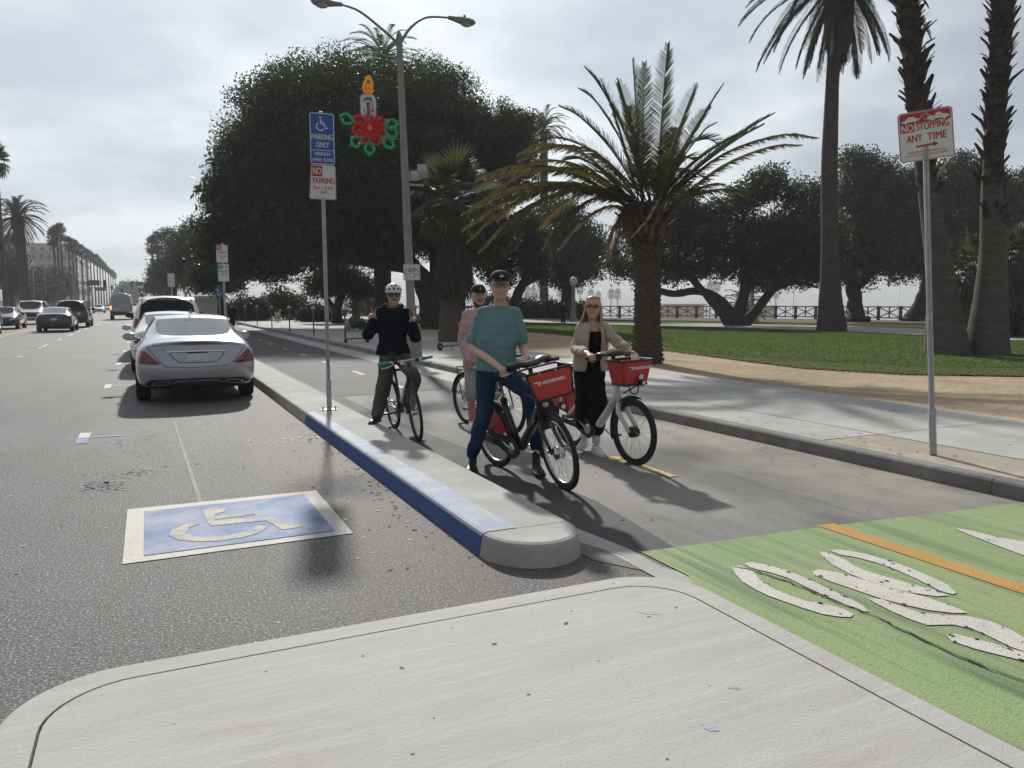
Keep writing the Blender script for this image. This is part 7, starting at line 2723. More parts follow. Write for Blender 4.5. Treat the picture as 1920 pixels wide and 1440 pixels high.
# ---- the woman on the white share bicycle
s0, f0 = cam_frame(1108)
s_, f_ = turn(s0, f0, 14)
D = 8.30
J = dict(head=at(1112, 577, D - .02), neck=at(1111, 604, D + .02), chest=at(1110, 630, D + .02), pel=at(1106, 686, D + .06), shL=at(1090, 615, D + .02), shR=at(1132, 613, D - .0),
         elL=at(1080, 655, D - .03), wrL=at(1097, 662, D - .26), elR=at(1157, 641, D - .12), wrR=at(1184, 655, D - .40), hipL=at(1093, 697, D + .05), hipR=at(1117, 697, D + .02),
         knL=at(1094, 748, D - .06), anL=at(1096, 812, D + .05), toeL=at(1090, 838, D - .06), knR=at(1122, 750, D - .15), anR=at(1118, 822, D - .12), toeR=at(1131, 846, D - .26))
J['toeL'].z = .06
J['toeR'].z = .01
J['wrL'] = GRIPS[True][0] - f_ * .07 + UP * .035 - s_ * .01
J['wrR'] = GRIPS[True][1] - f_ * .07 + UP * .035 + s_ * .01


def p_tank(C):
    J = C['J']
    mb = MB()
    pel, chest, neck = J['pel'], J['chest'], J['neck']
    hip, wst, cst, shd, nk = C['W']
    rows = [(pel - UP * .02, hip, .128, .122), (pel.lerp(chest, .35), wst, .118, .102), (pel.lerp(chest, .7), (wst + cst) / 2, .128, .112), (chest, cst, .135, .122), (chest.lerp(neck, .38), shd * .90, .118, .11)]
    mb.loft([ring2(c, C['s'], C['f'], a + .010, bf + .010, bb + .010, 20) for c, a, bf, bb in rows])
    put('tank_top', remesh(mb, .012, 3, (.006, 6, 10), 2), M_BLKC, C['t'])


def p_open_shirt(C):
    """unbuttoned overshirt: sleeves, back and two hanging fronts"""
    J, mb = C['J'], MB()
    pel, chest, neck = J['pel'], J['chest'], J['neck']
    s, f = C['s'], C['f']
    hip, wst, cst, shd, nk = C['W']
    rows = [(pel - UP * .05, hip * 1.08, .15, .14), (pel.lerp(chest, .35), wst * 1.16, .142, .125), (pel.lerp(chest, .7), cst * 1.08, .142, .128), (chest, cst * 1.06, .142, .132), (chest.lerp(neck, .45), shd * 1.02, .122, .12), (chest.lerp(neck, .72), shd * .78, .092, .10), (chest.lerp(neck, .92), .085, .070, .085)]
    g = .022
    n = 28
    for k_, (a0, a1) in enumerate(((-205, 58), (122, 122))):
        pass
    secs = []
    for c, a, bf, bb in rows:
        sec = []
        for i in range(n + 1):
            t = R(112 + (428 - 112) * i / n)          # open at the front (90 degrees)
            q = math.sin(t)
            sec.append(c + s * ((a + g) * math.cos(t)) + f * ((bf if q > 0 else bb) + g) * q)
        secs.append(sec)
    vs = [p for q in secs for p in q]
    m_ = n + 1
    sh = MB().add(vs, [(i * m_ + j, i * m_ + j + 1, (i + 1) * m_ + j + 1, (i + 1) * m_ + j) for i in range(len(secs) - 1) for j in range(n)], True)
    o = sh.build('overshirt', M_BEIGE, C['t'])
    sub = o.modifiers.new('s', 'SUBSURF')
    sub.levels = sub.render_levels = 2
    md = o.modifiers.new('t', 'SOLIDIFY')
    md.thickness = .006
    for q in 'LR':
        sl_ = MB()
        P = [J['sh' + q], J['sh' + q].lerp(J['el' + q], .5), J['el' + q], J['el' + q].lerp(J['wr' + q], .5), J['wr' + q]]
        limb_tube(sl_, P, [r + .024 for r in C['arm']], 14, 0, 0, .84)
        sl_.tube([chest.lerp(neck, .64), J['sh' + q]], [.075, C['arm'][0] + .024], 12)
        put('sleeve', remesh(sl_, .010, 4, (.012, 7, 14), 5), M_BEIGE, o)
    for sg in (-1, 1):
        nb = neck
        P = [nb + s * (sg * .06) - f * .06 + UP * .02, nb + s * (sg * .075) + f * .02, nb + s * (sg * .062) + f * .075 - UP * .06, nb + s * (sg * .055) + f * .125 - UP * .15]
        Q = [nb + s * (sg * .085) - f * .07 - UP * .02, nb + s * (sg * .110) + f * .02 - UP * .035, nb + s * (sg * .115) + f * .085 - UP * .085, nb + s * (sg * .075) + f * .14 - UP * .17]
        A_, B_ = catmull(P, 3), catmull(Q, 3)
        k_ = len(A_)
        cl = MB().add(A_ + B_, [(i, i + 1, k_ + i + 1, k_ + i) for i in range(k_ - 1)], True).build('collar', M_BEIGE, o)
        md = cl.modifiers.new('t', 'SOLIDIFY')
        md.thickness = .006


def p_long_hair(C):
    c, u, f, s, k = C['c'], C['hu'], C['hf'], C['hs'], C['k']
    cap = MB()
    secs = []
    for z, a, bf, bb in ((-.06, .070, .01, .085), (-.02, .079, .020, .104), (.02, .083, .035, .112), (.06, .083, .066, .114), (.095, .072, .078, .100), (.118, .052, .054, .072), (.130, .022, .02, .03)):
        secs.append([c + u * z + s * (a * math.cos(R(q))) + f * ((bf if math.sin(R(q)) > 0 else bb) * math.sin(R(q)) - .004) for q in range(0, 360, 15)])
    n = 24
    vs = [p for q in secs for p in q]
    cap.add(vs, [(i * n + j, i * n + (j + 1) % n, (i + 1) * n + (j + 1) % n, (i + 1) * n + j) for i in range(len(secs) - 1) for j in range(n) if i >= 3 or not (1 <= j <= 10)], True)
    cap.add(secs[-1], [tuple(range(n))], True)
    hair = cap.build('hair', M_HAIRL, C['t'])
    lk = MB()
    rnd = random.Random(5)
    for i in range(90):
        q = R(rnd.uniform(152, 388))
        sx = math.cos(q)
        a0 = c + u * rnd.uniform(.07, .11) + s * (.062 * sx) + f * (.05 * math.sin(q) + .01)
        a1 = c + u * .01 + s * (.084 * sx) + f * (.10 * math.sin(q) * (1 if math.sin(q) < 0 else .3))
        a2 = c - u * .10 + s * (.090 * sx + (-.02 if sx < 0 else .004)) + f * (.085 * math.sin(q) - .01)
        ln = rnd.uniform(.24, .36)
        wind = -.10 if sx < 0 else .015
        a3 = c - u * ln + s * (.098 * sx + wind * rnd.uniform(.4, 1.2)) + f * (.06 * math.sin(q) + .02)
        lk.tube(catmull([a0, a1, a2, a3], 4), [.010, .011, .012, .012, .012, .012, .012, .011, .010, .009, .007, .005, .002], 5)
    lk.build('locks', M_HAIRL, hair)


person('woman with long fair hair, sunglasses and a beige overshirt on the white share bicycle', J, s_, f_, (UP - f0 * .05, f0 - s0 * .12 + UP * .10), (.165, .135, .150, .135, .046), M_SK1,
       [p_tank, p_open_shirt, p_trousers(M_BLKC, .022, .86, 'black_trousers', cuff=.016), p_shoes(M_SHOEW, sock=M_SOCK), p_long_hair, p_face(False, brow=None, glasses='slim', eyes=False, open_=True)],
       hands={'L': (f_ * .9 + s_ * .2 - UP * .2, -UP, s_, 'grip'), 'R': (f_ * .9 + s_ * .1 - UP * .2, -UP, -s_, 'grip')}, k=1.02, arm=(.043, .038, .036, .031, .023), leg=(.085, .074, .058, .052, .042, .032))

# ---- walkers in the distance
def walker(lab, px, ground_py, top_py, away, bag):
    d0 = 1440 * (CAM_H - .14) / (ground_py - 569.0)
    s_, f_ = cam_frame(px)
    if away:
        f_ = -f_
    b = at(px, ground_py, d0)
    Hh = (ground_py - top_py) / 1440 * d0
    u = Hh / 1.75
    P = lambda x, y, z: b + s_ * (x * u) + f_ * (y * u) + UP * (z * u)
    J = dict(head=P(0, .03, 1.63), neck=P(0, 0, 1.47), chest=P(0, 0, 1.28), pel=P(0, 0, .96), shL=P(-.19, 0, 1.40), shR=P(.19, 0, 1.40), elL=P(-.25, -.02, 1.12), wrL=P(-.25, .06, .86), elR=P(.24, -.02, 1.12), wrR=P(.22, .10, .88),
             hipL=P(-.09, 0, .90), hipR=P(.09, 0, .90), knL=P(-.10, .06, .50), anL=P(-.10, -.05, .10), toeL=P(-.10, .10, .02), knR=P(.09, .03, .50), anR=P(.09, .02, .10), toeR=P(.09, .18, .02))
    t = person(lab, J, s_, f_, (UP, f_), (.17, .165, .185, .165, .055), M_SK2, [p_top(M_BLKC, .95, .03, .06, 'jacket'), p_trousers(M_BLKC, .02), p_shoes(M_SHOEK), p_cap(M_CAP)], voxel=.014,
               hands={'L': (-UP, s_, f_, 'grip'), 'R': (-UP, -s_, f_, 'relax')})
    if bag:
        q = J['wrL'] + Vector((0, 0, -.08))
        bt = thing('handbag', 'dark round bag carried by the walking figure in black', 'bag', (q.x, q.y, q.z - .36))
        mb = MB()
        mb.ell((0, 0, .17), (.19, .10, .17), 14, 10)
        mb.build('bag_body', M_SHOEK, bt)
        MB().tube(catmull([Vector((-.10, 0, .28)), Vector((-.06, 0, .38)), Vector((.06, 0, .38)), Vector((.10, 0, .28))], 4), .014, 6).build('bag_handle', M_SHOEK, bt)
    return t


walker('walking figure in black carrying a bag across the park path', 1056, 606, 566, True, True)
walker('distant figure in dark clothes standing by the parking meters', 436, 612, 571, False, False)

# ================================================================ signs and street furniture
M_GALV = mat('galvanised_steel', (0.40, 0.41, 0.42), 0.5, metal=.6, var=.2, scale=14)
M_SIGNW = mat('sign_white', (0.66, 0.66, 0.64), 0.45, var=.05, scale=6)
M_SIGNB = mat('sign_blue', (0.022, 0.095, 0.36), 0.45, var=.06, scale=6)
M_SIGNR = mat('sign_red', (0.42, 0.030, 0.045), 0.45, var=.06, scale=6)
M_SIGNG = mat('sign_green', (0.02, 0.27, 0.15), 0.45)
M_HOLE = mat('post_perforation', (0.02, 0.02, 0.02), .9)


def plate(parent, M, w, h, r, m, border=None, bw=.008, name='sign_plate', bend=None):
    mb = MB()
    mb.poly(rrect(w, h, r), -.0015, .003)
    if bend:
        bend(mb)
    mb.v = [tuple(M @ Vector(p)) for p in mb.v]
    p = mb.build(name, m, parent)
    if border is not None:
        b = MB()
        o = rrect(w - .008, h - .008, r * .9)
        i = rrect(w - .008 - 2 * bw, h - .008 - 2 * bw, r * .7)
        n = len(o)
        b.add([(*q, .0028) for q in o] + [(*q, .0028) for q in i], [(k, (k + 1) % n, n + (k + 1) % n, n + k) for k in range(n)])
        if bend:
            bend(b)
        b.v = [tuple(M @ Vector(q)) for q in b.v]
        b.build('sign_border', border, p)
    return p


def words(parent, M, txt, x, y, h, w, m, bold=.05, z=.0032):
    me = text_mesh(txt, h, width=w)
    V = [v.co.copy() for v in me.vertices]
    F = [tuple(p.vertices) for p in me.polygons]
    mb = MB()
    for i, dx in enumerate((-bold * h * .5, 0, bold * h * .5)):
        mb.add([(v.x + dx + x, v.y + y, z + i * .0004) for v in V], F)
    mb.v = [tuple(M @ Vector(q)) for q in mb.v]
    bpy.data.meshes.remove(me)
    return mb.build('sign_lettering', m, parent)


def flat(parent, M, name, m, polys=(), strokes=(), z=.0030):
    mb = MB()
    for k, p in enumerate(polys):
        mb.poly(p, z + k * .0003)
    for k, (p, w) in enumerate(strokes):
        stroke_mb(mb, p, w, z + .0004 * k)
    mb.v = [tuple(M @ Vector(q)) for q in mb.v]
    return mb.build(name, m, parent)


def perforated_post(t, P0, P1, w=.045, sleeve=.45, face=(0, -1, 0), pitch=.0254 * 1.0):
    P0, P1 = Vector(P0), Vector(P1)
    d = (P1 - P0).normalized()
    f = Vector(face)
    f = (f - d * f.dot(d)).normalized()
    s = d.cross(f)
    M = Matrix(((s.x, f.x, d.x, P0.x), (s.y, f.y, d.y, P0.y), (s.z, f.z, d.z, P0.z), (0, 0, 0, 1)))
    L = (P1 - P0).length
    post = MB(M).box((0, 0, L / 2), (w, w, L)).build('post', M_GALV, t, bevel=.004)
    hs = MB(M)
    n = int((L - sleeve) / pitch)
    for i in range(n):
        z = sleeve + (i + .5) * pitch
        for ff in (0, 1):
            for sg in (-1, 1):
                vs = []
                for a in range(0, 360, 60):
                    u, v = .0058 * math.cos(R(a)), .0058 * math.sin(R(a))
                    vs.append((u, sg * (w / 2 + .0008), z + v) if ff == 0 else (sg * (w / 2 + .0008), u, z + v))
                hs.add(vs, [tuple(range(6))] if (sg > 0) == (ff == 1) else [tuple(range(5, -1, -1))])
    tag(hs.build('perforations', M_HOLE, post), kind='stuff')
    MB(M).box((0, 0, sleeve / 2), (w + .014, w + .014, sleeve)).build('post_sleeve', M_GALV, t, bevel=.004)
    return M


def wheelchair(parent, M, cx, cy, s, m):
    P = lambda pts: [(cx + x * s, cy + y * s) for x, y in pts]
    st = [(P([(-.05, .38), (-.02, .02), (.22, .02), (.38, -.36), (.52, -.30)]), .10 * s), (P([(-.03, .16), (.20, .16)]), .075 * s), (P(arc((-.06, -.20), .30, 118, 335, 18)), .085 * s)]
    return flat(parent, M, 'wheelchair_symbol', m, [P(arc((-.06, .50), .085, 0, 342, 14))], st)


def bolts(parent, M, pts):
    for x, y in pts:
        MB(M).lathe([(.0, .008), (.009, .008), (.011, .002), (.0105, 0)], 8, c=(x, y, .002)).build('bolt', M_GALV, parent)


# ---- disabled-parking sign on the island
t = thing('parking_sign', 'blue disabled parking sign above a white no parking sign on the kerb island', 'sign', (2.19, 10.49, .15))
perforated_post(t, (0, 0, 0), (-.01, .02, 3.96), .05, .42, (-.15, -1, 0))
MB().box((0, 0, .006), (.20, .14, .012)).build('base_plate', M_GALV, t, bevel=.003)
for dx in (-.085, .085):
    MB().lathe([(.0, .04), (.012, .04), (.012, 0)], 8, c=(dx, .0, .01)).build('anchor_bolt', M_GALV, t)
Mb = plane_M((-.01, -.025, 3.605), (1, -.13, 0), (-.02, 0, 1))
p = plate(t, Mb, .32, .665, .03, M_SIGNB, M_SIGNW, .010)
wheelchair(p, Mb, -.01, .19, .165, M_SIGNW)
words(p, Mb, 'PARKING', 0, .025, .072, .272, M_SIGNW)
words(p, Mb, 'ONLY', .005, -.075, .072, .165, M_SIGNW)
flat(p, Mb, 'divider', M_SIGNW, [[(-.155, -.150), (.155, -.150), (.155, -.142), (-.155, -.142)]])
words(p, Mb, 'MINIMUM', 0, -.195, .046, .19, M_SIGNW)
words(p, Mb, 'FINE $250', 0, -.272, .050, .255, M_SIGNW)
Mw = plane_M((-.005, -.025, 3.045), (1, -.13, 0), (-.01, 0, 1))


def dent(mb):
    mb.v = [(x - (.035 * max(0, -.08 - y) / .15 if x < 0 else 0), y + (.10 * max(0, -.10 - x) * (y < -.1)), z - .10 * max(0, (-x - .03)) * max(0, (-y - .10)) * 4) for x, y, z in mb.v]


p = plate(t, Mw, .32, .45, .03, M_SIGNW, M_SIGNR, .005, bend=dent)
flat(p, Mw, 'red_field', M_SIGNR, [[(-.148, .075), (-.015, .075), (-.015, .210), (-.148, .210)]])
words(p, Mw, 'NO', -.082, .145, .088, .105, M_SIGNW, z=.0046)
words(p, Mw, 'PARKING', .0, .022, .078, .275, M_SIGNR)
words(p, Mw, '3', -.125, -.068, .052, .030, M_SIGNR)
words(p, Mw, 'A.M.', -.075, -.074, .036, .058, M_SIGNR)
words(p, Mw, '-', -.023, -.068, .008, .022, M_SIGNR)
words(p, Mw, '5', .022, -.068, .052, .030, M_SIGNR)
words(p, Mw, 'A.M.', .082, -.074, .036, .066, M_SIGNR)
words(p, Mw, 'DAILY', .0, -.128, .030, .095, M_SIGNR)
bolts(p, Mw, [(.0, .185), (.0, -.195), (-.09, -.185)])

# ---- signs farther along the island
t = thing('parking_sign', 'red and green parking signs on a post beyond the parked cars', 'sign', (2.2, 25.6, .15))
perforated_post(t, (0, 0, 0), (-.02, 0, 3.3), .06, .4, (0, -1, 0), pitch=.05)
Mf = plane_M((-.04, -.035, 2.98), (1, -.08, 0), (-.04, 0, 1))
p = plate(t, Mf, .33, .54, .02, M_SIGNW)
flat(p, Mf, 'red_field', M_SIGNR, [[(-.155, .11), (-.005, .11), (-.005, .25), (-.155, .25)]])
words(p, Mf, 'NO', -.08, .18, .08, .11, M_SIGNW, z=.0046)
words(p, Mf, 'PARKING', 0, .04, .075, .27, M_SIGNR)
words(p, Mf, '3AM-5AM', 0, -.075, .05, .22, M_SIGNR)
words(p, Mf, 'DAILY', 0, -.16, .035, .10, M_SIGNR)
Mf = plane_M((-.02, -.035, 2.40), (1, -.08, 0), (-.04, 0, 1))
p = plate(t, Mf, .33, .54, .02, M_SIGNW, M_SIGNG, .006)
flat(p, Mf, 'green_field', M_SIGNG, [[(-.150, .11), (-.02, .11), (-.02, .245), (-.150, .245)]])
words(p, Mf, '3', -.085, .18, .09, .05, M_SIGNW, z=.0046)
words(p, Mf, 'HOUR', .065, .18, .06, .13, M_SIGNG)
words(p, Mf, 'PARKING', 0, .04, .07, .27, M_SIGNG)
words(p, Mf, '9AM-6PM', 0, -.07, .05, .22, M_SIGNG)
t = thing('parking_sign', 'grey far sign post standing above the white SUV roof', 'sign', (2.2, 82, .15))
MB().tube([(0, 0, 0), (0, 0, 4.3)], .045, 8).build('post', M_GALV, t)
plate(t, plane_M((0, -.05, 3.7), (1, 0, 0), (0, 0, 1)), .62, 1.3, .04, M_SIGNW)
b = at(413, 600, 60)
t = thing('blue_sign', 'blue park sign standing behind the far parking sign', 'sign', (b.x, b.y, .12))
MB().tube([(0, 0, 0), (0, 0, 2.9)], .04, 8).build('post', M_GALV, t)
Mf = plane_M((0, -.05, 2.3), (.95, -.3, 0), (0, 0, 1))
p = plate(t, Mf, .62, .95, .03, mat('banner_blue', (.04, .10, .33), .6))
flat(p, Mf, 'pictogram', M_SIGNW, [arc((-.08, .20), .09, 0, 345, 12)], [([(-.18, -.05), (.18, -.05)], .05), ([(-.18, -.18), (.10, -.18)], .05)])

# ---- no stopping sign at the right
B0, B1 = Vector((6.84, 4.90, .14)), Vector((6.905, 5.235, 3.40))
t = thing('no_stopping_sign', 'red and white no stopping any time sign on a leaning perforated post', 'sign', B0)
nf = Vector((-.72, -.69, 0)).normalized()
perforated_post(t, (0, 0, 0), B1 - B0, .048, .45, tuple(nf))
Mr = plane_M((B1 - B0) * .945 + nf * .03, Vector((.70, -.72, .105)), Vector((-.08, .10, 1)))
W_, H_ = .475, .475
p = plate(t, Mr, W_, H_, .035, M_SIGNW, M_SIGNR, .006)
flat(p, Mr, 'red_band', M_SIGNR, [[(-.218, .125), (.218, .125), (.218, .205), (.20, .222), (-.20, .222), (-.218, .205)], [(-.218, .045), (-.095, .045), (-.095, .130), (-.218, .130)]])
carp = [(-.205, .142), (-.195, .160), (-.165, .166), (-.145, .188), (-.095, .192), (-.075, .172), (-.045, .165), (-.048, .150), (-.075, .146), (-.175, .138)]
trk = [(.02, .140), (.02, .172), (.085, .172), (.095, .196), (.135, .198), (.150, .176), (.200, .170), (.205, .146), (.19, .140)]
flat(p, Mr, 'tow_truck_pictogram', M_SIGNW, [carp, trk, arc((-.165, .142), .014, 0, 340, 10), arc((-.085, .150), .014, 0, 340, 10), arc((.065, .142), .017, 0, 340, 10), arc((.165, .144), .017, 0, 340, 10)], [([(-.045, .166), (.005, .205), (.06, .172)], .006)], z=.0040)
words(p, Mr, 'NO', -.156, .087, .072, .10, M_SIGNW, z=.0046)
words(p, Mr, 'STOPPING', .062, .088, .070, .275, M_SIGNR)
words(p, Mr, 'ANY', -.100, -.018, .070, .135, M_SIGNR)
words(p, Mr, 'TIME', .095, -.018, .070, .165, M_SIGNR)
flat(p, Mr, 'arrow', M_SIGNR, [[(-.09, -.108), (.06, -.104), (.06, -.122), (.105, -.096), (.06, -.070), (.06, -.086), (-.09, -.090)]])
words(p, Mr, 'TO RECLAIM IMPOUNDED VEHICLES CALL', .0, -.152, .016, .34, M_SIGNR, .02)
words(p, Mr, 'SANTA MONICA POLICE DEPT.', .0, -.182, .016, .38, M_SIGNR, .02)
bolts(p, Mr, [(0, .150), (0, -.140)])

# ---- lamp post with twin arms
M_CPOLE = mat('concrete_pole', (0.27, 0.265, 0.26), .85, var=.2, scale=9, bump=.3, bscale=60, stretch=(1, 1, .4))
M_LAMPH = mat('lamp_housing', (0.23, 0.235, 0.24), .5, metal=.4)
LP = Vector((6.62, 20.45, .13))
t = thing('street_lamp', 'tall concrete lamp post with two curved arms and a garland decoration', 'street lamp', LP)
TOP = Vector((-.27, 0, 8.45))
MB().tube([(0, 0, 0), TOP * .33, TOP * .66, TOP, TOP + Vector((0, 0, .10)), TOP + Vector((0, 0, .22))], [.135, .118, .102, .085, .075, .01], 8, smooth=False).build('pole', M_CPOLE, t)
MB().box((0, 0, .42), (.42, .42, .84), taper=.86).build('pedestal', M_CPOLE, t, bevel=.03)
MB().box((0, 0, .86), (.34, .34, .10)).build('pedestal_cap', M_CPOLE, t, bevel=.02)
for pts, hd in (([(0, 8.30), (-.45, 8.62), (-1.05, 8.98), (-1.55, 9.08)], -1), ([(0, 8.28), (.30, 8.75), (.75, 9.10), (1.45, 9.20)], 1)):
    P = [TOP + Vector((x, 0, z - 8.45)) for x, z in pts]
    MB().tube(catmull(P, 6), [.042 - .0009 * i for i in range(19)], 8).build('arm', M_LAMPH, t)
    e = P[-1]
    hdm = MB()
    secs = []
    for x, w, h, dz in ((-.05, .05, .05, 0), (.10, .075, .06, -.01), (.30, .15, .085, -.02), (.52, .16, .10, -.035), (.66, .12, .08, -.03), (.74, .03, .03, -.02)):
        secs.append([e + Vector((hd * x, w * math.cos(R(a)), dz + h * math.sin(R(a)))) for a in range(0, 360, 30)])
    o = hdm.loft(secs).build('lamp_head', M_LAMPH, t)
    MB().ell(e + Vector((hd * .47, 0, -.085)), (.17, .125, .085), 14, 8).build('lamp_glass', mat('lamp_lens', (.35, .36, .36), .25), o)
    MB().lathe([(.03, 0), (.035, .06), (.0, .08)], 10, c=e + Vector((hd * .42, 0, .07))).build('photocell', M_LAMPH, o)
MB().tube([TOP + Vector((0, -.05, -.55)), TOP + Vector((-1.05, -.05, -.38))], .014, 6).build('guy_rod', M_GALV, t)
# bracket and traffic camera
cz_ = TOP * (4.70 / 8.45)
cb = MB().box(cz_ + Vector((.30, 0, -.02)), (.42, .06, .05)).build('bracket', M_GALV, t)
MB().box(cz_ + Vector((.24, -.02, .20)), (.24, .30, .20)).build('control_box', mat('beige_housing', (.42, .41, .39), .6), cb, bevel=.015)
o = MB().box((0, 0, 0), (.26, .46, .20)).build('camera_housing', MATS['beige_housing'], cb, bevel=.02)
o.location = cz_ + Vector((.46, -.05, .36))
o.rotation_euler = (R(-12), 0, R(-18))
# bike route sign on the pole
Ms = plane_M(TOP * (2.32 / 8.45) + Vector((.02, -.15, .0)), (1, -.2, 0), (0, 0, 1))
p = plate(t, Ms, .46, .44, .03, M_SIGNW, M_LETK, .006)
W1, W2 = (-.115, .015), (.115, .0)
flat(p, Ms, 'bicycle_symbol', M_LETK, [], [(arc(W1, .075, 0, 360, 20), .015), (arc(W2, .075, 0, 360, 20), .015), ([W1, (-.02, .09), (.085, .10), W2], .013), ([(-.06, .13), (-.02, .09), (.0, .015), W1], .013), ([(0, .015), (.085, .10)], .013), ([(.05, .155), (.085, .10)], .013)])
flat(p, Ms, 'sign_marks', M_LETK, [], [([(-.15, -.11), (-.13, -.16), (-.11, -.11)], .014), ([(-.05, -.12), (-.02, -.15)], .014), ([(.05, -.11), (.05, -.16)], .014), ([(.09, -.11), (.12, -.16)], .014)], z=.0034)
MB().tube([TOP * .27 + Vector((0, 0, 0)), TOP * .277], .128, 8, smooth=False).build('sign_band', M_GALV, t)

# ---- tinsel decoration: candle over a poinsettia
M_TR = mat('red_tinsel', (.62, .03, .05), .35, metal=.1, transl=(.8, .05, .08, .5))
M_TG = mat('green_tinsel', (.02, .42, .22), .35, metal=.1, transl=(.03, .7, .36, .5))
M_TY = mat('gold_tinsel', (.95, .50, .04), .35, transl=(1, .6, .06, .55))
M_TW = mat('silver_tinsel', (.7, .7, .68), .35, metal=.1, transl=(.7, .7, .7, .4))
dc = thing('garland_decoration', 'tinsel candle and red flower decoration hung on the lamp post', 'decoration', (5.50, 20.42, 6.20))


def tinsel(name, path, m, r=.035, closed=True, n=60):
    """wire covered in short shiny strips"""
    P = catmull([Vector((x, 0, z)) for x, z in path], 6)
    mb = MB()
    mb.tube(P, r * .5, 6)
    L = [0]
    for i in range(1, len(P)):
        L.append(L[-1] + (P[i] - P[i - 1]).length)
    k = int(L[-1] / .0045)
    vs, fs = [], []
    for i in range(k):
        q = L[-1] * random.random()
        j = max(a for a in range(len(P) - 1) if L[a] <= q + 1e-9)
        p_ = P[j].lerp(P[j + 1], (q - L[j]) / max(L[j + 1] - L[j], 1e-6))
        d = Vector((random.gauss(0, 1), random.gauss(0, 1), random.gauss(0, 1))).normalized()
        w = d.cross(Vector((random.gauss(0, 1), random.gauss(0, 1), random.gauss(0, 1)))).normalized() * .006
        e = p_ + d * r * random.uniform(.9, 1.6)
        o = len(vs)
        vs += [p_ - w, p_ + w, e]
        fs.append((o, o + 1, o + 2))
    mb.add(vs, fs)
    return mb.build(name, m, dc)


def petal(c, a, L, w, d0=.06):
    u = Vector((math.cos(R(a)), math.sin(R(a))))
    v = Vector((-u.y, u.x))
    return [tuple(Vector(c) + u * (d0 + L * t) + v * (w * k)) for t, k in ((0, 0), (.35, .8), (.7, 1), (1, .15), (1, -.15), (.7, -1), (.35, -.8), (0, 0))]


for a in (78, 30, -10, -62, -118, -165, 150):
    tinsel('flower_petal', petal((0, 0), a, .40, .135), M_TR, .05)
    tinsel('petal_rib', petal((0, 0), a, .22, .035, .12), M_TR, .03)
for a, c in ((160, (-.42, .10)), (-20, (.42, .0)), (-40, (.36, -.22)), (-92, (.0, -.34)), (-140, (-.22, -.26)), (20, (.42, .08))):
    tinsel('green_leaf', petal(c, a, .34, .12, 0), M_TG, .055)
tinsel('flower_centre', arc((0, 0), .055, 0, 360, 8), M_TY, .055)
tinsel('candle_outline', [(-.17, .28), (-.19, .60), (-.15, .78), (0, .82), (.12, .77), (.15, .58), (.13, .30)], M_TW, .075)
tinsel('candle_outline', [(-.08, .30), (-.10, .62), (-.02, .68), (.05, .62), (.05, .34)], M_TW, .045)
tinsel('candle_flame', [(-.05, .86), (-.14, .98), (-.10, 1.12), (-.02, 1.30), (.05, 1.24), (.09, 1.05), (.06, .90), (-.05, .86)], M_TY, .055)
tinsel('candle_flame', [(-.03, .93), (-.06, 1.02), (-.01, 1.12), (.03, 1.02), (.0, .93), (-.03, .93)], M_TY, .035)
fr = MB()
fr.tube([(.25, 0, .25), (.84, 0, .27)], .012, 6)
fr.tube([(.30, 0, -.24), (.86, 0, -.22)], .012, 6)
fr.tube([(.84, 0, .34), (.86, 0, -.40)], .016, 6)
fr.tube([(0, 0, -.5), (0, 0, .9)], .008, 5)
fr.build('wire_frame', M_GALV, dc)

# ---- parking meters along the sidewalk
M_METER = mat('meter_grey', (0.10, 0.105, 0.11), .5, metal=.4)
M_METERD = mat('meter_dome', (0.50, 0.51, 0.52), .3, metal=.6)
mt = thing('parking_meter', 'parking meter', 'parking meter')
MB().tube([(0, 0, 0), (0, 0, 1.02)], .032, 10).build('meter_pole', M_METER, mt)
mh = MB().loft([[(a * w, b * d, z) for a, b in ((-1, -1), (1, -1), (1, 1), (-1, 1))] for z, w, d in ((1.0, .05, .05), (1.06, .085, .065), (1.22, .095, .07))], smooth=False).build('meter_head', M_METER, mt, bevel=.015)
dm = MB()
dm.loft([[(.10 * math.cos(R(a)) * k, y, 1.22 + .13 * math.sin(R(a)) * k) for a in range(0, 181, 15)] for y, k in ((-.075, .8), (-.06, 1), (.06, 1), (.075, .8))])
dm.build('meter_dome', M_METERD, mt)
MB().box((0, -.072, 1.13), (.10, .012, .09)).build('meter_display', mat('meter_screen', (.16, .18, .16), .2), mt)
POS = [29.0, 35.1, 41.6, 48.0, 54.9, 61.9]
ML = ['nearest parking meter, standing next to the shopping cart', 'second nearest parking meter, left of the shopping cart', 'third nearest parking meter along the sidewalk kerb', 'fourth nearest parking meter along the sidewalk kerb', 'fifth nearest parking meter along the sidewalk kerb', 'farthest parking meter along the sidewalk kerb']
for i, y in enumerate(POS):
    o = mt if i == 0 else copy_tree(mt)
    o.location = (6.72, y, .135)
    o.rotation_euler = (0, 0, random.uniform(-.15, .15))
    o['label'] = ML[i]
    o['group'] = 'parking meters along the sidewalk'

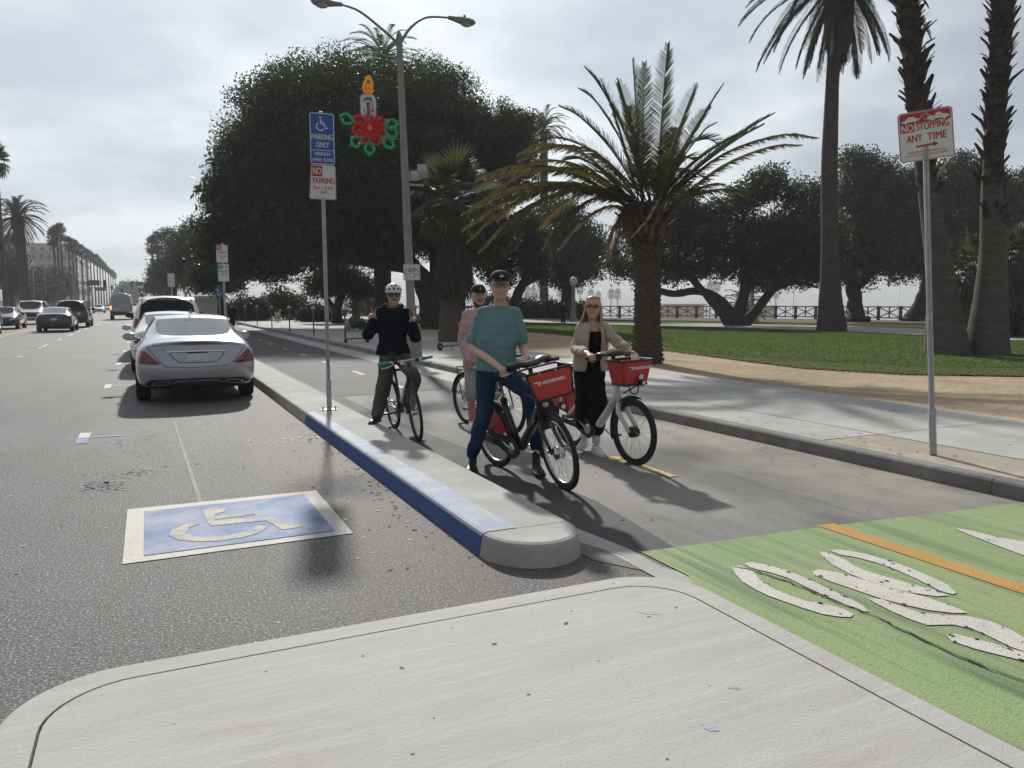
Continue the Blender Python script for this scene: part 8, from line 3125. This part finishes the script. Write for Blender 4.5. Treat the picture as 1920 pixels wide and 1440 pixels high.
# ---- shopping cart with bags
ct = thing('shopping_cart', 'wire shopping cart loaded with bags on the sidewalk', 'shopping cart', (7.05, 28.6, .14), R(80))
M_WIRE = mat('cart_wire', (.10, .10, .11), .4, metal=.7)
fb = MB()
fb.tube([(-.25, -.42, .16), (-.25, .42, .14), (.25, .42, .14), (.25, -.42, .16), (-.25, -.42, .16)], .016, 6)
fb.tube([(-.25, -.42, .16), (-.27, -.48, .95), (.27, -.48, .95), (.25, -.42, .16)], .016, 6)
fb.build('cart_frame', M_WIRE, ct)
for sx in (-.23, .23):
    for sy in (-.40, .40):
        MB().lathe([(.0, -.02), (.055, -.02), (.06, 0), (.055, .02), (0, .02)], 12, c=(sx, sy, .06), axis='X').build('caster', M_TYRE, ct)
bw = MB()
for z, k in ((.42, .9), (.55, .94), (.68, .97), (.82, 1.0)):
    bw.tube([(-.26 * k, -.46, z), (-.24 * k, .45 * k, z + .02), (.24 * k, .45 * k, z + .02), (.26 * k, -.46, z), (-.26 * k, -.46, z)], .006, 4)
for i in range(10):
    y = -.44 + .095 * i
    for sx in (-1, 1):
        bw.tube([(sx * .23, y, .42), (sx * .26, y, .83)], .004, 4)
    bw.tube([(-.23, y, .42), (.23, y, .42)], .004, 4)
bw.build('cart_basket', M_WIRE, ct)
MB().tube([(-.27, -.50, .97), (.27, -.50, .97)], .02, 8).build('cart_handle', mat('cart_red', (.3, .03, .03), .5), ct)
for i, (x, y, z, rx, ry, rz, col, nm) in enumerate([(0, .1, .72, .2, .26, .24, (.025, .07, .035), 'green'), (.02, -.2, .66, .19, .18, .20, (.02, .02, .022), 'black'), (-.05, .3, .60, .15, .13, .14, (.33, .34, .36), 'grey')]):
    P = Matrix.Rotation(R(80), 3, 'Z') @ Vector((x, y, 0))
    o = thing('bag', nm + ' bag lying in the shopping cart', 'bag', (7.05 + P.x, 28.6 + P.y, .14 + z - rz * .4), group='bags in the shopping cart')
    mb = MB().ell((0, 0, rz * .5), (rx, ry, rz), 14, 10)
    mb.v = [tuple(Vector(q) * (1 + .14 * mnoise.noise(Vector(q) * 9 + Vector((i * 5, 0, 0))))) for q in mb.v]
    mb.build('bag_body', mat('bag_' + nm, col, .7), o)
    MB().tube([(0, 0, rz * 1.40), (.02, .01, rz * 1.65), (.05, 0, rz * 1.5)], [.03, .02, .04], 6).build('bag_knot', MATS['bag_' + nm], o)

# ---- kick scooter parked by the fan palm
sc_ = thing('kick_scooter', 'orange and black rental kick scooter parked beside the skirted fan palm', 'scooter', (8.60, 22.7, .14), R(-62))
M_SCO = mat('scooter_orange', (.55, .085, .03), .4, coat=.3)
MB().tube([(0, .50, .16), (0, .42, .62)], [.032, .03], 10).build('lower_stem', M_BLKM, sc_)
MB().tube([(0, .45, .45), (0, .385, .88)], [.034, .032], 10).build('stem_sleeve', M_SCO, sc_)
MB().tube([(0, .385, .88), (0, .36, 1.08)], .024, 10).build('upper_stem', M_BLKM, sc_)
hb = MB().tube([(-.26, .33, 1.10), (0, .36, 1.08), (.26, .33, 1.10)], .015, 8).build('handlebar', M_BLKM, sc_)
MB().box((0, -.02, .135), (.17, .84, .05)).build('deck', M_SCO, sc_, bevel=.015)
MB().box((0, -.02, .163), (.14, .70, .006)).build('deck_mat', M_BLKM, sc_)
for y in (.56, -.52):
    w = MB().lathe([(.06, -.03), (.10, -.03), (.115, -.012), (.115, .012), (.10, .03), (.06, .03)], 22, c=(0, y, .115), axis='X', close=True).build('wheel', M_TYRE, sc_)
    MB().lathe([(.0, -.02), (.06, -.02), (.06, .02), (0, .02)], 16, c=(0, y, .115), axis='X').build('rim', M_GALV, w)
    fd = MB()
    fender(fd, (0, y, .115), .135, 30, 150, .04)
    fd.build('mudguard', M_BLKM, sc_)
MB().tube([(.05, -.1, .12), (.16, -.12, .0)], .010, 6).build('kick_stand', M_BLKM, sc_)
MB().tube([(0, .30, .135), (0, .46, .22)], [.035, .03], 8).build('neck', M_SCO, sc_)

# ---- dog on the far lawn
b = at(521, 602, 60)
dg_ = thing('dog', 'pale shaggy dog standing under the trees behind the parking meters', 'dog', (b.x, b.y, .14), R(60))
mb = MB()
mb.loft([ring2(Vector((x, 0, z)), Vector((0, 1, 0)), Vector((0, 0, 1)), a, c_, n=12) for x, z, a, c_ in ((-.36, .62, .07, .08), (-.28, .58, .13, .15), (0, .56, .13, .15), (.22, .57, .15, .19), (.34, .62, .10, .13))])
mb.tube([(.28, 0, .64), (.40, 0, .80), (.46, 0, .90)], [.10, .085, .085], 10)
mb.ell((.52, 0, .93), (.11, .085, .085), 12, 8)
mb.tube([(.56, 0, .92), (.70, 0, .88)], [.055, .035], 8)
for sg in (-1, 1):
    mb.ell((.46, sg * .085, .90), (.035, .02, .07), 8, 6)
    mb.tube([(.24, sg * .08, .52), (.25, sg * .08, .28), (.24, sg * .08, .12), (.27, sg * .08, .03)], [.075, .05, .04, .045], 8)
    mb.tube([(-.24, sg * .08, .55), (-.20, sg * .09, .36), (-.32, sg * .09, .20), (-.29, sg * .09, .05), (-.25, sg * .09, .03)], [.10, .07, .045, .042, .045], 8)
mb.tube([(-.36, 0, .66), (-.48, 0, .78), (-.46, 0, .92)], [.05, .055, .02], 8)
put('body', remesh(mb, .016, 2, (.03, 16, 16)), mat('dog_fur', (.45, .37, .27), .9, var=.3, scale=12), dg_)

# ---- wooden fence on the bluff
M_WOOD = mat('weathered_fence', (0.115, 0.10, 0.088), .9, var=.3, scale=5, bump=.5, bscale=22)
fn = thing('park_fence', 'rustic rail fence with crossed braces along the bluff edge', 'fence')
me_p = MB().box((0, 0, .62), (.20, .20, 1.28)).mesh('fence_post')
me_p.materials.append(M_WOOD)
me_r = MB().box((0, 0, 0), (1, .12, .10)).mesh('rail')
me_r.materials.append(M_WOOD)
C = catmull([Vector((x, y, 0)) for x, y in FENCE_LINE[1:10]], 10)
pts = [C[0]]
acc = 0
for i in range(1, len(C)):
    seg = (C[i] - C[i - 1]).length
    p_ = C[i - 1]
    while acc + seg >= 1.95:
        p_ = p_.lerp(C[i], (1.95 - acc) / seg)
        seg = (C[i] - p_).length
        acc = 0
        pts.append(p_.copy())
    acc += seg
for i, p_ in enumerate(pts):
    o = link('fence_post', me_p, fn)
    o.location = (p_.x, p_.y, .12)
    if i + 1 < len(pts):
        q = pts[i + 1]
        d = q - p_
        a = math.atan2(d.y, d.x)
        L = d.length
        for z0, z1, nm, x0, x1 in ((1.18, 1.18, 'rail', 0, 1), (.22, .22, 'rail', 0, 1), (.24, 1.14, 'brace', .02, .98), (1.14, .24, 'brace', .02, .98)):
            o = link(nm, me_r, fn)
            A_ = p_.lerp(q, x0) + Vector((0, 0, .12 + z0))
            B_ = p_.lerp(q, x1) + Vector((0, 0, .12 + z1))
            o.location = (A_ + B_) / 2
            e = B_ - A_
            o.rotation_euler = (0, -math.atan2(e.z, math.hypot(e.x, e.y)), a)
            k_ = 1 if nm == 'rail' else .75
            o.scale = ((B_ - A_).length, k_ * (.9 if z0 > z1 else 1), k_)
        o = link('brace', me_r, fn)
        m_ = (p_ + q) / 2
        o.location = (m_.x, m_.y, .12 + .69)
        o.rotation_euler = (0, PI / 2, a)
        o.scale = (.94, .8, .9)

# ---- park lamp pillars and far poles
for px, gpy, tpy, d, lab, r_ in ((1075, 598, 535, 62, 'pale fluted park lamp right of the walking figure', .16), (1409, 607, 535, 55, 'grey park lamp pillar behind the multi-stemmed tree', .15)):
    b = at(px, gpy, d)
    zt = at(px, tpy, d).z
    t = thing('park_lamp', lab, 'lamp post', (b.x, b.y, .14), group='park lamps')
    MB().lathe([(.34, 0), (.34, .18), (.24, .30), (.20, .7), (r_, .9), (r_ * .8, zt - .3), (r_ * 1.2, zt - .2)], 12).build('pillar', M_CPOLE, t)
    MB().lathe([(.08, zt - .2), (.26, zt - .05), (.30, zt + .25), (.18, zt + .50), (.0, zt + .55)], 12).build('lantern', M_SIGNW, t)
for px, d, zt, lab in ((1487, 110, 4.0, 'thin flagpole seen beyond the fence, left of two'), (1545, 110, 4.2, 'thin flagpole seen beyond the fence, right of two'), (1684, 150, 5.2, 'thin far pole beyond the fence right of the broad tree')):
    b = at(px, 569, d)
    t = thing('far_pole', lab, 'pole', (b.x, b.y, -26.0), group='thin poles beyond the fence')
    MB().tube([(0, 0, 0), (0, 0, 26 + zt)], [.12, .06], 8).build('pole_shaft', M_GALV, t)
    MB().ell((0, 0, 26 + zt), (.12, .12, .12), 8, 6).build('pole_cap', M_GALV, t)

# ---- traffic signals
M_SIG = mat('signal_black', (.018, .018, .018), .6)
M_LR = mat('red_signal_light', (1.0, .06, .04), .4, emit=3.0)
M_LG = mat('green_signal_light', (.10, 1.0, .62), .4, emit=3.0)
M_LO = mat('orange_signal_light', (1.0, .35, .08), .4, emit=2.5)
M_POLE = mat('signal_pole', (.12, .125, .13), .5, metal=.3)


def signal_head(t, p, lit=None, yaw=0.0, k=1.0):
    Mx = Matrix.Translation(p) @ Matrix.Rotation(yaw, 4, 'Z')
    h = MB(Mx).box((0, 0, 0), (.36 * k, .22, 1.05 * k)).build('signal_head', M_SIG, t, bevel=.03)
    for i, z in enumerate((.33, 0, -.33)):
        col = {('red', 0): M_LR, ('green', 2): M_LG, ('orange', 0): M_LO}.get((lit, i), M_SHADE)
        MB(Mx).lathe([(0, 0), (.13 * k, 0), (.13 * k, -.02), (0, -.03)], 12, c=(0, -.11, z * k), axis='Y').build('signal_lens', col, h)
        v = MB(Mx)
        v.lathe([(.15 * k, -.115), (.15 * k, -.27)], 12, c=(0, 0, z * k), axis='Y')
        v.build('visor', M_SIG, h)


def mast(lab, X, Y, arm_pts, heads, signs, luminaire=None, h=6.3):
    t = thing('traffic_signal', lab, 'traffic signal', (X, Y, .1), group='traffic signal masts')
    MB().tube([(0, 0, 0), (0, 0, .5), (0, 0, h)], [.20, .15, .11], 10).build('signal_pole', M_POLE, t)
    MB().tube(catmull([Vector((x, 0, z)) for x, z in arm_pts], 5), [.09 - .0025 * i for i in range(5 * (len(arm_pts) - 1) + 1)], 8).build('mast_arm', M_POLE, t)
    for x, z, lit in heads:
        signal_head(t, Vector((x, -.2, z)), lit)
    for x, z, w in signs:
        plate(t, plane_M((x, -.15, z), (1, 0, 0), (0, 0, 1)), w, .75, .03, M_POLE, name='street_name_sign')
    if luminaire:
        MB().tube(catmull([Vector((0, 0, h - .1)), Vector((luminaire[0] * .5, 0, (h + luminaire[1]) / 2 + .25)), Vector((luminaire[0], 0, luminaire[1]))], 5), .04, 6).build('lamp_arm', M_POLE, t)
        MB().ell((luminaire[0] + .3, 0, luminaire[1]), (.42, .14, .07), 10, 6).build('lamp_head', M_LAMPH, t)
    return t


mast('long mast arm with dark signal heads reaching over the far lanes from the left', -14.0, 124, [(0, 3.1), (3.2, 4.2), (4.8, 4.3), (8.6, 4.5)], [(4.1, 4.1, None), (8.7, 4.3, None), (1.6, 2.3, 'orange')], [(7.3, 4.4, 1.5)], (2.1, 6.7))
mast('second smaller mast arm farther down the avenue from the left', -14.0, 189, [(0, 3.1), (2.5, 4.6), (5, 4.9), (7.2, 5.0)], [(3.0, 4.5, None), (7.2, 4.9, None)], [(5.0, 4.6, 2.2)], (2.2, 7.4), 6.6)
mast('mast arm with a lit red signal coming from the right trees', 7.0, 170, [(0, 4.4), (-3, 5.2), (-6, 5.4), (-9.9, 5.5)], [(-9.6, 5.2, 'red'), (-11.4, 3.9, 'green'), (-8.2, 4.0, 'green')], [(-8.2, 5.4, 1.2)], None, 6.0)
t = thing('street_lamp', 'dark street lamp with a drooping arm across the street beside the mast', 'street lamp', (-15.2, 150, .1))
MB().tube([(0, 0, 0), (0, 0, 6.8)], [.14, .08], 8).build('pole', M_POLE, t)
MB().tube(catmull([Vector((0, 0, 6.7)), Vector((1.3, 0, 7.5)), Vector((2.7, 0, 7.8))], 5), .05, 6).build('arm', M_POLE, t)
MB().ell((3.0, 0, 7.8), (.45, .15, .08), 10, 6).build('lamp_head', M_LAMPH, t)

# ---- buildings across the street
M_BLD = mat('pale_stucco', (.50, .49, .47), .9, var=.08, scale=.3)
M_BLD2 = mat('grey_stucco', (.40, .41, .43), .9, var=.08, scale=.3)
M_WIN = mat('window_glass', (.06, .07, .08), .1, coat=1.0)


def building(lab, x0, x1, y, depth, z, m, rows, cols):
    t = thing('apartment_building', lab, 'building', ((x0 + x1) / 2, y, 0))
    w = x1 - x0
    MB().box((0, depth / 2, z / 2), (w, depth, z)).build('wall', m, t)
    MB().box((0, depth / 2, z + .25), (w + .6, depth + .6, .5)).build('roof_parapet', m, t)
    fr_me = MB().box((0, 0, 0), (w / cols * .55, .16, z / rows * .50)).mesh('window')
    fr_me.materials.append(M_SIGNW)
    pa_me = MB().box((0, -.06, 0), (w / cols * .49, .10, z / rows * .43)).mesh('pane')
    pa_me.materials.append(M_WIN)
    for r_ in range(rows):
        for c in range(cols):
            o = link('window', fr_me, t)
            o.location = (-w / 2 + w * (c + .5) / cols, -.02, z * (r_ + .55) / rows)
            q = link('pane', pa_me, o)
            q.location = (0, -.03, 0)
    # side facing the avenue
    sf = MB().box((0, 0, 0), (.16, depth / 5 * .55, z / rows * .50)).mesh('window')
    sf.materials.append(M_WIN)
    for r_ in range(rows):
        for c in range(5):
            o = link('window', sf, t)
            o.location = (w / 2 + .02, depth * (c + .5) / 5, z * (r_ + .55) / rows)
    return t


building('cream apartment block left of the stout feather palm', -58, -41, 262, 22, 15.5, mat('cream_stucco', (.52, .49, .42), .9), 4, 7)
building('tall pale apartment block behind the avenue palms', -42, -22, 300, 40, 21.0, M_BLD, 6, 8)
building('long grey apartment block beyond the avenue palms', -30, -18.5, 262, 60, 16.5, M_BLD2, 5, 6)
t = thing('garden_wall', 'low grey garden wall behind the oncoming cars', 'wall', (-19.5, 110, .1))
MB().box((0, 0, .9), (.3, 60, 1.8)).build('wall_face', M_CPOLE, t)
MB().box((0, 0, 1.85), (.4, 60, .1)).build('wall_coping', M_CONCD, t)
t = thing('bus_shelter', 'white-roofed shelter at the left edge behind the SUV', 'shelter', (-14.8, 88, .14))
MB().box((0, 0, 2.5), (1.8, 4.5, .18)).build('shelter_roof', M_SIGNW, t, bevel=.03)
for sy in (-2, 2):
    MB().tube([(-.7, sy, 0), (-.7, sy, 2.42)], .05, 8).build('shelter_post', M_POLE, t)
MB().box((-.72, 0, 1.3), (.03, 3.8, 1.7)).build('back_panel', M_GLASSD2, t)
b = at(396, 602, 66)
t = thing('white_tent', 'white market tent far behind the parking meters', 'tent', (b.x, b.y, .12))
MB().loft([[(a * w, c * w, z) for a, c in ((-1, -1), (1, -1), (1, 1), (-1, 1))] for z, w in ((1.9, 1.3), (2.1, 1.3), (2.8, .05))], smooth=False).build('tent_roof', M_SIGNW, t)
MB().box((0, 1.25, 1.1), (2.4, .02, 1.7)).build('tent_wall', M_SIGNW, t)
for a in (-1.25, 1.25):
    for c in (-1.25, 1.25):
        MB().tube([(a, c, 0), (a, c, 1.95)], .03, 6).build('tent_pole', M_GALV, t)
# low pavilions on the beach beyond the fence
for i, (px, d, w, zt, lab) in enumerate([(1284, 170, 6, 1.2, 'hazy beach pavilion seen through the limbs of the multi-stemmed tree'), (1405, 190, 12, .8, 'long hazy beach building behind the fence'), (1218, 170, 4, .9, 'hazy beach hut just right of the date palm trunk')]):
    b = at(px, 569, d)
    t = thing('beach_building', lab, 'building', (b.x, b.y, -26))
    MB().box((0, 0, (26 + zt) / 2), (w, 6, 26 + zt)).build('wall', M_BLD, t)
    MB().box((0, 0, 26 + zt + .15), (w + .8, 6.8, .3)).build('roof', M_BLD2, t)

# ---- litter and fallen leaves
M_LITL = mat('dry_leaves', (.20, .12, .06), .9, var=.5, scale=3)
M_LITW = mat('paper_scraps', (.70, .70, .68), .8)


def scraps(name, lab, m, spots, smin, smax):
    mb = MB()
    for x0, x1, y0, y1, n, z in spots:
        for i in range(n):
            x, y = random.uniform(x0, x1), random.uniform(y0, y1)
            s = random.uniform(smin, smax)
            a = random.uniform(0, 6.28)
            c, d = math.cos(a), math.sin(a)
            pts = [(-1, 0, 0), (-.3, .38, .25), (.5, .32, .1), (1.1, 0, .35), (.4, -.36, .05), (-.4, -.3, .2)]
            mb.add([(x + (c * p[0] - d * p[1]) * s, y + (d * p[0] + c * p[1]) * s, z + .003 + p[2] * s * .35) for p in pts], [(0, 1, 4, 5), (1, 2, 3, 4)])
    return tag(mb.build(name, m), lab, 'litter', kind='stuff')


scraps('leaf_litter', 'scattered dry leaves along the kerbs and on the pavement', M_LITL, [(1.60, 1.84, 4.2, 10.5, 130, 0), (1.1, 1.8, 4.2, 9, 20, 0), (5.4, 6.32, 4, 14, 60, .008), (6.5, 7.3, 3, 9, 60, .137), (-1.5, 1.8, 3.5, 12, 40, .0), (7.4, 10, 3, 14, 30, .14), (-.3, 2.3, 1.2, 3.2, 4, .150), (10.2, 14.5, 5, 24, 420, .124), (14, 24, 10, 24, 160, .16), (3, 5, 4, 9, 16, .010)], .008, .028)
scraps('paper_litter', 'small white paper scraps on the asphalt', M_LITW, [(.9, 1.7, 4.6, 7, 12, 0), (-1.8, 1.4, 3.5, 11, 22, 0), (3, 3.6, 7, 9, 3, .01), (14, 26, 14, 30, 16, .17)], .010, .026)

# ================================================================ haze
hz = MB()
hz.box((600, 2000, -0.3), (9200, 5600, 55.0))
M_HZ = bpy.data.materials.new('haze')
M_HZ.use_nodes = True
nt_ = M_HZ.node_tree
nt_.nodes.remove(nt_.nodes['Principled BSDF'])
pv = nt_.nodes.new('ShaderNodeVolumePrincipled')
pv.inputs['Color'].default_value = (0.93, 0.95, 0.97, 1)
pv.inputs['Density'].default_value = 0.0007
pv.inputs['Anisotropy'].default_value = 0.0
nt_.links.new(pv.outputs[0], nt_.nodes['Material Output'].inputs['Volume'])
tag(hz.build('haze', M_HZ), 'thin pale marine haze filling the air over the street', 'haze', kind='stuff')
